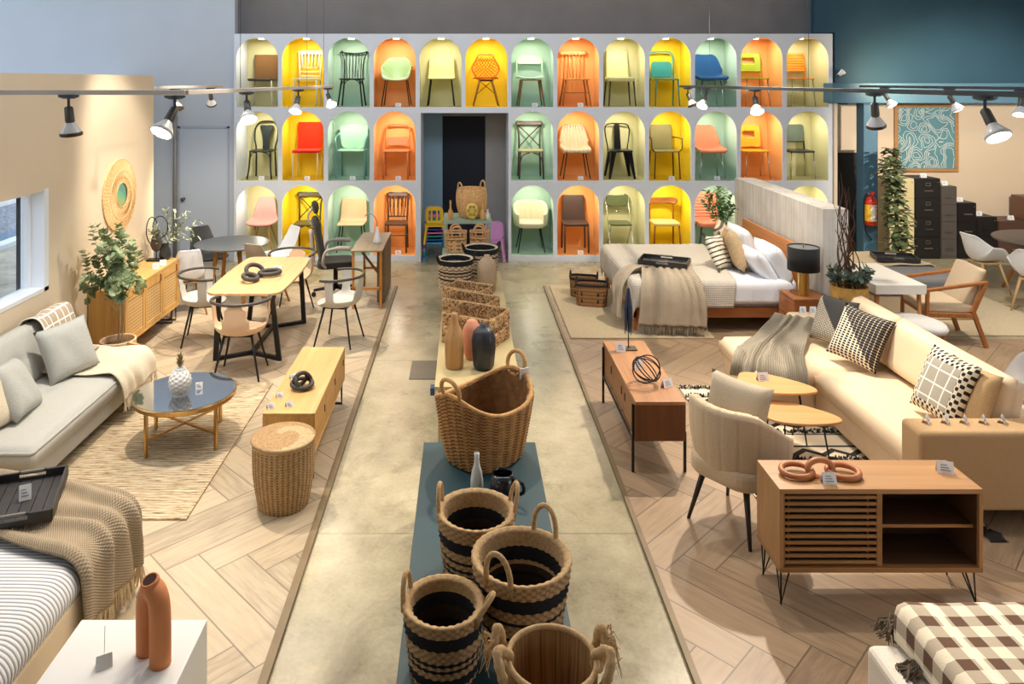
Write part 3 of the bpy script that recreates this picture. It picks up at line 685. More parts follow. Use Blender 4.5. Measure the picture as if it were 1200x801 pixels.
FACE_ON = emit('bulb_light', (1, .95, .86, 1), 26); FACE_DIM = mat('bulb_face', rgb(120, 110, 98), .2, .3, 0)
def lamp(label, x, y, d, E=0, size=80, on=True, col=(1, .87, .71), k=1.0):
    t = thing('track_spotlight', label, 'spotlight', (x, y, ZR - .014), 0, 'track spotlights')
    MB().lathe([(0, 0), (.055, 0), (.055, -.012), (.03, -.022), (0, -.022)], 18).build('mount', RAILD, t, smooth=False)
    MB().tube([(0, 0, -.02), (0, 0, -.075)], .008, 8).build('stem', RAILD, t)
    d = V(d).normalized(); q = V((0, 0, -1)).rotation_difference(d).to_matrix().to_4x4(); M = Matrix.Translation((0, 0, -.075)) @ q
    MB().lathe([(0, .01), (.018, .008), (.024, 0), (.026, -.075), (.022, -.085), (0, -.085)], 16).xf(M).build('lamp_holder', HOLD, t, smooth=True)
    b = MB().lathe([(.02, -.08), (.03, -.095), (.046, -.12), (.058, -.142)], 20).xf(M).build('bulb', BULB, t, smooth=True)
    MB().lathe([(.058, -.140), (.062, -.146), (.062, -.158), (.056, -.162)], 20).xf(M).build('bulb_rim', RIM if not on else BULB, b, smooth=True)
    MB().lathe([(.056, -.161), (.04, -.166), (0, -.17)], 20).xf(M).build('bulb_face', FACE_ON if on else FACE_DIM, b, smooth=True)
    if E:
        L = bpy.data.lights.new('track_spot', 'SPOT'); L.energy = E * k; L.color = col; L.spot_size = math.radians(size); L.spot_blend = .6; L.shadow_soft_size = .05
        o = bpy.data.objects.new('track_spot', L); COL.objects.link(o); o.location = V((x, y, ZR - .014)) + M @ V((0, 0, -.19))
        o.rotation_euler = d.to_track_quat('-Z', 'Y').to_euler()
    return t
EK = .17
lamp('white lamp pointing straight down from the cross track in front of the beige wall', -2.27, 4.3, (.05, .1, -1), 200 * EK, 95, False)
lamp('brightest lit lamp at the corner of the left lighting track', -1.6, 4.14, (-.3, -.75, -1), 150 * EK, 95)
lamp('tilted lit lamp on the left track in front of the khaki niches', -1.6, 5.5, (.35, -.75, -1), 240 * EK, 95)
lamp('lit lamp on the left track in front of the yellow niches', -1.6, 7.2, (-.05, -.65, -1), 240 * EK, 95)
lamp('small lit lamp at the far end of the left track', -1.6, 8.75, (.5, -.7, -1), 240 * EK, 95)
lamp('small lamp hanging before the pale wall, right of the big lit one', -3.05, 9.0, (-.15, .7, -1), 900 * EK, 95, False)
lamp('small lamp seen just behind the brightest left lamp', -3.05, 7.9, (.35, -.35, -1), 300 * EK, 95, False)
lamp('small unlit lamp at the far end of the right track beside the teal chair', 2.7, 9.1, (.35, -.25, -1), 150 * EK, 95, False)
lamp('small lit lamp on the right track below the blue velvet chair', 2.7, 8.4, (-.6, -.6, -1), 200 * EK, 95)
lamp('bright lit lamp on the right track below the lime chair', 2.7, 7.0, (-.1, -.75, -1), 340 * EK, 100)
lamp('white downward lamp on the right track in front of the blue column', 2.7, 4.95, (.2, .25, -1), 200 * EK, 95, False)
lamp('glaring lit lamp beside the framed teal artwork', 2.7, 3.9, (.05, -.7, -1), 280 * EK, 95)
lamp('small lamp on the far right track just left of the artwork', 5.0, 8.95, (.4, -.5, -1), 260 * EK, 95)
lamp('lit lamp in front of the upper right corner of the artwork', 5.0, 7.75, (.5, -.2, -1), 260 * EK, 95)
lamp('lit lamp at the right edge of the far right track', 5.0, 6.75, (-.3, -.3, -1), 260 * EK, 95)
# unseen spots without fixtures: keys read off cast shadows, others added to brighten
def high(x, y, z, tx, ty, tz, E, size=70, col=(1, .885, .735), soft=.08):
    L = bpy.data.lights.new('unseen_spot', 'SPOT'); L.energy = E; L.color = col; L.spot_size = math.radians(size); L.spot_blend = .7; L.shadow_soft_size = soft
    o = bpy.data.objects.new('unseen_spot', L); COL.objects.link(o); o.location = (x, y, z); o.rotation_euler = (V((tx, ty, tz)) - V((x, y, z))).to_track_quat('-Z', 'Y').to_euler()
high(-2.6, 7.4, 4.2, -3.87, 8.5, 1.7, 330, 45)
high(7.2, 8.4, 2.82, 8.2, 12.9, 1.5, 620, 75)  # added at track height to brighten the back room wall
high(-1.3, 7.9, 4.2, -3.5, 8.4, .4, 300, 50)  # added to brighten the cane sideboard fronts
high(5.6, 7.4, 4.4, 5.8, 9.4, 0, 350, 75)
high(-2.3, 6.15, 4.1, -2.3, 5.9, 0, 420, 78, soft=.04)
high(-2.3, 9.0, 4.2, -2.2, 8.5, 0, 480, 62, soft=.04)
high(-1.0, 5.2, 4.0, -1.7, 3.3, 0, 140, 60, soft=.04)
high(2.6, 7.3, 3.8, 2.0, 5.0, 0, 540, 85, soft=.04)
high(3.0, 7.7, 4.2, 2.8, 9.6, .5, 420, 62, soft=.04)
high(0.2, 7.6, 4.5, 0.1, 4.4, 0, 210, 64, soft=.04)
high(2.0, 5.0, 3.8, 2.3, 3.3, .3, 150, 60, soft=.04)
L = bpy.data.lights.new('cool_fill', 'AREA'); L.shape = 'RECTANGLE'; L.size = 9; L.size_y = 2.2; L.energy = 320; L.color = (.82, .90, 1)  # added cool fill under the closed ceiling, brightens the display panel
o = bpy.data.objects.new('cool_fill', L); COL.objects.link(o); o.location = (-.5, 5.5, 6.1); o.rotation_euler = (math.radians(52), 0, 0)

t = thing('wall_lamp', 'small white uplight at the right end of the display wall above the beam', 'lamp', (5.985, 12.02, 3.0))
MB().lathe([(0, 0), (.03, 0), (.035, .05), (.05, .09), (.045, .092), (0, .07)], 18).xf(Matrix.Rotation(.9, 4, 'Y')).build('lamp_head', WHITE, t, smooth=True)
MB().tube([(0, 0, 0), (-.02, .05, -.03), (-.02, .1, -.05)], .012, 6).build('arm', RAILD, t)
L = bpy.data.lights.new('wall_lamp', 'SPOT'); L.energy = 42; L.color = (1, .74, .44); L.spot_size = math.radians(150); L.spot_blend = .8; L.shadow_soft_size = .03
o = bpy.data.objects.new('wall_lamp_light', L); COL.objects.link(o); o.location = (6.55, 11.35, 2.90); o.rotation_euler = (V((6.9, 12.12, 3.1)) - V((6.55, 11.35, 2.90))).to_track_quat('-Z', 'Y').to_euler()
# ---------------------------------------------------------------- shared soft goods and plants
def pillow(name, label, mats, w, h, t, loc, rot, cat='cushion', group=None, n=14, matf=None, puff=.55, parent=None):
    def surf(sg):
        rows = []
        for j in range(n + 1):
            row = []
            for i in range(n + 1):
                u = 2 * i / n - 1; v = 2 * j / n - 1
                x = w / 2 * u * (1 - .07 * (1 - v * v) * abs(u)); y = h / 2 * v * (1 - .07 * (1 - u * u) * abs(v))
                z = sg * t / 2 * max(0, (1 - u ** 4) * (1 - v ** 4)) ** puff
                z += sg * .006 * math.sin(7 * u + 3 * v) * (1 - u * u) * (1 - v * v)
                row.append((x, y, z))
            rows.append(row)
        return rows
    us = [w * i / n for i in range(n + 1)]; vs = [h * i / n for i in range(n + 1)]
    m = MB(); m.grid(surf(1), us=us, vs=vs, matf=matf); m.grid(surf(-1), us=us, vs=vs, matf=matf)
    o = m.build(name, mats, parent, loc, rot=rot, smooth=True)
    return props(o, label, cat, group) if label else o
def drape(name, label, mt, path, wdir, width, nu=48, nv=60, amp=.012, waves=6, th=.008, fan=0.0, cat='throw blanket', seed=0, fringe=None, fr_len=.07, fr_mat=None, lift=.006, ends=(0, 1), skew=0.0):
    """cloth laid along a path (list of points), rippled across its width"""
    P = catmull(path, 8); L = [0]
    for a, b in zip(P, P[1:]): L.append(L[-1] + (b - a).length)
    W = V(wdir).normalized(); rows = []; vs = []
    def atl(s):
        for k in range(len(L) - 1):
            if s <= L[k + 1] or k == len(L) - 2:
                f = (s - L[k]) / max(1e-6, L[k + 1] - L[k]); return P[k].lerp(P[k + 1], f), (P[k + 1] - P[k]).normalized()
    for j in range(nv + 1):
        s = L[-1] * j / nv; p, tg = atl(s); nrm = tg.cross(W).normalized()
        if nrm.z < -.2: nrm = -nrm
        row = []
        for i in range(nu + 1):
            u = i / nu - .5; t = j / nv
            ww = width * (1 + fan * (t - .5))
            q = noise.noise(V((u * 3 + seed, t * 2.5, seed * 1.7)))
            r = amp * (1 + math.sin(waves * 2 * PI * u + 4 * q + 2.2 * t * math.sin(seed + 1)) * (.55 + .6 * t)) + amp * 1.2 * max(0, q)
            row.append(p + W * (u * ww + .03 * noise.noise(V((u * 2, t * 3, seed + 9))) ) + tg * (skew * u) + nrm * (lift + r))
        rows.append(row); vs.append(s)
    us = [width * i / nu for i in range(nu + 1)]
    o = MB().grid(rows, us=us, vs=vs).build(name, mt, None, solid=th, smooth=True, off=1)
    props(o, label, cat)
    if fringe:
        m = MB(); rnd = random.Random(seed)
        for e in fringe:
            r = rows[0] if e == 0 else rows[-1]; r2 = rows[1] if e == 0 else rows[-2]
            for i in range(0, nu + 1):
                for h in range(2):
                    f = rnd.random(); a = r[min(nu, i)].lerp(r[min(nu, i + 1)], f); d = (r[i] - r2[i]).normalized()
                    d = (d * .6 + V((rnd.uniform(-.25, .25), rnd.uniform(-.25, .25), -.55))).normalized()
                    l = fr_len * rnd.uniform(.7, 1.15)
                    m.tube([a, a + d * l * .5, a + d * l + V((0, 0, -.01))], [.004, .0045, .002], 4, caps=False)
        stuff(m.build('fringe', fr_mat or mt, o))
    return o
def leaf(m, base, d, up, L, W, fold=.15, mat=0, tip=.5):
    d = V(d).normalized(); side = d.cross(V(up))
    if side.length < 1e-3: side = V((1, 0, 0))
    side.normalize(); n = side.cross(d)
    b = V(base); c = len(m.v)
    m.v += [tuple(b), tuple(b + d * L * .35 + side * W * .5 + n * fold * W), tuple(b + d * L * .75 + side * W * .42 * tip * 1.6 + n * fold * W), tuple(b + d * L), tuple(b + d * L * .75 - side * W * .42 * tip * 1.6 + n * fold * W), tuple(b + d * L * .35 - side * W * .5 + n * fold * W), tuple(b + d * L * .5)]
    for q in ((0, 1, 6), (1, 2, 6), (2, 3, 6), (3, 4, 6), (4, 5, 6), (5, 0, 6)): m.face([c + k for k in q], mat)
def spray(m, st, root, tip, n, L, W, rnd, bow=.1, lmat=0, two=True, r=.004, tipf=.5, start=.25):
    """one curved stem in st with leaves in m"""
    a = V(root); b = V(tip); mid = (a + b) / 2 + V((rnd.uniform(-bow, bow), rnd.uniform(-bow, bow), bow * .4))
    P = catmull([a, mid, b], 8); st.tube(P, [.7 * r * (1 - .7 * k / len(P)) for k in range(len(P))], 5, caps=False)
    for k in range(n):
        t = start + (1 - start) * (k + .5) / n; p = P[min(len(P) - 1, int(t * (len(P) - 1)))]; q = P[min(len(P) - 1, int(t * (len(P) - 1)) + 1)]
        tg = (q - p) if (q - p).length > 1e-5 else (b - mid); tg.normalize()
        for sgn in ((1, -1) if two else (1,)):
            s = tg.orthogonal().normalized(); s.rotate(Matrix.Rotation(rnd.uniform(0, 2 * PI), 3, tg))
            leaf(m, p, s * .9 + tg * .5, tg + V((0, 0, .6)), L * rnd.uniform(.7, 1.2), W * rnd.uniform(.7, 1.15), .12, lmat, tipf)
def leafmat(name, a, b):
    if name in MATS: return MATS[name]
    n = NT(name); f = n.noise(n.coord(), 9, 3); MATS[name] = n.set(n.ramp(f, [(.32, a), (.66, b)]), .45, Subsurface_Weight=0.0); return MATS[name]

OAK = wood('light_oak', rgb(218, 172, 102), .8, 1, 1.0); OAKX = wood('light_oak_side', rgb(214, 166, 94), .8, 2, 1.0)
GOLD = metal('gold_metal', rgb(204, 164, 104), .28)
PLASTER = mat('white_ceramic', rgb(240, 238, 234), .35, 0, .02)
DKGREY = mat('dark_grey_resin', rgb(66, 62, 58), .6, 0, .1, 20)
def links(label, loc, rz, mt, parts, r, cat='ornament', seg=10):
    t = thing('chain_ornament', label, cat, loc, rz)
    for (c, a, b, rx, ry, rz2) in parts:
        pts = []
        for k in range(28):
            an = 2 * PI * k / 28; pts.append(V((a * math.cos(an), b * math.sin(an), 0)))
        M = Matrix.Translation(c) @ Matrix.Rotation(rz2, 4, 'Z') @ Matrix.Rotation(ry, 4, 'Y') @ Matrix.Rotation(rx, 4, 'X')
        MB().tube([M @ p for p in pts], r, seg, True).build('link', mt, t, smooth=True)
    return t

# ---------------------------------------------------------------- left: rattan mirror and cane cabinet
t = thing('rattan_mirror', 'round woven rattan wall mirror on the beige wall above the plant', 'mirror', (-3.87, 8.4, 1.63))
RAT = wood('rattan', rgb(232, 196, 142), .7, 2, 3)
Mx = Matrix.Rotation(PI / 2, 4, 'Y')
fr = MB().lathe([(.13, .03), (.2, .035), (.3, .03), (.4, .015), (.4, .0), (.13, .0)], 90, disp=lambda i, j: .006 * (i % 2) * (j in (3,))).xf(Mx).build('woven_frame', mat('rattan_weave', rgb(226, 186, 130), .7, 0, .25, 40, .4, 120), t)
for rr, z in ((.135, .034), (.27, .033), (.4, .015)):
    MB().tube(arc((0, 0), rr, 0, 2 * PI * 47 / 48, 47, z), .005, 6, True).xf(Mx).build('rattan_ring', RAT, t, smooth=True)
m = MB()
for k in range(60):
    a = 2 * PI * k / 60; m.tube([(.2 * math.cos(a), .2 * math.sin(a), .04), (.4 * math.cos(a), .4 * math.sin(a), .018)], .004, 4, caps=False)
stuff(m.xf(Mx).build('rattan_spoke', RAT, t))
MB().lathe([(0, .026), (.133, .026), (.133, .0)], 40).xf(Mx).build('mirror_glass', mat('green_mirror', rgb(150, 210, 180), .05, .9, 0), t)

t = thing('cane_sideboard', 'light oak sideboard with three cane doors along the beige wall', 'sideboard', (-3.86, 7.69, 0))
def cane(name):
    n = NT(name); x, y, z = n.sep(n.coord('Object', (1, 90, 90)))
    w_ = n.m('MULTIPLY', n.m('SINE', n.m('ADD', y, z)), n.m('SINE', n.m('SUBTRACT', y, z))); f = n.m('ADD', n.m('MULTIPLY', w_, .5), .5)
    n.bump(f, .5, .003); return n.set(n.mix(f, rgb(176, 128, 66), rgb(236, 202, 142)), .7)
CANE = cane('cane_webbing')
W_, L_ = .38, 1.46
MB().box(0, W_, 0, L_, .72, .75).build('top_board', OAK, t, bevel=.003); MB().box(0, W_, 0, .025, .18, .72).build('side_panel', OAKX, t); MB().box(0, W_, L_ - .025, L_, .18, .72).build('side_panel', OAKX, t)
MB().box(0, W_, .025, L_ - .025, .18, .205).build('bottom_board', OAK, t); MB().box(0, .02, .025, L_ - .025, .205, .72).build('back_panel', OAK, t)
for k in range(3):
    y0 = .025 + k * .47; y1 = y0 + .464
    d = MB().box(W_ - .022, W_ - .003, y0 + .003, y0 + .05, .21, .715).box(W_ - .022, W_ - .003, y1 - .05, y1, .21, .715).box(W_ - .022, W_ - .003, y0 + .05, y1 - .05, .62, .715).box(W_ - .022, W_ - .003, y0 + .05, y1 - .05, .21, .255).build('door', OAKX, t, bevel=.002)
    MB().box(W_ - .018, W_ - .01, y0 + .045, y1 - .045, .25, .63).build('cane_panel', CANE, d)
    MB().box(W_ - .004, W_ + .012, y1 - .075, y1 - .06, .62, .70).build('handle', wood('handle_brown', rgb(150, 98, 46), .8, 2), d)
for y in (.1, L_ - .16):
    MB().tube([(.04, y, .18), (.04, y, .01), (W_ - .03, y, .01), (W_ - .03, y, .18)], .009, 6).build('leg', BLACK, t)
    MB().tube([(.04, y + .12, .18), (.04, y + .12, .01), (W_ - .03, y + .12, .01), (W_ - .03, y + .12, .18)], .009, 6).build('leg', BLACK, t)
card('white price card on the cane sideboard, nearer of the two', (-3.55, 8.62, .751), .5, .07, .06); card('white price card on the cane sideboard, farther of the two', (-3.53, 8.78, .751), .5, .07, .06)
# black figure ornament with hoops
t = thing('hoop_figure', 'black hooped metal figure on a stand at the far end of the cane sideboard', 'ornament', (-3.7, 9.0, .75))
MB().box(-.1, .1, -.06, .06, 0, .02).build('base', BLACK, t, bevel=.003)
MB().tube([(0, 0, .02), (.0, 0, .3)], .006, 6).build('stem', BLACK, t)
MB().lathe([(0, 0), (.05, .03), (.075, .09), (.06, .16), (.035, .22), (.05, .26), (0, .3)], 14, (.0, 0, .1), 1, .35).build('body', mat('figure_grey', rgb(70, 66, 62), .7, 0, .2, 30), t, smooth=True)
for k, (c, r1, r2) in enumerate((((-.05, 0, .36), .07, .16), ((.04, 0, .4), .09, .13))):
    MB().tube([(c[0] + r1 * math.cos(a), c[1] + .02 * k, c[2] + r2 * math.sin(a)) for a in [2 * PI * i / 26 for i in range(26)]], .006, 6, True).build('hoop', BLACK, t, smooth=True)
rnd = random.Random(3)
t = thing('olive_arrangement', 'grey green leafy spray with an orange bloom at the end of the sideboard', 'plant', (-3.62, 9.06, .75))
MB().lathe([(0, 0), (.05, 0), (.07, .05), (.06, .13), (.04, .17), (.045, .19)], 18).build('vase', mat('dark_vase', rgb(50, 52, 54), .4), t, smooth=True)
m = MB(); st = MB()
for k in range(15):
    a = rnd.uniform(0, 2 * PI); r = rnd.uniform(.1, .38); spray(m, st, (0, 0, .15), (r * math.cos(a) + .12, r * math.sin(a) * .5, .2 + rnd.uniform(.12, .5) - r * .3), 8, .075, .022, rnd, .06, r=.003)
stuff(m.build('foliage', leafmat('olive_leaf', rgb(120, 132, 100), rgb(172, 182, 154)), t)); st.build('stem', mat('stem_brown', rgb(110, 96, 66), .8), t)
m = MB()
for k in range(14): leaf(m, (-.08, -.03, .33), (math.cos(k * .9) , math.sin(k * .9), .5 + .5 * (k % 2)), (0, 0, 1), .05, .03)
m.build('flower', mat('orange_petal', rgb(226, 88, 40), .6), t)
# eucalyptus tree in a basket
rnd = random.Random(8)
t = thing('eucalyptus_tree', 'round-leaved eucalyptus tree in a pale basket beside the grey sofa', 'plant', (-3.42, 7.40, 0))
m = MB(); st = MB(); tops = []
st.tube(catmull([(0, 0, .3), (.02, 0, .6), (-.01, .01, .85)], 5), .010, 7); st.tube(catmull([(.03, 0, .3), (.05, .02, .6), (.03, .02, .95)], 5), .007, 6)
for k in range(36):
    a = rnd.uniform(0, 2 * PI); r = rnd.uniform(.08, .42); z = rnd.uniform(.85, 1.62) - .25 * r
    tip = (max(-.36, r * math.cos(a)), r * math.sin(a), z)
    spray(m, st, (rnd.uniform(-.02, .04), rnd.uniform(-.02, .02), rnd.uniform(.6, .95)), tip, 12, .07, .07, rnd, .09, r=.005, tipf=.64, start=.35)
stuff(m.build('foliage', leafmat('eucalyptus_leaf', rgb(112, 134, 88), rgb(172, 186, 142)), t)); st.build('trunk', mat('bark', rgb(176, 152, 116), .9, 0, .2, 30), t)
def rope_basket(t, r0, r1, h, mt, name='basket', coils=None, amp=.006, seg=72):
    n = coils or int(h / .018); prof = []
    for j in range(2 * n + 1):
        k = j / (2 * n); prof.append((r0 + (r1 - r0) * math.sin(k * PI / 2) ** .8, h * k))
    inner = [(r - .014, z) for r, z in reversed(prof)] + [(0, .01)]
    full = [(0, 0)] + prof + inner
    return MB().lathe(full, seg, disp=lambda i, j: (amp * (j % 2) * (.5 + .5 * ((i // 2 + (j // 2)) % 2))) if 0 < j <= 2 * n + 1 else 0).build(name, mt, t, smooth=True)
BSK = mat('pale_basket', rgb(222, 188, 148), .85, 0, .2, 60)
rope_basket(t, .13, .165, .36, BSK, 'planter_basket'); MB().lathe([(0, .3), (.15, .3), (.152, .28)], 24).build('soil', mat('soil', rgb(120, 96, 70), .95, 0, .3, 40), t)
MB().tube(catmull([(.14, -.1, .36), (.26, -.06, .3), (.3, 0, .12), (.25, .04, .0)], 6), .014, 8).build('bent_handle', wood('bentwood', rgb(206, 156, 96), .8, 2, 2), t, smooth=True)

# ---------------------------------------------------------------- left: grey sofa bed
GREYF = fabric('grey_linen', rgb(208, 207, 198), rgb(168, 166, 158), 300, .4)
t = thing('grey_sofa', 'light grey tufted sofa bed against the beige wall under the window', 'sofa', (-2.95, 5.1, 0))
D_, LL = .90, 1.86     # depth, length; local x 0 = front, -D back
def softbox(x0, x1, y0, y1, z0, z1, r, n=10, puff=.015, tuft=None):
    m = MB(); m.box(x0, x1, y0, y1, z0, z1); return m
MB().box(-.78, -.02, .02, LL - .02, .09, .29).build('base', GREYF, t, bevel=.03, seg=3)
rows = []; n1, n2 = 26, 40
def cushion(name, mt, x0, x1, y0, y1, z0, z1, r=.05, tufts=(), axis=None, M=None, n=(18, 30), puff=.02):
    """rounded upholstered block with optional tuft dimples on its top"""
    m = MB(); rows = []; nu, nv = n
    def prof(k, N, a, b):
        t_ = k / N; return a + (b - a) * t_
    for j in range(nv + 1):
        v = j / nv; row = []
        for i in range(nu + 1):
            u = i / nu; x = x0 + (x1 - x0) * u; y = y0 + (y1 - y0) * v
            ex = min(u, 1 - u) * (x1 - x0); ey = min(v, 1 - v) * (y1 - y0); e = min(ex, ey)
            z = z1 + puff * (1 - (2 * u - 1) ** 4) * (1 - (2 * v - 1) ** 4)
            if e < r: z -= r - math.sqrt(max(0, r * r - (r - e) ** 2))
            for (tu, tv, dp) in tufts:
                dx = (u - tu) * (x1 - x0); dy = (v - tv) * (y1 - y0); z -= dp * math.exp(-(dx * dx + dy * dy) / .004) + dp * .4 * math.exp(-abs(dx) / .012) * math.exp(-(dy / .14) ** 2)
            row.append((x, y, z))
        rows.append(row)
    m.grid(rows, us=[(x1 - x0) * i / nu for i in range(nu + 1)], vs=[(y1 - y0) * j / nv for j in range(nv + 1)])
    ring = [rows[0][i] for i in range(nu)] + [rows[j][nu] for j in range(nv)] + [rows[nv][i] for i in range(nu, 0, -1)] + [rows[j][0] for j in range(nv, 0, -1)]
    low = [(p[0], p[1], z0) for p in ring]; m.grid([low, ring], True); m.cap(low, 0, True)
    if M: m.xf(M)
    return m.build(name, mt, t, smooth=True)
cushion('seat_cushion', GREYF, -.80, .03, -.02, LL + .02, .28, .40, .04, [(.45, v, .02) for v in (.18, .5, .82)], n=(24, 44))
pts = [(.015, -.02, .375), (.015, LL, .375)]
MB().tube([(-.78, -.015, .375), (.01, -.015, .375), (.018, 0, .375), (.018, LL, .375)], .012, 7).build('piping', GREYF, t, smooth=True)
Mb = Matrix.Translation((-.68, 0, .36)) @ Matrix.Rotation(math.radians(-70), 4, 'Y')
cushion('backrest', GREYF, .0, .48, -.02, LL + .02, -.10, .05, .045, [(.5, v, .03) for v in (.18, .5, .82)], M=Matrix.Translation((-.66, 0, .38)) @ Matrix(((.27, 0, .96, 0), (0, 1, 0, 0), (.0, 0, 0, 0), (0, 0, 0, 1))) if False else Matrix.Translation((-.64, 0, .38)) @ Matrix.Rotation(math.radians(-108), 4, 'Y') @ Matrix.Scale(-1, 4, (0, 0, 1)), n=(18, 44))
for x, y in ((-.08, .12), (-.08, LL - .1), (-.7, .12), (-.7, LL - .1)): MB().tube([(x, y, .1), (x, y, .0148)], [.024, .017], 10).build('leg', wood('leg_oak', rgb(196, 148, 88), .8, 2), t, smooth=True)
G2 = fabric('cushion_grey', rgb(204, 204, 196), rgb(158, 158, 152), 300, .4); CRM = fabric('cream_wool', rgb(238, 226, 202), rgb(206, 190, 160), 200, .4)
pillow('cushion', 'square grey cushion leaning upright on the grey sofa back, beside the cream throw', G2, .46, .46, .17, (-3.36, 6.35, .635), (math.radians(66), math.radians(-4), math.radians(62)))
pillow('cushion', 'grey cushion slumped on the grey sofa, nearer the tray', G2, .44, .44, .18, (-3.37, 5.62, .60), (math.radians(58), math.radians(8), math.radians(98)))
pillow('cushion', 'cream cushion half hidden at the left edge on the grey sofa', CRM, .44, .44, .17, (-3.42, 5.3, .61), (math.radians(68), 0, math.radians(80)))
# windowpane blanket over the sofa back and cream throw over its far end
def pane_mat():
    n = NT('windowpane_wool'); x, y, z = n.sep(n.coord('UV', (1 / .085, 1 / .085, 1)))
    a = n.m('LESS_THAN', n.m('FRACT', x), .16); b = n.m('LESS_THAN', n.m('FRACT', y), .16); nz = n.noise(n.coord('UV'), 120, 2)
    c = n.mix(n.m('MAXIMUM', a, b), rgb(190, 170, 146), rgb(250, 246, 236)); n.bump(nz, .5, .004); return n.set(c, .95)
PANE = pane_mat()
drape('blanket', 'beige windowpane check blanket folded over the far end of the grey sofa back', PANE, [(-3.77, 6.62, .60), (-3.76, 6.62, .80), (-3.70, 6.62, .855), (-3.62, 6.62, .835), (-3.55, 6.62, .64), (-3.50, 6.62, .47), (-3.36, 6.64, .44)], (0, 1, 0), .52, amp=.010, waves=2, seed=2)
drape('throw', 'cream fringed throw spread over the far end of the grey sofa seat', CRM, [(-3.56, 6.62, .44), (-3.3, 6.62, .425), (-3.05, 6.62, .425), (-2.96, 6.62, .42), (-2.90, 6.62, .34), (-2.885, 6.62, .22)], (0, 1, 0), .66, amp=.010, waves=3, seed=5, fringe=(1,), fr_len=.09)

# ---------------------------------------------------------------- left: jute rug, oval mirror-top coffee table
def jute(name):
    n = NT(name); co = n.coord('Object'); x, y, z = n.sep(co)
    ln = n.m('ADD', n.m('MULTIPLY', n.m('SINE', n.m('ADD', n.m('MULTIPLY', y, 190), n.m('MULTIPLY', n.noise(n.coord('Object', (2, 9, 1)), 3, 2), 9))), .5), .5)
    sp = n.noise(n.coord('Object', (7, 55, 1)), 1.0, 4, .7)
    c = n.ramp(sp, [(.36, rgb(120, 92, 62)), (.45, rgb(200, 176, 140)), (.6, rgb(226, 208, 176)), (.75, rgb(240, 226, 200))])
    c = n.mix(n.m('MULTIPLY', ln, .35), c, rgb(120, 94, 66)); n.bump(n.m('SUBTRACT', sp, ln), .7, .008); return n.set(c, .95)
JUTE = jute('jute_weave')
props(MB().box(-1.0, .99, 0, 2.24, 0, .014).build('area_rug', JUTE, None, (-2.83, 4.96, .0005), bevel=.005), 'natural jute rug with horizontal stripes under the round mirror table', 'rug')
t = thing('coffee_table', 'round mirror-topped coffee table with gold legs on the jute rug', 'coffee table', (-2.26, 6.06, .015))
MB().lathe([(0, .385), (.385, .385), (.395, .385), (.40, .378), (.40, .352), (.392, .345), (0, .345)], 64).build('rim', GOLD, t)
MB().lathe([(0, .3885), (.388, .3885), (.388, .384)], 64).build('mirror_top', mat('smoked_mirror', rgb(196, 204, 212), .04, .95, 0), t)
for a in (PI / 4 + .25, 3 * PI / 4 + .25, 5 * PI / 4 + .25, 7 * PI / 4 + .25):
    MB().box(-.011, .011, -.011, .011, 0, .35).build('leg', GOLD, t, (.36 * math.cos(a), .36 * math.sin(a), 0), a)
for a in (PI / 4 + .25, 3 * PI / 4 + .25): MB().bar((-.36 * math.cos(a), -.36 * math.sin(a), .13), (.36 * math.cos(a), .36 * math.sin(a), .13), .016, .014).build('stretcher', GOLD, t)
t = thing('pineapple_ornament', 'white ceramic pineapple with a golden crown on the mirror table', 'ornament', (-2.27, 5.98, .404))
prof = [(0, 0), (.06, 0)] + [(.02 + .075 * math.sin(.5 + 2.35 * k / 24), .01 + .205 * k / 24) for k in range(25)] + [(0, .218)]
MB().lathe(prof, 48, disp=lambda i, j: -.007 * abs(math.sin(PI * (i / 6 + j / 4))) - .007 * abs(math.sin(PI * (i / 6 - j / 4))) if 1 < j < 26 else 0).build('body', PLASTER, t, smooth=True)
m = MB()
for k in range(22):
    a = k * 2.4; leaf(m, (0, 0, .21 + .002 * k), (math.cos(a) * (.9 - .035 * k), math.sin(a) * (.9 - .035 * k), 1.0), (0, 0, 1), .055 + .002 * k, .022)
m.build('crown', mat('crown_gold', rgb(160, 140, 96), .5, .4, .2), t)
card('white price card beside the ceramic pineapple', (-2.16, 6.1, .404), .3, .055, .05)

# ---------------------------------------------------------------- left: dining set
t = thing('dining_table', 'light oak dining table with rounded ends and black angled base', 'dining table', (-2.26, 8.4, 0))
P = []
for k in range(4):
    cx = (.27, -.27, -.27, .27)[k]; cy = (.66, .66, -.66, -.66)[k]
    for q in range(9): P.append((cx + .115 * math.cos(k * PI / 2 + q * PI / 16), cy + .135 * math.sin(k * PI / 2 + q * PI / 16)))
P2 = []
for a, b in zip(P, P[1:] + P[:1]):
    P2.append(a)
    if abs(a[1] - b[1]) > .5:
        for f in (.25, .5, .75): y = a[1] + (b[1] - a[1]) * f; P2.append((math.copysign(abs(a[0]) + .025 * (1 - (y / .66) ** 2), a[0]), y))
MB().prism(P2, .725, .752).build('tabletop', wood('table_oak', rgb(210, 172, 118), .84, 1, .9), t, bevel=.005)
for sx in (-1, 1):
    for sy in (-1, 1):
        MB().bar((sx * .33, sy * .6, .0), (sx * .27, sy * .68, .726), .05, .03, (0, 1, 0)).build('leg', BLACK, t); MB().bar((sx * .33, sy * .6, .02), (0, sy * .42, .02), .04, .04).build('foot_bar', BLACK, t)
MB().bar((0, -.42, .02), (0, .42, .02), .04, .04).build('spine_bar', BLACK, t)
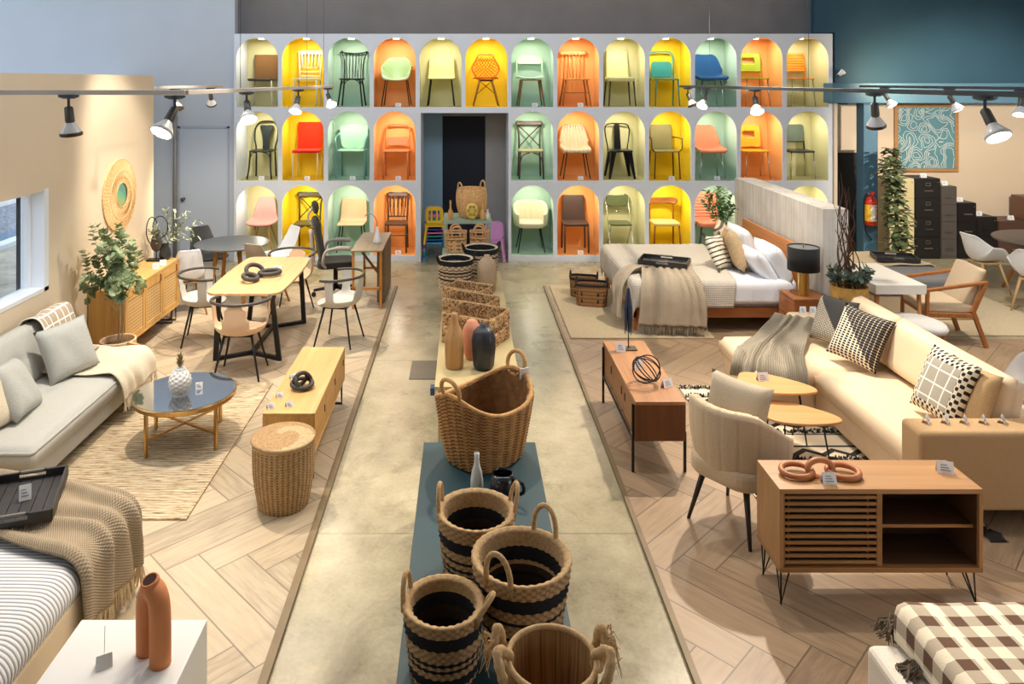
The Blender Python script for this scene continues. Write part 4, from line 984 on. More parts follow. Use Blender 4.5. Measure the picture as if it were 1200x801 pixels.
links('dark grey chain-link ornament on the oak dining table', (-2.28, 8.22, .764), .3, DKGREY, [((-.07, -.14, .035), .075, .10, 0, .25, -.3), ((-.02, .03, .055), .10, .075, .9, .2, .4), ((.14, .02, .03), .11, .06, .15, 0, .15)], .024)
card('white price card on the dining table behind the chain ornament', (-2.12, 8.5, .753), .2, .08, .06)
SHB = pm('shell_beige', 224, 190, 156); SHG = pm('shell_grey', 206, 202, 192)
def rail_chair(label, x, y, rz, mt):
    t = thing('dining_chair', label, 'dining chair', (x, y, 0), rz, 'rail-back chairs around the oak table')
    rows = []; seg = 48; A = 2.2
    K = [(.0, .425), (.08, .422), (.15, .424), (.2, .437), (.235, .465), (.255, .51), (.265, .56), (.27, .61), (.275, .66), (.28, .71), (.283, .75)]
    for k, (r, z) in enumerate(K):
        row = []
        for i in range(seg + 1):
            s = 2 * i / seg - 1; an = PI / 2 + s * PI
            e = max(0, (abs(s) - .58) / .42); zz = z if z < .45 else .45 + (z - .45) * max(0, 1 - e * 2.4)
            if z < .5: zz -= .03 * e * (r / .23)
            row.append((r * math.cos(an), r * math.sin(an) * .95, zz))
        rows.append(row)
    def sk(i, j):
        s = abs(2 * (i + .5) / seg - 1)
        if j >= 6 and s > .60: return True
        if j >= 5 and s > .68: return True
        if j >= 9: return s > .1 and not (.47 < s < .58)
        if j >= 5: return .12 + .012 * (9 - j) < s < .47 or s > .60
        return False
    MB().grid(rows, skip=sk).build('shell', mt, t, solid=.012, smooth=True, sub=1)
    pr = [(.285 * math.cos(PI / 2 + s * 2.05), .285 * math.sin(PI / 2 + s * 2.05) * .95, .755 - .02 * abs(s) ** 3) for s in [2 * i / 36 - 1 for i in range(37)]]
    MB().tube(pr, .015, 8).build('arm_rail', mat('rail_charcoal', rgb(70, 64, 58), .5, 0, .05), t, smooth=True)
    for sx in (-1, 1):
        for sy in (-1, 1): MB().tube([(sx * .13, sy * .12, .425), (sx * .22, sy * .21, 0)], [.013, .009], 8).build('leg', BLACK, t, smooth=True)
    MB().cbox((0, 0, .412), (.28, .26, .014)).build('seat_mount', BLACK, t)
rail_chair('blush dining chair with dark arm rail at the near end of the oak table', -2.22, 7.44, PI + .05, SHB)
rail_chair('pale grey dining chair on the sideboard side of the oak table', -2.92, 8.4, PI / 2 + .2, SHG)
rail_chair('pale grey dining chair on the aisle side of the oak table', -1.4, 8.36, -PI / 2 - .2, SHG)
rail_chair('blush dining chair at the far end of the oak table, mostly hidden', -2.17, 9.42, -.05, SHB)

# round table group
t = thing('round_table', 'round dark-topped table on splayed wooden legs before the pale wall', 'dining table', (-3.12, 10.06, -.02))
MB().lathe([(0, .76), (.47, .76), (.487, .755), (.487, .742), (.47, .735), (0, .735)], 56).build('tabletop', mat('slate_top', rgb(84, 88, 90), .3, 0, .03), t)
for a in (.7, 2.3, 3.9, 5.45): MB().tube([(.2 * math.cos(a), .2 * math.sin(a), .74), (.34 * math.cos(a), .34 * math.sin(a), 0)], [.032, .02], 10).build('leg', wood('round_leg', rgb(206, 140, 62), .8, 2), t, smooth=True)
def side_chair(label, x, y, rz, mt, lm, z=-.02, wooden=True, group='shell chairs around the round table', st=TULIP):
    t = thing('shell_chair', label, 'chair', (x, y, z), rz, group)
    shell(t, mt, st, .016)
    if wooden: wood_legs(t, lm, False, .43, .24, .1)
    else:
        legs4(t, lm, .3, .28, .43, .008, .07)
    return t
side_chair('white shell chair on wooden legs between the cane sideboard and the round table', -3.50, 9.42, PI + .5, pm('snow', 244, 246, 250), WLEG)
side_chair('dark charcoal shell chair behind the left of the round table', -3.62, 10.55, .75, pm('charcoal_shell', 66, 66, 64), BLACK, wooden=False)
side_chair('white shell chair behind the right of the round table, below the pink chair', -2.62, 10.6, -.85, pm('snow', 232, 236, 244), WLEG)
side_chair('taupe shell chair at the right of the round table', -2.6, 9.78, -PI + .6 - 1.0, pm('taupe_shell', 160, 146, 130), WLEG)

# ---------------------------------------------------------------- desk and office chair
t = thing('writing_desk', 'small brown-topped desk on slim wooden legs in front of the orange niche', 'desk', (-1.25, 10.1, 0))
MB().box(-.2, .2, -.58, .58, .73, .752).build('tabletop', wood('desk_top', rgb(150, 128, 98), .8, 1), t, bevel=.003)
OL = wood('desk_leg', rgb(202, 132, 58), .8, 2, 2)
for y in (-.53, .53):
    for x in (-.175, .175): MB().bar((x, y, 0), (x, y, .73), .03, .03).build('leg', OL, t)
    MB().bar((-.175, y, .26), (.175, y, .26), .03, .03).build('stretcher', OL, t)
m = MB().box(.1, .2, -.3, .55, .02, .73); m.build('drawer_unit', wood('desk_cabinet', rgb(118, 90, 56), .75, 2), t, bevel=.003)
MB().bar((-.1, -.4, .72), (.14, -.28, .36), .03, .03).build('brace', wood('desk_cabinet', rgb(118, 90, 56), .75, 2), t)
t = thing('desk_lamp', 'white cone desk lamp with a thin curved arm on the small desk', 'lamp', (-1.17, 10.0, .752))
MB().lathe([(0, 0), (.055, 0), (.058, .01), (.05, .06), (.03, .13), (.018, .19), (.012, .21), (0, .212)], 20).build('base', PLASTER, t, smooth=True)
MB().tube(catmull([(0, 0, .2), (-.005, 0, .28), (-.05, 0, .36), (-.12, 0, .39), (-.17, 0, .35)], 6), .006, 6).build('arm', CHROME, t, smooth=True)
t = thing('office_chair', 'black high-back office chair with headrest at the small desk', 'office chair', (-1.75, 10.15, 0), PI / 2 + .15)
MESHB = fabric('black_mesh', rgb(64, 60, 54), rgb(40, 38, 34), 300, .3); ARMG = pm('arm_grey', 176, 168, 156)
rows, us, vs = panel(.44, .40, .52, 1.06, .2, .1, .05, r=.08); MB().grid(rows, us=us, vs=vs).build('backrest', MESHB, t, solid=.05, smooth=True, sub=1)
o = slab(t, MESHB, .48, .48, .50, .09, bev=.035, round_=.1)
o = back(t, MESHB, .26, .28, 1.14, 1.27, .27, .03, .04, r=.05, th=.05, name='headrest')
MB().tube(catmull([(0, .3, .95), (0, .37, 1.07), (0, .31, 1.19)], 5), .014, 7).build('headrest_bracket', ARMG, t, smooth=True)
MB().tube(catmull([(0, .05, .42), (0, .28, .44), (0, .3, .62), (0, .33, .9)], 5), .03, 8).build('back_support', ARMG, t, smooth=True)
for s in (-1, 1): MB().tube(catmull([(s * .2, .1, .42), (s * .27, .16, .5), (s * .28, .12, .66), (s * .28, -.02, .70), (s * .27, -.2, .69)], 6), [.02] * 18 + [.03] * 7, 8).build('armrest', ARMG, t, smooth=True)
MB().tube([(0, 0, .42), (0, 0, .1)], .03, 10).build('gas_lift', BLACK, t, smooth=True)
for k in range(5):
    a = 2 * PI * k / 5 + .3; b = MB().tube([(0, 0, .13), (.29 * math.cos(a), .29 * math.sin(a), .085)], [.028, .018], 8).build('base_spoke', BLACK, t, smooth=True)
    MB().tube([(.29 * math.cos(a) - .022 * math.sin(a), .29 * math.sin(a) + .022 * math.cos(a), .032), (.29 * math.cos(a) + .022 * math.sin(a), .29 * math.sin(a) - .022 * math.cos(a), .032)], .032, 12).build('caster', BLACK, b)

# ---------------------------------------------------------------- oak tv bench and laundry basket
t = thing('media_bench', 'long low light oak media bench beside the aisle strip', 'media cabinet', (-1.47, 5.45, 0))
W_, L_ = .38, 1.36
MB().box(0, W_, 0, L_, .465, .49).build('top_board', wood('bench_oak', rgb(208, 162, 98), .84, 1, .9), t, bevel=.002)
for y in (0, L_ - .022): MB().box(0, W_, y, y + .022, .2, .465).build('side_panel', OAKX, t)
MB().box(0, W_, .022, L_ - .022, .2, .222).build('bottom_board', OAK, t); MB().box(0, .02, .022, L_ - .022, .222, .465).build('back_panel', OAK, t)
for k, (y0, y1) in enumerate(((.024, .45), (.455, .90), (.905, L_ - .024))):
    d = MB().box(W_ - .02, W_ - .002, y0, y1 - .004, .225, .462).build('door', wood('bench_door', rgb(206, 150, 74), .8, 1, .9), t)
    yy = y1 - .06 if k != 1 else y1 - .05
    MB().cbox((W_ - .001, yy, .38 if k else .36), (.006, .02, .05)).build('finger_slot', BLACK, d)
for y in (.04, L_ - .06): MB().tube([(.03, y, .2), (.03, y, .008), (W_ - .02, y, .008), (W_ - .02, y, .2)], .011, 6).build('leg', BLACK, t)
links('dark knotted ring ornament on the oak media bench', (-1.28, 5.9, .497), .4, DKGREY, [((0, 0, .03), .08, .075, .15, 0, 0), ((.01, -.01, .055), .075, .06, 1.0, .2, .5), ((-.01, .02, .06), .07, .055, -.6, .9, 1.2)], .016)
for k, (x, y) in enumerate(((-1.39, 6.08), (-1.41, 5.72), (-1.30, 5.56), (-1.43, 5.53))):
    card('white price card on the oak media bench, ' + ('farthest from the aisle basket', 'left of the ring ornament', 'at the near edge toward the aisle', 'at the near left corner')[k], (x, y, .4905), .6, .05, .04)
t = thing('laundry_basket', 'round lidded woven laundry basket at the near end of the oak bench', 'basket', (-1.25, 5.17, 0))
SEAG = mat('seagrass', rgb(190, 160, 116), .85, 0, .22, 45); SEAD = mat('seagrass_cross', rgb(140, 106, 66), .85, 0, .22, 45)
n = 48; prof = [(0, 0)] + [(.165 + .04 * math.sin(min(1, k / n * 1.4) * PI / 2), .43 * k / n) for k in range(n + 1)] + [(.19, .43), (.18, .3), (.16, .02)]
MB().lathe(prof, 144, matf=lambda i, j: 1 if (i // 2) % 2 == 0 and j % 2 else 0, disp=lambda i, j: .006 * ((i // 2 + j) % 2) if 0 < j <= n else 0).build('body', [SEAG, SEAD], t)
m = MB(); n = 13
m.lathe([(0, .475)] + [(.215 * k / n, .475 - .018 * (k / n) ** 2 + .004 * (k % 2)) for k in range(1, n + 1)] + [(.22, .45), (.212, .435), (0, .435)], 72, matf=lambda i, j: 1 if (1.6 < (i / 72 * 2 * PI + j * .28) % (2 * PI) < 3.4) else 0)
m.build('lid', [mat('seagrass_lid', rgb(158, 126, 86), .85, 0, .25, 60), mat('seagrass_pale', rgb(176, 152, 112), .85, 0, .15, 40)], t, smooth=True)
MB().tube(arc((0, 0), .205, 0, 2 * PI * 59 / 60, 59, .43), .008, 6, True).build('rim', SEAG, t, smooth=True)
MB().lathe([(0, 0), (.03, 0), (.03, .012), (0, .012)], 12).build('hand_hole', BLACK, t, (-.196, -.06, .385), rot=(0, PI / 2, .3))

# ---------------------------------------------------------------- bottom left: daybed, throw, tray, plinth, vase
t = thing('daybed', 'cream daybed with striped mattress at the lower left', 'bed', (-1.93, 4.47, 0))
CREAM = fabric('cream_base', rgb(232, 212, 178), rgb(206, 184, 150), 260, .3)
MB().box(-1.5, 0, -2.4, 0, .03, .34).build('base', CREAM, t, bevel=.025, seg=3)
def stripe(name):
    n = NT(name); x, y, z = n.sep(n.coord('UV')); f = n.m('ADD', n.m('MULTIPLY', n.m('SINE', n.m('MULTIPLY', y, 2 * PI / .025)), .5), .5)
    n.bump(f, .5, .006); return n.set(n.ramp(f, [(.1, rgb(150, 150, 152)), (.34, rgb(214, 214, 214)), (.6, rgb(232, 232, 232))]), .9)
rows = []; us = []; prof = [(-1.45, .475), (-.8, .48), (-.3, .48), (-.10, .475), (-.04, .455), (-.008, .42), (0.004, .38), (-.004, .335)]
prof = [(p.x, p.y) for p in catmull([(a, b, 0) for a, b in prof], 4)]
L = 0; us = [0]
for a, b in zip(prof, prof[1:]): L += math.hypot(b[0] - a[0], b[1] - a[1]); us.append(L)
ys = [-2.4 + 2.36 * k / 60 for k in range(61)]
MB().grid([[(p[0], y, p[1]) for p in prof] for y in ys] + [[(p[0], .0 - .02, min(p[1], .36)) for p in prof]], us=us, vs=ys + [0]).build('mattress', stripe('ticking_stripe'), t, smooth=True)
TAUPE = knit('taupe_knit', rgb(190, 172, 146), rgb(120, 104, 82), .022, .014, .9); FRT = fabric('fringe_cream', rgb(226, 204, 164), None, 200, .3)
drape('throw', 'taupe knitted throw with cream fringe over the corner of the striped daybed', TAUPE, [(-2.98, 4.36, .50), (-2.63, 4.28, .497), (-2.33, 4.17, .497), (-2.08, 4.09, .497), (-1.98, 4.06, .486), (-1.918, 4.04, .43), (-1.905, 4.03, .30), (-1.90, 4.02, .15)], (.06, 1, 0), .58, amp=.017, waves=3.6, th=.01, seed=4, fringe=(1,), fr_len=.1, fr_mat=FRT, nu=64, fan=.12)
def tray(label, x, y, z, w, d, rz, hh=.06, name='serving_tray', tag_=None):
    t = thing(name, label, 'tray', (x, y, z), rz); TB = wood('black_tray_wood', rgb(46, 44, 44), .7, 0, 2)
    m = MB()
    for k in range(6): m.box(-w / 2 + w * k / 6 + .002, -w / 2 + w * (k + 1) / 6 - .002, -d / 2, d / 2, .004, .014)
    m.build('slatted_base', TB, t)
    for s in (-1, 1): MB().box(s * w / 2 - .008, s * w / 2 + .008, -d / 2, d / 2, 0, hh).build('side_rail', TB, t, bevel=.002)
    for s in (-1, 1):
        y0 = s * d / 2
        e = MB().box(-w / 2, w / 2, y0 - .008, y0 + .008, 0, hh * .45).box(-w / 2, -.07, y0 - .008, y0 + .008, hh * .45, hh).box(.07, w / 2, y0 - .008, y0 + .008, hh * .45, hh).box(-.075, .075, y0 - .008, y0 + .008, hh * .82, hh * 1.05).build('end_rail', TB, t)
        MB().tube([(-.06, y0, hh * .92), (.06, y0, hh * .92)], .012, 8).build('handle', mat('tray_handle', rgb(110, 106, 100), .5, .2, 0), e)
    return t
tray('black slatted tray resting on the taupe throw at the lower left', -2.47, 4.2, .546, .36, .48, .33)
card('white price card in the black tray at the lower left', (-2.46, 4.2, .562), .5, .06, .08)
t = thing('display_plinth', 'plain white square plinth at the lower left edge carrying the terracotta vase', 'plinth', (-1.43, 2.9, 0))
MB().box(-.28, .28, -.45, .45, 0, .5).build('block', mat('plinth_white', rgb(240, 238, 234), .4, 0, .01), t, bevel=.004)
# terracotta arch vase
t = thing('arch_vase', 'terracotta orange arch-shaped vase with an open top on the white plinth', 'vase', (-1.30, 3.13, .5), -.67)
TER = mat('terracotta', rgb(216, 138, 86), .75, 0, .05, 12, .1, 200)
pts = catmull([(-.05, 0, .0), (-.052, 0, .1), (-.05, 0, .2), (-.03, 0, .265), (.01, 0, .285), (.045, 0, .25), (.055, 0, .16), (.055, 0, .0)], 6)
MB().tube(pts, .043, 20).build('body', TER, t, smooth=True)
MB().lathe([(.034, -.016), (.038, .0), (.034, .011), (.029, .012), (.028, -.0), (0, -.002)], 24).build('mouth_rim', [TER], t, (.0, -.012, .322), rot=(.35, 0.0, 0), smooth=True)
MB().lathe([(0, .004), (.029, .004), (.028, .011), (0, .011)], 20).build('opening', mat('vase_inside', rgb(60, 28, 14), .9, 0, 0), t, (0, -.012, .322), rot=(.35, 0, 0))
t = thing('card_holder', 'small clear card holder lying on the white plinth beside the vase', 'card holder', (-1.48, 3.08, .5), .5)
MB().grid([[(-.03, -.02, .002), (.03, -.02, .002)], [(-.03, .0, .05), (.03, .0, .05)], [(-.03, .03, .002), (.03, .03, .002)]]).build('card', mat('clear_card', rgb(225, 222, 215), .2, 0, 0), t, solid=.001)
MB().tube([(0, .01, .03), (.005, .04, .14)], .0015, 5).build('pin', CHROME, t)
# ---------------------------------------------------------------- aisle: low display tables
TEAL = mat('teal_lacquer', rgb(40, 72, 80), .5, 0, .05, 4)
t = thing('display_table', 'low teal topped display table with the striped baskets in the near aisle', 'table', (.098, 3.8, -.02))
MB().box(-.378, .378, -1.3, 1.3, .44, .47).build('tabletop', TEAL, t, bevel=.003)
for x in (-.33, .33):
    for y in (-1.22, 1.22): MB().box(x - .025, x + .025, y - .025, y + .025, 0, .44).build('leg', TEAL, t)
for x in (-.33, .33): MB().box(x - .015, x + .015, -1.2, 1.2, .38, .44).build('apron', TEAL, t)
t = thing('display_table', 'low beige display table carrying wicker trays farther up the aisle', 'table', (.1, 7.7, -.02))
KRAFT = mat('kraft_board', rgb(196, 176, 128), .6, 0, .06, 3)
MB().box(-.34, .34, -1.8, 1.8, .49, .52).build('tabletop', KRAFT, t, bevel=.003)
for x in (-.29, .29):
    for y in (-1.68, 1.68): MB().box(x - .025, x + .025, y - .025, y + .025, 0, .49).build('leg', KRAFT, t)
MB().box(-.375, -.34, -1.78, -1.70, .44, .50).build('clamp', mat('blue_clamp', rgb(52, 74, 104), .5), t, bevel=.004)
# ---------------------------------------------------------------- woven baskets
ROPE = mat('tan_rope', rgb(202, 166, 118), .9, 0, .22, 70, .4, 160); ROPEB = mat('black_rope', rgb(26, 26, 29), .9, 0, .25, 70, .4, 160); ROPE2 = mat('tan_rope_shadow', rgb(168, 134, 92), .9, 0, .25, 70, .4, 160); ROPED = mat('inner_shade_rope', rgb(58, 44, 34), .9, 0, .25, 60, .4, 160)  # the dark brown rope paints the shade inside the baskets
def coil_basket(t, R0, R1, h, bands, ch=.0135, seg=110, amp=.010, bulge=.0, inner=None):
    n = int(h / ch); pr = []
    for j in range(2 * n + 1):
        k = j / (2 * n); pr.append((R0 + (R1 - R0) * k + bulge * math.sin(PI * k), h * k))
    top = [(R1 + .006, h + .008), (R1 - .006, h + .012), (R1 - .016, h + .004)]
    inn = [(r - .02, z) for r, z in reversed(pr)]
    full = [(0, 0)] + pr + top + inn + [(0, .012)]; N = len(pr)
    def d(i, j):
        q = j - 1 if j <= N else j
        if j == 0 or j == len(full) - 1 or N < j <= N + 3: return .003 * (i // 2 % 2) if N < j <= N + 3 else 0
        s = 1 if j <= N else -1
        return s * amp * (q % 2) * (.55 + .45 * ((i // 2 + q // 2) % 2)) 
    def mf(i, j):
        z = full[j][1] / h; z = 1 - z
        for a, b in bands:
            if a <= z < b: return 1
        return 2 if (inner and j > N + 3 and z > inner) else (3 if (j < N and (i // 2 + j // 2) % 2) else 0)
    return MB().lathe(full, seg, matf=mf, disp=d).build('basket_body', [ROPE, ROPEB, ROPED, ROPE2], t, smooth=True)
def loop_handle(t, R, z, a, w=.11, h=.11, tilt=.1, r=.011, m_=None):
    ca, sa = math.cos(a), math.sin(a); pts = []
    for k in range(13):
        q = PI * k / 12; u = w / 2 * math.cos(q); v = h * math.sin(q) ** .8
        pts.append(((R + tilt * v) * ca - u * sa, (R + tilt * v) * sa + u * ca, z + v - .03 * (abs(math.cos(q)) > .98)))
    MB().tube(pts, r, 8).build('handle', m_ or ROPE, t, smooth=True)
B3 = [(.17, .33), (.44, .475), (.55, .585), (.66, .695), (.80, .95)]
t = thing('striped_basket', 'black striped seagrass basket at the near left edge of the teal table', 'basket', (-.09, 3.14, .4505), 0, 'striped seagrass baskets on the teal table')
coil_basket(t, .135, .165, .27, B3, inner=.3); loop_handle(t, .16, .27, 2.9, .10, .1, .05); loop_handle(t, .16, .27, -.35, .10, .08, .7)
t = thing('striped_basket', 'biggest black striped seagrass basket at the right edge of the teal table', 'basket', (.25, 3.33, .4505), 0, 'striped seagrass baskets on the teal table')
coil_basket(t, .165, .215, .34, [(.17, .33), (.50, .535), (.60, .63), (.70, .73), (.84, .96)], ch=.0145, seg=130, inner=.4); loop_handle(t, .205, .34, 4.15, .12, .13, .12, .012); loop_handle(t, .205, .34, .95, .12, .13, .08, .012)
t = thing('striped_basket', 'black striped seagrass basket right behind the biggest one, below the dark jug', 'basket', (.055, 3.76, .4505), 0, 'striped seagrass baskets on the teal table')
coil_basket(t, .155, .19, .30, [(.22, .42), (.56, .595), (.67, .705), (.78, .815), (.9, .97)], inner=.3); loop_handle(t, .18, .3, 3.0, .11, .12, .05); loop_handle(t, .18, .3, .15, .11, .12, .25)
# pale basket with knotted rope handles
t = thing('rope_handle_basket', 'pale brown basket with thick knotted rope handles at the bottom edge', 'basket', (.315, 2.72, .4505))
n = NT('slat_straw'); x, y, z = n.sep(n.coord('UV')); nz = n.noise(n.coord('UV', (95, 2.0, 1)), 1.0, 3, .6)
SLAT = n.set(n.ramp(nz, [(.3, rgb(104, 70, 36)), (.5, rgb(158, 116, 68)), (.7, rgb(196, 156, 104))]), .8); n.bump(nz, .5, .004)
MB().lathe([(0, 0), (.12, 0), (.15, .12), (.162, .26), (.165, .35), (.16, .362), (.152, .355), (.148, .26), (.135, .12), (.11, .012), (0, .012)], 64).build('basket_body', SLAT, t, smooth=True)
MB().tube(arc((0, 0), .159, 0, 2 * PI * 63 / 64, 63, .36), .011, 8, True).build('rim', mat('rim_straw', rgb(206, 170, 122), .85, 0, .2, 60), t, smooth=True)
for s in (-1, 1):
    pts = catmull([(s * .165, -.075, .30), (s * .19, -.09, .38), (s * .20, -.045, .42), (s * .155, 0, .37), (s * .17, .02, .31), (s * .205, .06, .36), (s * .19, .085, .41), (s * .165, .08, .31)], 7)
    hd = MB().tube(pts, [.017 + .002 * math.sin(k * 1.6) for k in range(len(pts))], 10).build('rope_handle', ROPE, t, smooth=True)
    m = MB(); rr = random.Random(5 + s)
    for k in range(22): m.tube([(s * .19, .07, .37), (s * (.215 + rr.uniform(0, .03)), .07 + rr.uniform(-.05, .05), .36 + rr.uniform(-.05, .05)), (s * (.225 + rr.uniform(0, .04)), .07 + rr.uniform(-.08, .08), .33 + rr.uniform(-.06, .06))], [.004, .003, .001], 4, caps=False)
    m.build('frayed_end', ROPE, hd)
# big water hyacinth tote
t = thing('hyacinth_tote', 'large chunky woven hyacinth tote with two ring handles on the teal table', 'basket', (.13, 4.93, .4505), .82)
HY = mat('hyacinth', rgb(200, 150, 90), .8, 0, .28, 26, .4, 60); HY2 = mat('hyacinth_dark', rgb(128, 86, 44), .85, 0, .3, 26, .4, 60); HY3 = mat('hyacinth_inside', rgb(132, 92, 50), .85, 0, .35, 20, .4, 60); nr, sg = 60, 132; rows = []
def tote(th, k, off=0):
    c, s = math.cos(th), math.sin(th); zr = .36 + .12 * c * c * abs(c)
    kk = k ** .75; a = .235 + (.325 - .235) * kk + off; b = .20 + (.265 - .20) * kk + off; e = 2.5
    q = (abs(c) ** e + abs(s) ** e) ** (-1 / e); return a * q * c, b * q * s, zr * k
for j in range(nr + 1):
    row = []
    for i in range(sg):
        th = 2 * PI * i / sg; d = .018 * (.5 + .5 * math.sin(j * PI / 1.5 + (i // 3 % 2) * PI)) * (.55 + .45 * abs(math.sin(PI * i / 3)))
        row.append(tote(th, j / nr, d))
    rows.append(row)
inn = []
for j in range(nr, -1, -2):
    inn.append([tote(2 * PI * i / sg, j / nr, -.02 - .008 * ((j // 2 + i // 3) % 2)) for i in range(sg)])
inn = [[(p[0], p[1], max(.02, p[2])) for p in r] for r in inn]
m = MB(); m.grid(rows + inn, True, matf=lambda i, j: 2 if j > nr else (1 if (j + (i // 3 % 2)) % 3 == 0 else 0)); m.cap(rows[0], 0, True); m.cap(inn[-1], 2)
m.build('basket_body', [HY, HY2, HY3], t, smooth=True)
MB().tube([tote(2 * PI * i / 96, 1.0, -.006) for i in range(96)], .015, 8, True).build('rim', HY, t, smooth=True)
for s in (-1, 1):
    c = V((s * .325, 0, .515)); MB().tube([c + V((s * .02 * math.sin(q), .075 * math.cos(q), .075 * math.sin(q))) for q in [2 * PI * k / 28 for k in range(28)]], .014, 8, True).build('ring_handle', mat('handle_cane', rgb(206, 158, 98), .75, 0, .25, 40), t, smooth=True)
MB().box(-.03, .03, -.002, .002, -.04, .04).build('paper_tag', CARD, t, (.30, -.09, .47), rot=(.2, 0, -.5))
# bottle and jug
t = thing('bottle_vase', 'slim white bottle vase on the teal table before the hyacinth tote', 'vase', (.07, 4.47, .4505))
MB().lathe([(0, 0), (.034, 0), (.038, .01), (.037, .08), (.03, .13), (.018, .17), (.014, .2), (.016, .238), (.011, .24), (.009, .2), (0, .18)], 24).build('body', mat('white_stoneware', rgb(226, 222, 212), .5, 0, .05, 40), t, smooth=True)
t = thing('glass_jug', 'dark smoked glass jug with handle on the teal table', 'jug', (.22, 4.40, .4505), -.2)
SMOKE = mat('smoked_glass', rgb(20, 22, 28), .06, 0, 0, spec=.7)
MB().lathe([(0, 0), (.05, 0), (.075, .03), (.08, .075), (.07, .12), (.058, .16), (.054, .158), (.065, .115), (.074, .075), (.07, .035), (0, .02)], 32).build('body', SMOKE, t, smooth=True)
MB().tube(catmull([(.065, -.01, .13), (.12, -.03, .12), (.125, -.03, .07), (.075, -.01, .04)], 6), .011, 8).build('handle', SMOKE, t, smooth=True)
t = thing('small_bowl', 'small black dish beside the dark jug on the teal table', 'bowl', (-.02, 4.27, .4505)); MB().lathe([(0, 0), (.03, 0), (.055, .03), (.05, .032), (.03, .01), (0, .008)], 24).build('body', SMOKE, t, smooth=True)

# ---------------------------------------------------------------- on the beige table
t = thing('bottle_vase', 'tall turned wooden bottle vase at the near end of the beige table', 'vase', (-.09, 6.3, .5005))
MB().lathe([(0, 0), (.068, 0), (.076, .02), (.08, .14), (.078, .24), (.062, .31), (.038, .36), (.026, .41), (.026, .455), (.018, .457), (0, .44)], 28, disp=lambda i, j: .0015 * math.sin(3 * i + j)).build('body', wood('vase_wood', rgb(188, 142, 88), .7, 2, 1), t, smooth=True)
t = thing('faceted_vase', 'black ridged vase standing before the wicker trays', 'vase', (.155, 6.28, .5005))
MB().lathe([(0, 0), (.07, 0), (.085, .03), (.098, .16), (.1, .24), (.085, .30), (.055, .34), (.03, .35), (.03, .375), (.022, .376), (0, .34)], 40, disp=lambda i, j: .004 * abs(math.sin(i * PI / 4)) * (1 < j < 7)).build('body', mat('black_ceramic', rgb(38, 40, 46), .35, 0, .1, 20), t, smooth=True)
t = thing('round_vase', 'pink vase peeking out behind the black ridged vase', 'vase', (.06, 6.50, .5005))
MB().lathe([(0, 0), (.05, 0), (.075, .06), (.085, .18), (.075, .27), (.04, .33), (.02, .34), (0, .33)], 28).build('body', mat('pink_clay', rgb(214, 144, 112), .7, 0, .05, 12), t, smooth=True)
WICK = mat('wicker', rgb(208, 168, 118), .85, 0, .4, 50, .6, 100)
WICK2 = mat('wicker_deep', rgb(126, 88, 50), .85, 0, .4, 50, .6, 100)  # deeper brown for randomly picked cells of the weave
WR = random.Random(6)
def wicker_tray(label, x, y, w, d, h, rz):
    t = thing('wicker_tray', label, 'basket', (x, y, .5005), rz, 'wicker tray baskets on the beige table')
    for k, (a, b) in enumerate((((-w / 2, -d / 2), (w / 2, -d / 2)), ((w / 2, -d / 2), (w / 2, d / 2)), ((w / 2, d / 2), (-w / 2, d / 2)), ((-w / 2, d / 2), (-w / 2, -d / 2)))):
        for (z0, z1) in ((0.005, h * .42), (h * .62, h)):
            rows = []; L = math.hypot(b[0] - a[0], b[1] - a[1]); nu = int(L / .012); nv = max(4, int((z1 - z0) / .011)); nx = V((b[1] - a[1], a[0] - b[0], 0)).normalized()
            for j in range(nv + 1):
                rows.append([V((a[0] + (b[0] - a[0]) * i / nu, a[1] + (b[1] - a[1]) * i / nu, z0 + (z1 - z0) * j / nv)) + nx * (.007 * ((i + j) % 2)) for i in range(nu + 1)])
            MB().grid(rows, matf=lambda i, j: 1 if WR.random() < .38 else 0).build('wicker_band', [WICK, WICK2], t, solid=.012, smooth=True)
    for z in (0, h * .42, h * .62, h): MB().tube([(-w / 2, -d / 2, z + .006), (w / 2, -d / 2, z + .006), (w / 2, d / 2, z + .006), (-w / 2, d / 2, z + .006)], .009 if z == h else .006, 6, True).build('frame_hoop', WICK, t)
    for sx in (-1, 1):
        for sy in (-1, 1): MB().tube([(sx * w / 2, sy * d / 2, .0), (sx * w / 2, sy * d / 2, h)], .008, 6).build('corner_post', WICK, t)
    MB().box(-w / 2, w / 2, -d / 2, d / 2, .002, .014).build('base', WICK, t)
    MB().tube(arc((0, 0), .055, 0, PI, 10), .008, 6).xf(Matrix.Translation((-w / 2, 0, h * .62)) @ Matrix.Rotation(PI / 2, 4, 'Z') @ Matrix.Rotation(PI / 2, 4, 'X')).build('handle_opening', mat('wicker_dark', rgb(96, 66, 38), .9, 0, .2, 50), t)
wicker_tray('wicker tray basket nearest the wooden bottle vase, largest of the three', .10, 6.97, .48, .40, .26, -.5)
wicker_tray('middle one of the three wicker tray baskets on the beige table', .06, 7.44, .46, .31, .25, -.5)
wicker_tray('wicker tray basket farthest back, just before the dark striped baskets', .03, 7.86, .42, .30, .25, -.5)
BB = [(0, .16), (.26, .29), (.36, .39), (.46, .5), (.58, .62), (.7, .74), (.82, .86)]
DROP = mat('grey_straw', rgb(206, 188, 158), .9, 0, .2, 60)
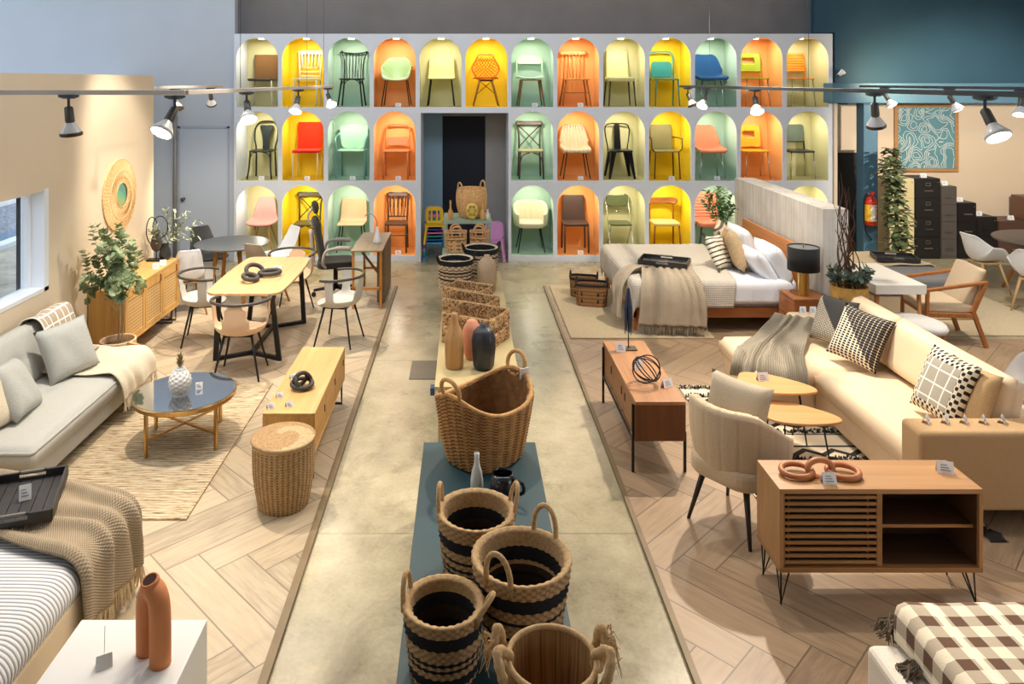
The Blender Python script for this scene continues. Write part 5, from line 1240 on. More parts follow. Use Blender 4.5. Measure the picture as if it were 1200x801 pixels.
for lab, x, y, h, r in (('black rimmed striped basket on the beige table, left of the taupe vase', -.11, 8.64, .36, .2), ('black rimmed striped basket behind the taupe vase', .19, 9.12, .38, .205)):
    t = thing('striped_basket', lab, 'basket', (x, y, .5005), 0, 'dark striped baskets on the beige table')
    ob = coil_basket(t, r * .92, r, h, BB, ch=.02, seg=70); ob.data.materials[0] = DROP
    loop_handle(t, r, h, .2, .08, .06, .6, .01, ROPEB); loop_handle(t, r, h, PI + .3, .08, .06, .5, .01, ROPEB)
t = thing('bottle_vase', 'rounded taupe bottle vase between the wicker trays and dark baskets', 'vase', (.25, 8.58, .5005))
MB().lathe([(0, 0), (.085, 0), (.1, .02), (.112, .14), (.115, .26), (.1, .33), (.06, .375), (.034, .385), (.034, .415), (.026, .417), (0, .39)], 30).build('body', mat('taupe_stoneware', rgb(176, 150, 120), .7, 0, .06, 30), t, smooth=True)

# ---------------------------------------------------------------- stepped stand at the doorway
t = thing('stepped_stand', 'pale green two-step stand of totes and bottles in front of the doorway', 'stand', (.03, 10.3, -.02))
PGR = mat('pale_green_paint', rgb(150, 168, 148), .5, 0, .05)
MB().box(-.33, .33, -.55, -.1, .62, .66).build('lower_shelf', PGR, t, bevel=.003); MB().box(-.33, .33, -.1, .55, .98, 1.02).build('upper_shelf', PGR, t, bevel=.003)
for x in (-.3, .3):
    for y, z in ((-.52, .62), (-.08, .98), (.52, .98)): MB().box(x - .02, x + .02, y - .02, y + .02, 0, z).build('leg', PGR, t)
def tote_bag(label, x, y, z, w, h, rz):
    t = thing('openwork_tote', label, 'basket', (x, y, z), rz, 'openwork totes on the stand'); d = w * .6
    TM = mat('openwork_cane', rgb(206, 160, 108), .8, 0, .25, 40)
    def ring(k): return [(w / 2 * (.9 + .1 * k) * math.copysign(abs(math.cos(a)) ** .6, math.cos(a)), d / 2 * (.9 + .1 * k) * math.copysign(abs(math.sin(a)) ** .6, math.sin(a)), h * k) for a in [2 * PI * i / 28 for i in range(28)]]
    for a, b in ((0, .55), (.62, .70), (.92, 1.0)):
        m = MB(); m.grid([ring(a + (b - a) * q / 6) for q in range(7)], True, skip=(lambda i, j: (i % 2 == 1 and j % 2 == 1)) if a == 0 else None); m.build('woven_band', TM, t, solid=.014)
    m = MB(); r0, r1 = ring(.7), ring(.92)
    for i in range(0, 28, 2): m.tube([r0[i], r1[i]], .006, 4)
    m.build('woven_post', TM, t)['kind'] = 'stuff'; MB().cap(ring(.01)).build('base', TM, t, solid=.01)
    for s in (-1, 1): MB().tube([(.07 * math.cos(q), s * d / 2, h * .98 + .075 * math.sin(q)) for q in [PI * k / 12 for k in range(13)]], .012, 8).build('handle', TM, t, smooth=True)
tote_bag('openwork cane tote bag on the lower step of the stand, at left', -.12, 9.96, .6465, .28, .27, .1)
tote_bag('openwork cane tote bag on the lower step of the stand, at right', .19, 9.99, .6465, .25, .27, -.1)
t = thing('belly_basket', 'round straw belly basket with ring handles on top of the stand', 'basket', (.09, 10.55, 1.0005), .6)
n = 22; prof = [(0, 0)] + [(.14 + .075 * math.sin(PI * (.1 + .62 * k / n)), .40 * k / n) for k in range(n + 1)] + [(.19, .39), (.18, .2), (.1, .02)]
MB().lathe(prof, 72, disp=lambda i, j: .005 * ((i // 2 + j) % 2)).build('basket_body', mat('straw', rgb(216, 168, 108), .85, 0, .25, 40), t, smooth=True)
loop_handle(t, .19, .39, 0, .11, .1, .1, .011); loop_handle(t, .19, .39, PI, .11, .1, .1, .011)
t = thing('gold_plate', 'golden oval openwork plate ornament before the straw basket', 'ornament', (.095, 10.28, 1.0005))
GLD = mat('brass_gold', rgb(230, 194, 96), .35, .3, .1, 20)
MB().cbox((0, .02, .01), (.08, .05, .02)).build('foot', GLD, t, bevel=.004)
Mx = Matrix.Translation((0, 0, .125)) @ Matrix.Rotation(PI / 2 - .2, 4, 'X')
MB().lathe([(0, .012), (.04, .01), (.07, .014), (.085, .006), (.085, -.004), (0, 0)], 30, sy=1.3).xf(Mx).build('plate', GLD, t, smooth=True)
for q in range(6): MB().tube([(.05 * math.cos(q * PI / 3) + .016 * math.cos(a), .06 * math.sin(q * PI / 3) + .016 * math.sin(a), .016) for a in [2 * PI * k / 12 for k in range(12)]], .004, 5, True).xf(Mx).build('boss', mat('brass_dark', rgb(120, 88, 34), .4, .6, 0), t, smooth=True)
for lab, x, y, c, h in (('slim tan bottle at the left end of the stand top step', -.2, 10.34, rgb(206, 150, 86), .24), ('slim tan bottle right of the golden plate', .24, 10.3, rgb(210, 160, 90), .22), ('white small bottle at the right end of the stand top step', .31, 10.32, rgb(220, 212, 196), .14)):
    t = thing('bottle', lab, 'bottle', (x, y, 1.0005), 0, 'small bottles on the stand')
    MB().lathe([(0, 0), (.03, 0), (.034, .01), (.034, h * .45), (.014, h * .62), (.011, h * .9), (.015, h), (0, h)], 18).build('body', mat('bottle_%d' % int(h * 100), c, .35, 0, .05), t, smooth=True)
    MB().lathe([(0, h), (.012, h), (.012, h + .02), (0, h + .02)], 12).build('stopper', mat('cork', rgb(180, 136, 88), .9), t)
# ---------------------------------------------------------------- kids chairs by the doorway
def kid_chair(label, x, y, z, rz, mt, group, slots=True, s=1.0):
    t = thing('kids_chair', label, 'kids chair', (x, y, z), rz, group)
    k = lambda i, j: (4 <= j <= 12 and i in (2, 4, 5, 7)) if slots else False
    back(t, mt, .30 * s, .27 * s, .27 * s, .53 * s, .13 * s, .04, .015, nr=12, nc=10, r=.07 * s, th=.014, sub=0, skip=k)
    slab(t, mt, .30 * s, .27 * s, .28 * s, .02, round_=.04)
    for sx in (-1, 1):
        for sy in (-1, 1): MB().bar((sx * .125 * s, sy * .11 * s, .265 * s), (sx * .16 * s, sy * .15 * s, 0), .034 * s, .028 * s).build('leg', mt, t)
    return t
STK = 'stacked plastic kids chairs in the doorway'
for k, (nm, c) in enumerate((('cyan', (70, 170, 200)), ('blue', (40, 92, 170)), ('green', (40, 150, 120)), ('pink', (214, 110, 170)), ('dark blue', (50, 60, 150)), ('yellow', (236, 192, 40)))):
    pos = ('lowest in the stack', 'second from the bottom of the stack', 'third from the bottom of the stack', 'third from the top of the stack', 'just under the yellow one', 'on top of the stack')[k]
    kid_chair('small ' + nm + ' plastic kids chair, ' + pos + ' in the doorway', -.50, 12.32, -.0195 + .055 * k, .08, pm('kid_' + nm.replace(' ', '_'), *c), STK, True, 1.06)
kid_chair('pink plastic kids chair at the right of the doorway', .47, 12.3, -.0195, -.1, pm('kid_rose', 224, 156, 208), None, False, 1.12)
# ---------------------------------------------------------------- right: dark sideboard
WAL = wood('walnut', rgb(120, 74, 40), .72, 1, 1.0); WALX = wood('walnut_side', rgb(106, 62, 32), .7, 2, 1.0)
t = thing('walnut_sideboard', 'long walnut sideboard on black steel legs right of the aisle', 'sideboard', (1.255, 5.53, 0))
W_, L_ = .37, 1.3
MB().box(0, W_, 0, L_, .515, .54).build('top_board', wood('walnut_top', rgb(166, 116, 76), .78, 1, 1.0), t, bevel=.002)
for y in (0, L_ - .022): MB().box(.0, W_, y, y + .022, .25, .515).build('side_panel', WALX, t)
MB().box(0, W_, .022, L_ - .022, .25, .272).build('bottom_board', WAL, t); MB().box(W_ - .02, W_, .022, L_ - .022, .272, .515).build('back_panel', WAL, t)
for k in range(3):
    y0 = .024 + k * .4185; d = MB().box(.002, .02, y0, y0 + .412, .275, .512).build('door', wood('walnut_door', rgb(146, 96, 56), .75, 1, 1.0), t)
    MB().cbox((.0, y0 + (.06 if k else .35), .42), (.006, .018, .06)).build('finger_slot', BLACK, d)
for x in (-.008, W_ + .008):
    for y in (.05, L_ - .05): MB().box(x - .009, x + .009, y - .011, y + .011, 0, .30 if x > 0 else .50).build('leg', BLACK, t)
for y in (.05, .4425, .861, L_ - .05): MB().cbox((-.014, y, .29), (.012, .016, .016)).build('steel_bolt', CHROME, t)
MB().bar((-.008, .05, .24), (-.008, L_ - .05, .24), .014, .014).build('rail', BLACK, t)
t = thing('wire_sphere', 'black wire sphere ornament on the walnut sideboard', 'ornament', (1.415, 5.86, .54))
for k in range(5):
    M = Matrix.Translation((0, 0, .115)) @ Matrix.Rotation(k * .72 + .4, 4, 'Z') @ Matrix.Rotation(.45 + .27 * k, 4, 'X')
    MB().tube([M @ V((.11 * math.cos(a), .11 * math.sin(a), 0)) for a in [2 * PI * q / 36 for q in range(36)]], .005, 6, True).build('ring', BLACK, t, smooth=True)
card('white price card right of the wire sphere', (1.565, 5.80, .5405), .5, .09, .06); card('white price card behind the wire sphere', (1.42, 6.16, .5405), .3, .07, .08); card('white price card at the foot of the feather figure', (1.36, 6.55, .5405), -.2, .08, .08)
t = thing('tassel_figure', 'dark blue tassel figure on a thin stand at the sideboard far end', 'ornament', (1.44, 6.62, .54))
MB().box(-.07, .07, -.05, .05, 0, .012).build('base', mat('bronze_base', rgb(84, 76, 58), .4, .6, 0), t, bevel=.002); MB().tube([(0, 0, .01), (0, 0, .54)], .005, 6).build('stem', BLACK, t)
m = MB(); rr = random.Random(4)
for k in range(46):
    a = rr.uniform(0, 2 * PI); m.tube([(.006 * math.cos(a), .006 * math.sin(a), .53), (.03 * math.cos(a), .03 * math.sin(a), .36), (.03 * math.cos(a), .03 * math.sin(a), .12 + rr.uniform(0, .12))], [.006, .006, .002], 4, caps=False)
stuff(m.build('tassel', mat('navy_yarn', rgb(52, 60, 84), .9, 0, .2, 30), t))

# ---------------------------------------------------------------- bed group
RUGC = fabric('cream_rug', rgb(206, 186, 150), rgb(172, 150, 114), 160, .5)
props(MB().box(0, 1.62, 0, 2.15, 0, .016).build('area_rug', RUGC, None, (1.19, 8.45, .0005), bevel=.005), 'beige rug lying under the double bed', 'rug')
t = thing('double_bed', 'wooden double bed with cream quilt and white sheet before the partition', 'bed', (2.9, 9.6, .018))
BW = wood('bed_wood', rgb(178, 110, 60), .76, 0, 1.0)
X0, X1, Y0, Y1 = -.95, .93, -.92, .92
MB().box(X0, X1, Y0, Y0 + .035, .15, .27).build('side_rail', BW, t, bevel=.004); MB().box(X0, X1, Y1 - .035, Y1, .15, .27).build('side_rail', BW, t, bevel=.004); MB().box(X0, X0 + .035, Y0, Y1, .15, .27).build('foot_rail', BW, t, bevel=.004)
for y in (Y0 + .05, Y1 - .05): MB().box(X0 + .005, X0 + .065, y - .03, y + .03, 0, .15).build('leg', BW, t)
hb = MB().box(0, .035, Y0 - .02, Y1 + .02, .0, .97).build('headboard', wood('headboard_wood', rgb(190, 122, 66), .8, 1, 1.0), t, (X1, 0, 0), bevel=.015, rot=(0, .06, 0))
SHEET = fabric('white_sheet', rgb(244, 244, 246), rgb(222, 222, 226), 200, .2, .8, .02)
MB().box(X0 + .04, X1 - .01, Y0 + .04, Y1 - .04, .2, .56).build('mattress', SHEET, t, bevel=.05, seg=4)
def cover(name, mt, x0, x1, y0, y1, top, dl, dr, dn, df, r=.05, step=.035, wr=.006, th=.012, seed=0, quilt=0, parent=None, flare=.02, belly=0.0, slant=0.0):
    def axis(a, b, lo, hi):
        v = [a - lo + (lo) * k / max(1, int(lo / step)) for k in range(int(lo / step))] if lo else []
        n = int((b - a) / step); v += [a + (b - a) * k / n for k in range(n + 1)]
        if hi: v += [b + hi * (k + 1) / max(1, int(hi / step)) for k in range(int(hi / step))]
        return v
    xs = axis(x0, x1, dl, dr); ys = axis(y0, y1, dn, df); rows = []
    for y in ys:
        row = []
        for x in xs:
            xx = x + slant * (y - y0) * max(0, (x - x0) / (x1 - x0))
            ox = min(0, x - x0) + max(0, x - x1); oy = min(0, y - y0) + max(0, y - y1)
            cx = min(max(x, x0), x1) + (xx - x); cy = min(max(y, y0), y1); s = math.hypot(ox, oy)
            u = V((ox, oy, 0)).normalized() if s > 0 else V((0, 0, 0))
            if s < r * PI / 2: out, dz = r * math.sin(s / r), r * (1 - math.cos(s / r))
            else: out, dz = r + flare * (s - r * PI / 2), r + (s - r * PI / 2)
            nz = noise.noise(V((x * 3.1 + seed, y * 3.1, seed))); fold = math.sin((x if abs(oy) > abs(ox) else y) * 21 + 3 * nz) * .5
            w_ = wr * (nz * 1.6 + (fold * 1.6 * min(1, s / .12) if s > 0 else 0))
            q = 0
            if quilt: q = .006 * (abs(math.sin(PI * (x + y) / quilt)) * abs(math.sin(PI * (x - y) / quilt))) ** .5
            bl = belly * (1 - ((2 * (min(max(x, x0), x1) - x0) / (x1 - x0) - 1) ** 4)) * (1 - ((2 * (cy - y0) / (y1 - y0) - 1) ** 4))
            p = V((cx, cy, top - dz)) + u * (out + max(0, w_) + q) + V((0, 0, (w_ + q + bl) if s < r else 0))
            row.append(p)
        rows.append(row)
    return MB().grid(rows, us=xs, vs=ys).build(name, mt, parent, solid=th, smooth=True, off=1)
QUILT = knit('cream_quilt', rgb(222, 213, 198), rgb(190, 178, 160), .05, .05, .9, True)
cover('fitted_sheet', SHEET, .0, X1 - .02, Y0 + .02, Y1 - .02, .565, 0, 0, .27, .2, wr=.008, seed=3, parent=t)
cover('quilt', QUILT, X0 + .03, .22, Y0 + .0, Y1 + .0, .585, .34, 0, .33, .33, r=.06, step=.022, wr=.008, quilt=.07, seed=6, parent=t, slant=.12)
OATK = knit('oat_knit', rgb(216, 200, 174), rgb(140, 120, 96), .028, .02, .9)
drape('throw', 'taupe chunky knit throw with fringe hanging over the foot of the bed', OATK, [(2.62, 9.5, .635), (2.45, 9.1, .64), (2.38, 8.8, .645), (2.36, 8.62, .60), (2.355, 8.545, .45), (2.35, 8.53, .28), (2.345, 8.52, .13)], (1, -.12, 0), .62, amp=.014, waves=6, th=.012, seed=7, fringe=(1,), fr_len=.09, fr_mat=OATK, nu=56, fan=.45)
th = [o for o in bpy.data.objects if o.name.startswith('throw')][-1]
drape('folded_end', None, OATK, [(2.30, 9.2, .65), (2.1, 9.05, .66), (1.93, 8.95, .63), (1.83, 8.9, .5), (1.80, 8.86, .3), (1.79, 8.84, .14)], (.35, -1, 0), .20, amp=.016, waves=2, th=.012, seed=17, nu=24, cat=None).parent = th
tray('black wooden tray lying on the double bed', 2.42, 9.12, .692, .56, .34, -.42, .055)
tray_empty = [o for o in bpy.data.objects if o.name.startswith('serving_tray')][-1]
WP = fabric('white_pillow', rgb(246, 247, 250), rgb(226, 228, 232), 200, .2, .8, .02)
PW = 'white bed pillows'
pillow('bed_pillow', 'white bed pillow nearest the table lamp, propped on the headboard', WP, .68, .46, .2, (3.68, 8.98, .76), (math.radians(66), 0, math.radians(90)), 'pillow', PW)
pillow('bed_pillow', 'white bed pillow lying low in front of the one by the lamp', WP, .64, .44, .17, (3.50, 9.0, .72), (math.radians(54), 0, math.radians(92)), 'pillow', PW)
pillow('bed_pillow', 'white bed pillow at the far side of the headboard', WP, .66, .46, .2, (3.69, 9.98, .76), (math.radians(68), 0, math.radians(90)), 'pillow', PW)
TANF = fabric('tan_woven', rgb(206, 180, 140), rgb(160, 130, 90), 120, .6); 
def bandmat(name, c1, c2, k, thr=.5, diag=False, wob=0.0):
    if name in MATS: return MATS[name]
    n = NT(name); x, y, z = n.sep(n.coord('UV')); a = n.m('MULTIPLY', y, 2 * PI / k)
    if wob: a = n.m('ADD', a, n.m('MULTIPLY', n.noise(n.coord('UV'), 6, 2), wob))
    f = n.m('GREATER_THAN', n.m('SINE', a), thr); MATS[name] = n.set(n.mix(f, c1, c2), .9); n.bump(n.noise(n.coord('UV'), 200, 2), .4, .003); return MATS[name]
pillow('throw_pillow', 'tan woven throw pillow in front of the white bed pillows', TANF, .54, .48, .18, (3.33, 9.22, .83), (math.radians(68), .1, math.radians(70)), 'pillow')
pillow('throw_pillow', 'white throw pillow with thin dark wavy stripes and tassels', bandmat('wavy_stripe', rgb(236, 226, 204), rgb(74, 64, 54), .055, .55, False, 5), .46, .42, .15, (3.13, 9.25, .80), (math.radians(62), .12, math.radians(50)), 'pillow')
tp = [o for o in bpy.data.objects if o.name.startswith('throw_pillow')][-1]
for sx in (-1, 1):
    for sy in (-1, 1):
        m = MB()
        for k in range(14): m.tube([(sx * .225, sy * .205, 0), (sx * .24 + .02 * math.cos(k), sy * .22 + .02 * math.sin(k), .01 * math.sin(k * 2)), (sx * .27 + .02 * math.cos(k), sy * .24 + .02 * math.sin(k), .0)], [.007, .008, .004], 4, caps=False)
        m.build('tassel', mat('tassel_brown', rgb(92, 80, 66), .9, 0, .2, 40), tp)
pillow('throw_pillow', 'beige patterned throw pillow with a dotted band behind the striped one', bandmat('dotted_band', rgb(214, 196, 166), rgb(92, 82, 70), .13, .72), .50, .46, .16, (3.38, 9.78, .84), (math.radians(64), -.05, math.radians(66)), 'pillow')
pillow('throw_pillow', 'brown fringed throw pillow between the striped and tan pillows', fabric('brown_wool', rgb(176, 138, 90), rgb(128, 94, 54), 120, .6), .46, .42, .12, (3.32, 9.42, .82), (math.radians(74), .0, math.radians(72)), 'pillow')
# nightstand and lamp, far nightstand with vase
def nightstand(label, x, y):
    t = thing('nightstand', label, 'nightstand', (x, y, 0)); c = wood('night_wood', rgb(160, 100, 56), .75, 1, 1.2)
    MB().box(-.19, .19, -.2, .2, .52, .545).build('top_board', c, t, bevel=.003); MB().box(-.17, .19, -.2, .2, .12, .52).build('carcass', wood('night_side', rgb(150, 92, 50), .75, 0, 1.2), t)
    for k in range(2):
        d = MB().box(-.19, -.168, -.196, .196, .125 + .2 * k, .315 + .2 * k).build('drawer', wood('night_front', rgb(172, 108, 62), .78, 1, 1.2), t, bevel=.002); MB().tube([(-.196, -.04, .27 + .2 * k), (-.21, 0, .275 + .2 * k), (-.196, .04, .27 + .2 * k)], .007, 6).build('pull', metal('copper_pull', rgb(216, 150, 92), .3), d)
    for a in (-.15, .15):
        for b in (-.16, .16): MB().tube([(a, b, .12), (a, b, 0)], [.018, .012], 8).build('leg', c, t)
nightstand('walnut two-drawer nightstand carrying the black drum lamp', 3.745, 8.31)
t = thing('table_lamp', 'table lamp with black drum shade and brass cylinder base', 'lamp', (3.74, 8.3, .545))
BRS = metal('brushed_brass', rgb(206, 172, 104), .28)
MB().lathe([(0, 0), (.068, 0), (.068, .01), (.058, .012), (.058, .27), (0, .27)], 32).build('base', BRS, t); MB().tube([(0, 0, .27), (0, 0, .54)], .006, 6).build('stem', BRS, t)
MB().lathe([(.165, .27), (.165, .53)], 48).build('shade', fabric('black_linen', rgb(46, 46, 46), rgb(30, 30, 30), 300, .3), t, solid=.004, smooth=True)
MB().lathe([(0, .515), (.163, .515)], 40).build('diffuser', mat('shade_top', rgb(120, 124, 124), .7, 0, 0), t); MB().lathe([(0, .55), (.012, .55), (.014, .535), (0, .53)], 12).build('finial', BRS, t)
nightstand('far nightstand behind the bed pillows holding the green sprig', 3.745, 10.82)
t = thing('leafy_sprig', 'green leafy sprig in a glass vase on the far nightstand', 'plant', (3.66, 10.78, .545)); rnd = random.Random(21)
MB().lathe([(0, 0), (.05, 0), (.06, .06), (.045, .16), (.05, .2)], 18).build('vase', mat('grey_vase', rgb(140, 150, 148), .2, 0, 0), t, smooth=True)
m = MB(); st = MB()
for k in range(13): spray(m, st, (0, 0, .12), (rnd.uniform(-.3, .24), rnd.uniform(-.15, .15), rnd.uniform(.55, .95)), 11, .085, .055, rnd, .05, r=.004, start=.4)
stuff(m.build('foliage', leafmat('sprig_leaf', rgb(58, 96, 40), rgb(112, 146, 72)), t)); st.build('stem', mat('stem_green', rgb(70, 90, 46), .8), t)
# grey partition
n = NT('streaked_plaster'); co = n.coord('Object', (3, 3, .5)); a = n.noise(n.coord('Object', (22, 22, .9)), 1.0, 4, .65); b = n.noise(n.coord(), 3, 4)
PART = n.set(n.ramp(n.m('ADD', n.m('MULTIPLY', a, .6), n.m('MULTIPLY', b, .4)), [(.3, rgb(176, 166, 152)), (.5, rgb(204, 198, 188)), (.7, rgb(222, 218, 210))]), .85); n.bump(a, .2, .004)
struct(MB().box(3.97, 4.25, 8.33, 11.05, -.02, 1.48).build('wall_partition', PART))
# baskets at the foot of the bed
def log_basket(label, x, y, rz, s=1.0):
    t = thing('open_weave_basket', label, 'basket', (x, y, .018), rz, 'dark handled baskets by the bed'); w, d, h = .38 * s, .26 * s, .26 * s
    mt = mat('brown_wicker', rgb(140, 98, 58), .85, 0, .3, 50, .4, 90); dk = mat('black_wicker', rgb(40, 30, 24), .85, 0, .2, 50)
    def ring(k, e=0): return [((w / 2 * (.92 + .08 * k) + e) * math.copysign(abs(math.cos(a)) ** .45, math.cos(a)), (d / 2 * (.92 + .08 * k) + e) * math.copysign(abs(math.sin(a)) ** .45, math.sin(a)), h * k) for a in [2 * PI * i / 48 for i in range(48)]]
    MB().grid([ring(q / 12, .004 * (q % 2)) for q in range(13)], True, matf=lambda i, j: 1 if (i % 4 == 1 and j in (2, 3, 6, 7)) or j >= 11 else 0).build('basket_body', [mt, dk], t, solid=.012)
    MB().cap(ring(.02)).build('base', mt, t, solid=.008)
    MB().tube([(p[0], p[1], p[2]) for p in ring(1.0)], .011, 6, True).build('rim', dk, t, smooth=True)
    for s_ in (-1, 1): MB().tube([(s_ * w / 2, .07 * math.cos(q), h + .075 * math.sin(q)) for q in [PI * k / 12 for k in range(13)]], .009, 7).build('handle', dk, t, smooth=True)
log_basket('brown open-weave basket with black handles at the foot of the bed, nearer one', 1.64, 9.72, -.25, 1.05); log_basket('brown open-weave basket half hidden behind the nearer one at the bed', 1.60, 10.12, -.25, .95)

# ---------------------------------------------------------------- L-shaped sofa
t = thing('corner_sofa', 'cream leather L-shaped corner sofa with chaise on the right', 'sofa', (3.2, 5.9, 0)); ox, oy = 3.2, 5.9
LEA = mat('cream_leather', rgb(238, 210, 174), .5, 0, .03, 6, .06, 120); LEAB = fabric('tan_weave_side', rgb(206, 170, 124), rgb(186, 148, 102), 260, .25)
def lb(name, x0, x1, y0, y1, z0, z1, bev=.03, mt=None): return MB().box(x0 - ox, x1 - ox, y0 - oy, y1 - oy, z0, z1).build(name, mt or LEA, t, bevel=bev, seg=4)
lb('base', 3.03, 3.9, 5.05, 6.5, .06, .27, .015); lb('chaise_base', 2.53, 3.9, 6.50, 7.34, .06, .27, .015)
Mo = Matrix.Translation((-ox, -oy, 0))
cushion('seat_cushion', LEA, 3.0, 3.74, 5.07, 6.45, .265, .415, .045, [(.5, .5, .008)], M=Mo, n=(20, 34), puff=.02)
cushion('chaise_cushion', LEA, 2.48, 3.74, 6.455, 7.34, .265, .415, .045, [], M=Mo, n=(30, 22), puff=.02)
lb('back_frame', 3.78, 4.0, 5.05, 7.42, .06, .60, .04); lb('end_back', 3.2, 3.98, 7.34, 7.52, .06, .60, .04)
def bcush(y0, y1, x=3.74):
    M = Matrix.Translation((x - ox, y0 - oy, .43)) @ Matrix.Rotation(math.radians(-76), 4, 'Y') @ Matrix.Scale(-1, 4, (0, 0, 1))
    return M
def back_cush(y0, y1):
    m = MB(); L = y1 - y0; nu, nv = 14, 26
    for sg in (1, -1):
        rows = []
        for j in range(nv + 1):
            row = []
            for i in range(nu + 1):
                u = 2 * i / nu - 1; v = 2 * j / nv - 1
                z = .045 + .07 * max(0, (1 - abs(u) ** 5) * (1 - abs(v) ** 10)) ** .5 if False else .115 * max(0, (1 - abs(u) ** 6) * (1 - abs(v) ** 14)) ** .4
                row.append((sg * z, v * L / 2, .225 * u))
            rows.append(row)
        m.grid(rows)
    m.xf(Matrix.Translation((3.70 - ox, (y0 + y1) / 2 - oy, .655)) @ Matrix.Rotation(.2, 4, 'Y'))
    return m.build('back_cushion', LEA, t, smooth=True)
back_cush(5.08, 6.42); back_cush(6.43, 7.1)
lb('armrest', 2.93, 4.02, 4.83, 5.06, .13, .64, .03, LEAB)
for x, y in ((3.0, 4.92), (3.92, 4.92), (2.62, 6.6), (2.62, 7.25), (3.9, 7.35)): MB().box(x - .03 - ox, x + .03 - ox, y - .03 - oy, y + .03 - oy, .0148 if x < 3.4 else 0, .13 if y < 5 else .07).build('foot', BLACK, t)
for k in range(5): card('white price card on the cream sofa armrest, ' + ('first from the left', 'second from the left', 'middle one', 'second from the right', 'first from the right')[k], (3.06 + .125 * k, 4.97, .642), .8, .05, .05)
card('white price card on the far end of the cream corner sofa, left one', (3.34, 7.42, .602), 0, .06, .07); card('white price card on the far end of the cream corner sofa, right one', (3.44, 7.42, .602), 0, .06, .07)
def latt(name, kx, ky, thr, c1, c2):
    if name in MATS: return MATS[name]
    n = NT(name); x, y, z = n.sep(n.coord('UV')); u = n.m('MULTIPLY', x, 2 * PI / kx); v = n.m('MULTIPLY', y, 2 * PI / ky)
    w_ = n.m('ADD', n.m('MULTIPLY', n.m('SINE', u), n.m('SINE', v)), n.m('MULTIPLY', n.m('SUBTRACT', x, .24), -.0))
    tt = n.m('ADD', thr, n.m('MULTIPLY', n.m('GREATER_THAN', n.m('ADD', x, y), .46), -.35))
    MATS[name] = n.set(n.mix(n.m('GREATER_THAN', n.m('ABSOLUTE', w_), tt), c1, c2), .9); n.bump(n.noise(n.coord('UV'), 220, 2), .4, .003); return MATS[name]
IV = rgb(232, 218, 192); BKc = rgb(34, 32, 32)
pillow('cushion', 'black and ivory diamond patterned cushion in the corner of the cream sofa', latt('diamond', .075, .045, .42, IV, BKc), .47, .47, .16, (3.42, 6.50, .685), (math.radians(62), .1, math.radians(-62)))
pillow('cushion', 'dark grid patterned cushion behind the diamond one on the cream sofa', latt('grid_dark', .03, .03, .25, IV, rgb(60, 58, 58)), .44, .44, .15, (3.42, 6.96, .68), (math.radians(66), -.05, math.radians(-70)))
def gridc(name):
    n = NT(name); x, y, z = n.sep(n.coord('UV')); a = n.m('LESS_THAN', n.m('FRACT', n.m('MULTIPLY', x, 9)), .1); b = n.m('LESS_THAN', n.m('FRACT', n.m('MULTIPLY', y, 9)), .1)
    zz = n.m('MULTIPLY', n.m('SINE', n.m('MULTIPLY', x, 130)), n.m('SINE', n.m('MULTIPLY', y, 110)))
    edge = n.m('GREATER_THAN', n.m('MAXIMUM', n.m('ABSOLUTE', n.m('SUBTRACT', x, .24)), n.m('ABSOLUTE', n.m('SUBTRACT', y, .24))), .165)
    c1 = n.mix(n.m('MAXIMUM', a, b), rgb(168, 160, 144), rgb(240, 234, 220)); c2 = n.mix(n.m('GREATER_THAN', zz, .1), IV, BKc); return n.set(n.mix(edge, c1, c2), .9)
pillow('cushion', 'cushion with grey windowpane centre and black dashed border at the sofa near end', gridc('pane_dash'), .48, .48, .15, (3.46, 5.42, .70), (math.radians(66), .0, math.radians(-86)))
pillow('cushion', 'plain tan cushion behind the dashed border one on the cream sofa', fabric('tan_velvet', rgb(206, 170, 122), None, 200, .2), .44, .44, .14, (3.55, 5.30, .685), (math.radians(70), 0, math.radians(-82)))
GKN = knit('grey_knit', rgb(186, 174, 152), rgb(112, 104, 92), .03, .012, .9, True)
drape('throw', 'grey herringbone knit throw crumpled on the chaise of the cream sofa', GKN, [(3.22, 7.30, .60), (3.10, 7.22, .48), (2.92, 7.0, .445), (2.78, 6.8, .445), (2.66, 6.58, .445), (2.61, 6.46, .425), (2.60, 6.42, .33)], (.78, -.45, 0), .50, amp=.032, waves=3.2, th=.012, seed=12, nu=52, fan=.5)

# ---------------------------------------------------------------- nesting tables and aztec rug
def aztec():
    n = NT('kilim_bands'); co = n.coord('Object'); x, y, z = n.sep(co); iv = rgb(228, 212, 184); bk_ = rgb(50, 46, 44)
    f = n.m('FRACT', n.m('MULTIPLY', y, 2.15)); 
    tri = n.m('ABSOLUTE', n.m('SUBTRACT', n.m('FRACT', n.m('MULTIPLY', x, 4.5)), .5))
    zig = n.m('MULTIPLY', n.m('LESS_THAN', n.m('ABSOLUTE', n.m('SUBTRACT', n.m('SUBTRACT', f, .62), n.m('MULTIPLY', tri, .35))), .06), 1.0)
    dash = n.m('MULTIPLY', n.m('LESS_THAN', n.m('ABSOLUTE', n.m('SUBTRACT', f, .45)), .05), n.m('GREATER_THAN', n.m('SINE', n.m('MULTIPLY', x, 60)), -.2))
    line = n.m('MAXIMUM', n.m('LESS_THAN', n.m('ABSOLUTE', n.m('SUBTRACT', f, .92)), .03), n.m('LESS_THAN', n.m('ABSOLUTE', n.m('SUBTRACT', f, .35)), .02))
    nz = n.noise(co, 30, 3); k = n.m('MAXIMUM', n.m('MAXIMUM', zig, dash), line)
    n.bump(nz, .6, .006); return n.set(n.mix(n.m('MULTIPLY', k, n.m('ADD', .7, nz)), iv, bk_), .95)
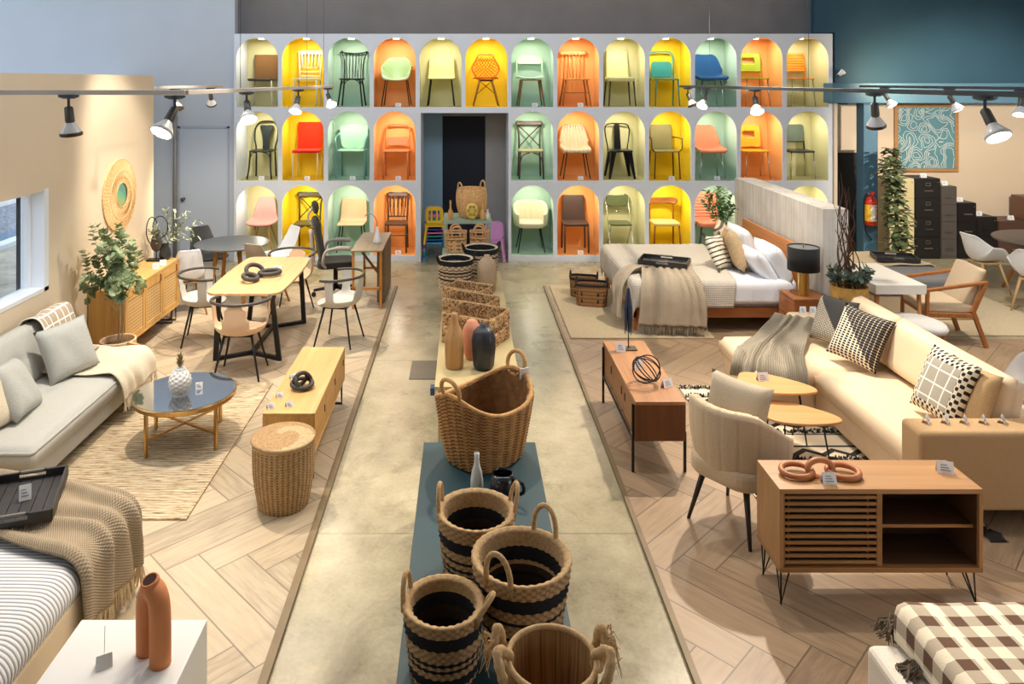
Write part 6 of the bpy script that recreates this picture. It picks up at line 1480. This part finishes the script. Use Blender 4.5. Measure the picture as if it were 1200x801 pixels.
t = props(MB().box(-.64, .72, -1.15, 1.15, 0, .012).build('kilim_rug', aztec(), None, (2.66, 5.98, .0005), bevel=.004), 'ivory and black tribal banded rug with shaggy rows under the nesting tables', 'rug')
m = MB(); rr = random.Random(9)
for yy in (-1.13, -.70, -.24, .22, .66, .92, 1.10):
    for k in range(170):
        x = rr.uniform(-.64, .72); a = rr.uniform(-.9, .9); h = rr.uniform(.012, .028); y = yy + rr.uniform(-.022, .022)
        m.tube([(x, y, .01), (x + .012 * a, y - .012, .01 + h), (x + .03 * a, y - .034, .012 + h * .4)], [.006, .006, .003], 4, mat=0 if rr.random() < .72 else 1, caps=False)
stuff(m.build('shag_row', [mat('shag_black', rgb(42, 38, 34), .95, 0, .2, 60), mat('shag_ivory', rgb(214, 198, 168), .95, 0, .2, 60)], t))
m = MB()
for sx in (-.62, .70):
    for k in range(60): m.tube([(sx + rr.uniform(-.03, .03), -1.14, .01), (sx + rr.uniform(-.05, .05), -1.2, .02), (sx + rr.uniform(-.06, .06), -1.26, .006)], [.006, .006, .002], 4, caps=False)
stuff(m.build('corner_tassel', mat('shag_black', rgb(42, 38, 34)), t))
TOPM = wood('pebble_oak', rgb(212, 154, 96), .84, 0, .9)
def pebble(label, x, y, h, s, rz, z=.0195):
    t = thing('nesting_table', label, 'coffee table', (x, y, z), rz, 'pebble-shaped nesting tables'); P = catmull([(-.27 * s, .10 * s, 0), (-.20 * s, .21 * s, 0), (.0, .185 * s, 0), (.22 * s, .03 * s, 0), (.29 * s, -.09 * s, 0), (.22 * s, -.16 * s, 0), (0, -.2 * s, 0), (-.2 * s, -.16 * s, 0), (-.285 * s, -.03 * s, 0)], 8, True)
    MB().prism([(p.x, p.y) for p in P], h - .02, h).build('tabletop', TOPM, t, bevel=.006, seg=3)
    for a in ((-.17, .1), (.16, -.06), (-.1, -.13)):
        p = V((a[0] * s, a[1] * s, h - .02)); d = V((a[0], a[1], 0)).normalized(); q = V((-d.y, d.x, 0))
        MB().tube([p + q * .035, V((p.x, p.y, 0)) + d * .06 * s + q * .004, V((p.x, p.y, 0)) + d * .06 * s - q * .004, p - q * .035], .0055, 6).build('hairpin_leg', BLACK, t)
pebble('higher pebble-shaped wooden coffee table by the chaise', 2.50, 6.05, .45, 1.0, -.12); pebble('lower pebble-shaped wooden coffee table tucked under the higher one', 2.52, 5.70, .37, 1.0, -.08)
card('white price card on the higher pebble coffee table', (2.42, 6.1, .463), .1, .09, .07)

# ---------------------------------------------------------------- tub armchair with cushion
t = thing('tub_armchair', 'cream channel-back armchair on dark legs seen from behind', 'armchair', (1.80, 4.95, 0), 2.23)
TUBF = fabric('tub_cream', rgb(226, 202, 168), rgb(204, 178, 142), 280, .2)
rows = []; seg = 120; nr = 12
for j in range(nr + 1):
    k = j / nr; row = []
    for i in range(seg + 1):
        s = 2 * i / seg - 1; a = PI / 2 + s * 2.1; e = max(0, (abs(s) - .3) / .7); top = .82 - .20 * (3 * e * e - 2 * e ** 3)
        z = .345 + (top - .345) * k; R = (.265 + .055 * k ** .8) * (1 + .06 * math.sin(PI * k)); R -= .004 * math.exp(-((i % 10 - 5) / .6) ** 2) * min(1, 4 * k)
        row.append((R * math.cos(a) * 1.02, R * math.sin(a) * .98 - .02, z))
    rows.append(row)
MB().grid(rows).build('backrest', TUBF, t, solid=.06, smooth=True, off=-1)
rows2 = rows[-1]
slab(t, TUBF, .50, .52, .46, .13, bev=.04, round_=.14)
MB().lathe([(0, .33), (.2, .335), (.255, .352), (.26, .37)], 40).build('underside', TUBF, t, smooth=True)
for sx in (-1, 1):
    for sy in (-1, 1): MB().tube([(sx * .15, sy * .15, .345), (sx * .225, sy * .225, 0)], [.022, .011], 10).build('leg', mat('gunmetal', rgb(62, 58, 56), .35, .6, 0), t, smooth=True)
pillow('cushion', 'beige crumpled cushion standing in the cream tub armchair', fabric('oat_linen', rgb(202, 186, 160), rgb(176, 158, 130), 220, .3), .46, .44, .16, (1.80, 4.98, .705), (math.radians(72), .0, 2.23 + PI))

# ---------------------------------------------------------------- slatted tv cabinet
t = thing('tv_cabinet', 'oak media cabinet with slatted door and open shelves on hairpin legs', 'media cabinet', (2.29, 4.13, 0))
CAB = wood('cabinet_oak', rgb(152, 108, 62), .78, 0, .9); CABX = wood('cabinet_oak_side', rgb(168, 124, 80), .8, 2, .9); HW_, D_ = .56, .32  # oak toned per face as light falls: front darker, side and top paler
MB().box(-HW_, HW_, 0, D_, .63, .657).build('top_board', wood('cabinet_top', rgb(176, 130, 84), .8, 0, .9), t, bevel=.002); MB().box(-HW_, HW_, 0, D_, .197, .225).build('bottom_board', CAB, t, bevel=.002)
for s in (-1, 1): MB().box(s * HW_ - (.022 if s > 0 else 0), s * HW_ + (0 if s > 0 else .022), 0, D_, .225, .63).build('side_panel', CABX, t)
MB().box(-.005, .013, .015, D_ - .01, .225, .63).build('divider', CAB, t); MB().box(-HW_ + .022, HW_ - .022, D_ - .014, D_ - .004, .225, .63).build('back_panel', wood('cabinet_back_shade', rgb(64, 42, 26), .75, 0, .9), t)  # back panel tone carries the shade inside the cabinet
INN = wood('cabinet_inside_shade', rgb(88, 58, 36), .75, 0, .9); sh = MB().box(.013, HW_ - .022, .05, D_ - .014, .42, .436).build('shelf', INN, t); MB().box(.013, HW_ - .022, .046, .05, .419, .437).build('shelf_edge', CAB, sh); MB().box(.013, HW_ - .022, .03, D_ - .014, .225, .229).box(HW_ - .025, HW_ - .022, .02, D_ - .014, .229, .63).box(.013, .016, .02, D_ - .014, .229, .63).build('shade_lining', INN, t); MB().cbox((.12, D_ - .015, .56), (.05, .004, .008)).build('cable_slot', wood('slot_light', rgb(196, 146, 90), .8), t)  # shade painted as dark brown on shelf and added sheets; edge stays oak
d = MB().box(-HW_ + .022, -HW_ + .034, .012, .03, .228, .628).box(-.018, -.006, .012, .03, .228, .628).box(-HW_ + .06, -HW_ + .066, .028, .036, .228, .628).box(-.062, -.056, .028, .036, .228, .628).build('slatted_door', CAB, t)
MB().box(-HW_ + .03, -.01, .045, .05, .228, .628).build('slat_gap_shade', mat('door_shadow', rgb(34, 24, 16), .8, 0, 0), d)  # dark sheet stands in for the shade between the slats
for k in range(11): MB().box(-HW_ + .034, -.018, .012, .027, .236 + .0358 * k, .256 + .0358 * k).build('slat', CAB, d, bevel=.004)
for x, y in ((-HW_ + .05, .05), (HW_ - .05, .05), (-HW_ + .05, D_ - .06), (HW_ - .05, D_ - .06)):
    s = 1 if x > 0 else -1; b = V((x + s * .03, y + (-.02 if y < .1 else .02), .004))
    MB().tube([(x - .045, y, .197), b, (x + .03, y, .197)], .005, 6).tube([(x - .01, y + .03, .197), b], .005, 6).build('hairpin_leg', BLACK, t)
links('brown wooden chain-link ornament on the slatted cabinet', (2.02, 4.27, .663), 0, wood('link_wood', rgb(176, 108, 62), .8, 0, 2), [((-.13, .01, .02), .085, .065, .1, 0, 0), ((0, .0, .035), .075, .045, 1.2, 0, .1), ((.13, .0, .02), .085, .065, .1, 0, -.1)], .0165, 'ornament', 10)
card('white price card in front of the wooden chain links', (2.03, 4.185, .6575), -.05, .075, .06); card('white price card at the right end of the slatted cabinet', (2.75, 4.30, .6575), -.3, .085, .065)

# ---------------------------------------------------------------- bottom right daybed with checked blanket
t = thing('daybed', 'white daybed base at the lower right corner', 'bed', (1.77, 3.32, 0))
WB = fabric('white_boucle', rgb(240, 232, 218), rgb(222, 210, 192), 220, .3)
MB().box(0, 1.6, -1.3, 0, .03, .42).build('base', WB, t, bevel=.03, seg=3); MB().box(.19, 1.6, -1.3, -.03, .42, .575).build('mattress', SHEET, t, bevel=.04, seg=3)
def gingham(name):
    n = NT(name); x, y, z = n.sep(n.coord('UV')); fx = n.m('FRACT', n.m('MULTIPLY', x, 8.2)); fy = n.m('FRACT', n.m('MULTIPLY', y, 8.2)); a = n.m('LESS_THAN', fx, .48); b = n.m('LESS_THAN', fy, .48)
    c = n.mix(n.m('MULTIPLY', n.m('ADD', a, b), .5), rgb(240, 226, 200), rgb(104, 76, 58))
    w2 = n.m('LESS_THAN', n.m('ABSOLUTE', n.m('SUBTRACT', n.m('FRACT', n.m('MULTIPLY', x, 4.1)), .37)), .07); c = n.mix(n.m('MULTIPLY', w2, .8), c, rgb(248, 238, 216))
    n.bump(n.noise(n.coord('UV'), 160, 2), .5, .003); return n.set(c, .95)
bl_ = props(cover('checked_blanket', gingham('brown_check'), 1.955, 2.62, 2.25, 3.295, .592, .175, 0, 0, .12, r=.045, step=.03, wr=.006, seed=8), 'brown and cream checked blanket over the white daybed at lower right', 'blanket')
m = MB(); rr = random.Random(2)
for cx, cy, cz in ((1.93, 3.36, .50), (1.88, 3.14, .46)):
    for k in range(60): m.tube([(cx + rr.uniform(-.02, .02), cy + rr.uniform(-.03, .03), cz), (cx - .03 + rr.uniform(-.03, .03), cy + rr.uniform(-.05, .05), cz - .03), (cx - .04 + rr.uniform(-.05, .05), cy + rr.uniform(-.06, .06), cz - .08)], [.005, .004, .002], 4, caps=False)
stuff(m.build('tassel', mat('tassel_grey', rgb(106, 92, 76), .95, 0, .2, 40), bl_))
pillow('bed_pillow', 'white pillow peeking in at the lower right edge of the frame', WP, .5, .5, .16, (2.95, 3.05, .66), (.1, 0, .2), 'pillow')

# ---------------------------------------------------------------- planter with branches
t = thing('mossy_planter', 'ochre mossy planter with dark leaves and tall bare branches beside the nightstand', 'plant', (4.02, 7.86, 0)); rnd = random.Random(31)
MB().lathe([(0, 0), (.14, 0), (.15, .02), (.17, .5), (.185, .76), (.17, .77), (.155, .7), (0, .7)], 36).build('pot', mat('ochre_pot', rgb(184, 136, 62), .8, 0, .35, 9, .3, 40), t, smooth=True)
m = MB(); st = MB()
for k in range(20):
    a = rnd.uniform(0, 2 * PI); spray(m, st, (.06 * math.cos(a), .06 * math.sin(a), .76), (.2 * math.cos(a), .2 * math.sin(a), .8 + rnd.uniform(.04, .17)), 4, .085, .055, rnd, .04, r=.004)
for k in range(12):
    a = rnd.uniform(-2.6, 1.0); spray(m, st, (.15 * math.cos(a), .15 * math.sin(a), .75), (.2 * math.cos(a), .2 * math.sin(a), rnd.uniform(.4, .6)), 5, .06, .04, rnd, .03, r=.003)
stuff(m.build('foliage', leafmat('dusty_leaf', rgb(52, 68, 50), rgb(112, 126, 106)), t)); st.build('stem', mat('stem_brown', rgb(110, 96, 66)), t)
br = MB()
for k in range(16):
    x, y = rnd.uniform(-.09, .09), rnd.uniform(-.09, .09); h = rnd.uniform(1.25, 1.98); P = [(x, y, .7)]
    for q in range(1, 7): P.append((x + rnd.uniform(-.05, .05) - .02 * q * .5, y + rnd.uniform(-.05, .05), .7 + (h - .7) * q / 6))
    P = catmull(P, 4); br.tube(P, [.008 * (1 - .7 * i / len(P)) for i in range(len(P))], 5, caps=False)
br.build('branch', mat('dark_branch', rgb(92, 62, 44), .9, 0, .25, 20), t)

# ---------------------------------------------------------------- far right lounge
t = thing('white_desk', 'white lacquered desk on wooden legs right of the planter', 'desk', (4.6, 8.4, 0))
MB().box(-.27, .27, -.48, .48, .65, .75).build('top_box', mat('white_lacquer', rgb(236, 230, 218), .3, 0, .01), t, bevel=.005)
for x in (-.22, .22):
    for y in (-.42, .42): MB().tube([(x, y, .65), (x * 1.08, y * 1.05, 0)], [.022, .014], 8).build('leg', wood('desk_oak_leg', rgb(190, 128, 68), .8, 2), t, smooth=True)
t = thing('white_bench', 'white upholstered bench on short wooden legs behind the cream sofa', 'bench', (4.68, 7.72, 0), .12)
MB().lathe([(0, .45), (.12, .45), (.19, .44), (.205, .41), (.19, .375), (0, .37)], 36, sy=1.5).build('seat', fabric('white_wool', rgb(232, 230, 226), rgb(212, 208, 200), 200, .3), t, smooth=True)
for x in (-.11, .11):
    for y in (-.17, .17): MB().tube([(x, y, .38), (x * 1.25, y * 1.2, 0)], [.018, .012], 8).build('leg', wood('desk_oak_leg', rgb(190, 128, 68)), t, smooth=True)
t = thing('lounge_armchair', 'wooden-framed beige armchair beside the white desk', 'armchair', (5.35, 8.5, 0), -PI / 2 - .12)
AW = wood('armchair_wood', rgb(166, 104, 52), .78, 2, 1.0); AF = fabric('armchair_beige', rgb(214, 194, 166), rgb(188, 164, 132), 220, .3)
for s in (-1, 1):
    MB().bar((s * .29, -.26, 0), (s * .29, -.24, .62), .04, .035).build('leg', AW, t, bevel=.008); MB().bar((s * .29, .36, 0), (s * .29, .22, .40), .04, .045).bar((s * .29, .22, .38), (s * .29, .36, .72), .04, .045).build('leg', AW, t, bevel=.008)
    MB().bar((s * .29, -.27, .60), (s * .29, .37, .71), .045, .035).build('armrest', AW, t, bevel=.008); MB().bar((s * .29, -.25, .34), (s * .29, .24, .34), .03, .05).build('seat_rail', AW, t, bevel=.005)
MB().bar((-.29, -.24, .34), (.29, -.24, .34), .03, .05).build('front_rail', AW, t)
slab(t, AF, .54, .54, .46, .11, bev=.03, round_=.05); back(t, AF, .54, .52, .44, .84, .2, .16, .01, r=.03, th=.09)
props(MB().box(0, 1.7, 0, 1.9, 0, .014).build('area_rug', fabric('ivory_rug', rgb(226, 210, 180), rgb(198, 178, 144), 120, .4), None, (5.30, 8.6, -.019), bevel=.004), 'ivory rug on the concrete at the far right under the grey bed', 'rug')
t = thing('single_bed', 'cream bed with grey cover behind the white desk', 'bed', (5.6, 9.85, -.005))
MB().box(-.62, .62, -.72, .72, .0, .30).build('base', CREAM, t, bevel=.02); MB().box(-.64, .50, -.74, .74, .29, .50).build('grey_cover', fabric('blue_grey_cover', rgb(136, 134, 134), rgb(112, 110, 112), 200, .3), t, bevel=.05, seg=4)
props(cover('cream_throw', fabric('cream_knit', rgb(226, 206, 170), rgb(196, 172, 134), 90, .7), 5.05, 6.05, 9.75, 10.5, .505, 0, .12, 0, 0, wr=.015, seed=14), 'cream textured throw on the far part of the grey bed', 'throw')
tray('dark tray on the cream throw beneath the climbing plant', 5.72, 10.0, .535, .5, .36, -.25, .05)
# right edge: white shell chairs at a dark round table
t = thing('round_table', 'dark round table at the right edge before the low brown cabinets', 'dining table', (8.1, 10.2, -.02))
MB().lathe([(0, .755), (.78, .755), (.79, .745), (.78, .73), (0, .73)], 56).build('tabletop', wood('dark_table', rgb(74, 62, 52), .8, 0), t); 
for a in (.785, 2.356, 3.927, 5.498): MB().tube([(.3 * math.cos(a), .3 * math.sin(a), .73), (.66 * math.cos(a), .66 * math.sin(a), 0)], [.035, .022], 10).build('leg', wood('orange_leg', rgb(222, 150, 76), .8, 2), t, smooth=True)
side_chair('white shell armchair in front of the dark filing cabinets', 7.2, 10.42, PI / 2 + .1, pm('snow', 232, 236, 244), wood('pale_leg', rgb(206, 172, 120), .8, 2), group='white shell chairs at the right edge', st=ARMSH)
side_chair('white shell armchair at the right edge nearest the ivory rug', 7.22, 9.55, PI / 2 + .9, pm('snow', 232, 236, 244), wood('pale_leg', rgb(206, 172, 120), .8, 2), group='white shell chairs at the right edge', st=ARMSH)
side_chair('grey shell chair just inside the right edge behind the corner sofa', 4.66, 6.0, -PI / 2 - .3, pm('grey_shell', 196, 190, 184), WLEG, z=0, group='white shell chairs at the right edge', st=ARMSH)

# ---------------------------------------------------------------- filing cabinets, art, column things
def cabinet(label, x0, x1, h, nd, c, y0=12.33, dep=.48, plate=True, hc=None, side_pull=False):
    t = thing('filing_cabinet', label, 'filing cabinet', ((x0 + x1) / 2, y0, -.0195)); w_ = (x1 - x0) / 2; mt = mat('cab_%d_%d' % (int(x0 * 100), nd), c, .45, .1, .02)
    MB().box(-w_, w_, .012, dep, .0, h).build('body', mt, t, bevel=.004)
    for k in range(nd):
        z0 = .05 + (h - .06) * k / nd; z1 = .05 + (h - .06) * (k + 1) / nd - .012
        d = MB().box(-w_ + .006, w_ - .006, 0, .014, z0, z1).build('drawer', mt, t, bevel=.002); H_ = z1 - z0
        pm_ = hc or CHROME
        if plate: MB().box(-.04, .04, -.006, .0, z0 + H_ * .66, z0 + H_ * .85).build('label_holder', pm_, d); MB().box(-.028, .028, -.008, -.005, z0 + H_ * .7, z0 + H_ * .81).build('label', mt, d)
        MB().bar((-.07, -.015, z0 + H_ * .42), (.07, -.015, z0 + H_ * .42), .016, .02).build('handle', pm_, d)
        if k == nd - 1: MB().lathe([(0, 0), (.009, 0), (.009, -.006), (0, -.006)], 10).build('lock', CHROME, d, (w_ - .04, -.002, z1 - .04), rot=(PI / 2, 0, 0))
    return t
cabinet('cream four-drawer filing cabinet below the artwork', 6.97, 7.38, 1.32, 4, rgb(226, 210, 160), hc=metal('brass_handle', rgb(170, 140, 90), .4)); cabinet('tall black four-drawer filing cabinet', 7.39, 7.81, 1.32, 4, rgb(26, 23, 22))
cabinet('narrow grey four-drawer filing cabinet', 7.82, 8.08, 1.19, 4, rgb(84, 78, 74), plate=False); cabinet('black three-drawer filing cabinet', 8.09, 8.40, .92, 3, rgb(24, 21, 20), plate=False); cabinet('low black two-drawer filing cabinet beside the white shell chair', 8.41, 8.74, .69, 2, rgb(26, 23, 22), plate=False, hc=BLACK)
cabinet('low dark wooden cabinet at the right edge', 8.76, 9.30, .62, 2, rgb(88, 62, 50), plate=False); cabinet('taller brown wooden cabinet at the right edge of the filing row', 9.31, 9.85, .99, 2, rgb(118, 82, 62), plate=False)
for x, z, l in ((7.12, 1.32, 'cream'), (7.6, 1.32, 'tall black'), (7.95, 1.19, 'narrow grey'), (8.2, .92, 'black three-drawer'), (8.52, .69, 'low black two-drawer'), (9.05, .62, 'low dark wooden')): card('white card standing on the ' + l + ' cabinet', (x, 12.45, z - .018), 0, .10, .07)
t = thing('framed_artwork', 'large teal artwork with white maze lines in a wooden frame', 'picture', (7.94, 12.94, 1.92))
AWF = wood('art_frame', rgb(190, 138, 82), .8, 0, 1.5); FW, FH = .55, .585
for a in (((-FW, FW), (FH - .06, FH)), ((-FW, FW), (-FH, -FH + .06)), ((-FW, -FW + .06), (-FH + .06, FH - .06)), ((FW - .06, FW), (-FH + .06, FH - .06))): MB().box(a[0][0], a[0][1], -.03, 0, a[1][0], a[1][1]).build('frame', AWF, t, bevel=.008)
MB().box(-FW + .05, FW - .05, -.012, -.004, -FH + .05, FH - .05).build('canvas', mat('teal_canvas', rgb(100, 150, 160), .8, 0, .08, 4), t)
m = MB(); NX, NZ = 15, 16; W2, H2 = FW - .07, FH - .07
def fld(i, j): return noise.noise(V((i * .33, j * .28, 4.2))) * 2.2 + .5 * noise.noise(V((i * .6 + 7, j * .6, 1.0)))
def pt(i, j): return V((-W2 + 2 * W2 * i / NX, -.0135, -H2 + 2 * H2 * j / NZ))
for lv in (-.85, -.5, -.2, .1, .4, .75):
    for i in range(NX):
        for j in range(NZ):
            c = [(i, j), (i + 1, j), (i + 1, j + 1), (i, j + 1)]; e = []
            for a, b in zip(c, c[1:] + c[:1]):
                fa, fb = fld(*a) - lv, fld(*b) - lv
                if fa * fb < 0: e.append(pt(*a).lerp(pt(*b), fa / (fa - fb)))
            for q in range(0, len(e) - 1, 2): m.tube([e[q], e[q + 1]], .0052, 4)
m.build('white_line', mat('white_ink', rgb(238, 240, 236), .8, 0, 0), t)
t = thing('grey_screen', 'dark grey felt screen panel left of the blue column', 'screen', (6.28, 12.62, -.0195)); MB().box(-.26, .46, 0, .03, .0, 1.72).build('panel', fabric('dark_felt', rgb(62, 60, 58), rgb(44, 42, 42), 120, .4), t); MB().box(-.26, .46, -.004, .034, 1.72, 1.76).build('top_strip', mat('strip_cream', rgb(206, 190, 164), .6, 0, 0), t)
t = thing('fire_extinguisher', 'red fire extinguisher with label mounted on the blue column', 'fire extinguisher', (6.43, 11.905, .62)); RED = mat('extinguisher_red', rgb(200, 48, 30), .3, 0, 0)
MB().lathe([(0, 0), (.08, 0), (.088, .015), (.088, .36), (.07, .42), (.03, .45), (.03, .48), (0, .48)], 28).build('cylinder', RED, t, smooth=True)
MB().lathe([(.0892, .07), (.0892, .33)], 28).build('label', [mat('label_white', rgb(240, 236, 224), .5, 0, 0), mat('label_yellow', rgb(240, 190, 50), .5, 0, 0)], t)
lb_ = [o for o in t.children if o.name.startswith('label')][0]
for p in lb_.data.polygons: p.material_index = 1 if p.center.x < -.04 else 0
m = MB()
for k in range(7): m.cbox((.035, -.083, .11 + .03 * k), (.05 - .008 * (k % 3), .006, .009))
m.build('label_print', mat('label_ink', rgb(150, 60, 40), .6, 0, 0), lb_)
MB().box(-.02, .02, -.06, .03, .48, .50).box(-.02, .02, -.09, .02, .515, .53).build('lever', RED, t); MB().tube(catmull([(-.03, 0, .47), (-.08, -.02, .5), (-.1, 0, .42), (-.1, .02, .2), (-.06, .04, -.1), (.05, .06, -.25)], 6), .009, 6).build('hose', BLACK, t); MB().lathe([(0, 0), (.025, 0), (.025, .02), (0, .02)], 14).build('gauge', CHROME, t, (-.045, -.02, .5), rot=(PI / 2, 0, 0))
MB().box(-.05, .05, .08, .096, .1, .4).build('bracket', BLACK, t)
rnd = random.Random(77); t = thing('climbing_plant', 'tall green climbing plant on a pole beside the blue column', 'plant', (6.67, 11.58, -.02))
MB().lathe([(0, 0), (.15, 0), (.18, .25), (.165, .26), (.15, .22), (0, .22)], 28).build('pot', mat('plant_pot', rgb(196, 190, 180), .6), t, smooth=True); MB().tube([(0, 0, .2), (-.04, 0, 1.85)], .03, 8).build('moss_pole', mat('moss_pole', rgb(110, 84, 50), .95, 0, .3, 30), t)
m = MB()
for k in range(420):
    z = .3 + 1.6 * rnd.random(); a = rnd.uniform(0, 2 * PI); r = rnd.uniform(.03, .15) * (1.2 - .6 * (z / 1.9)) + .03 * math.sin(z * 9); L = rnd.uniform(.09, .15); p = V((-.06 * z / 1.9 + r * math.cos(a) + .05 * math.sin(z * 3), r * math.sin(a), z)); leaf(m, p, (math.cos(a), math.sin(a), rnd.uniform(-.9, .2)), (0, 0, 1), L, L * .8, .1, 0, .52)
stuff(m.build('foliage', leafmat('pothos_leaf', rgb(52, 70, 44), rgb(124, 136, 94)), t))
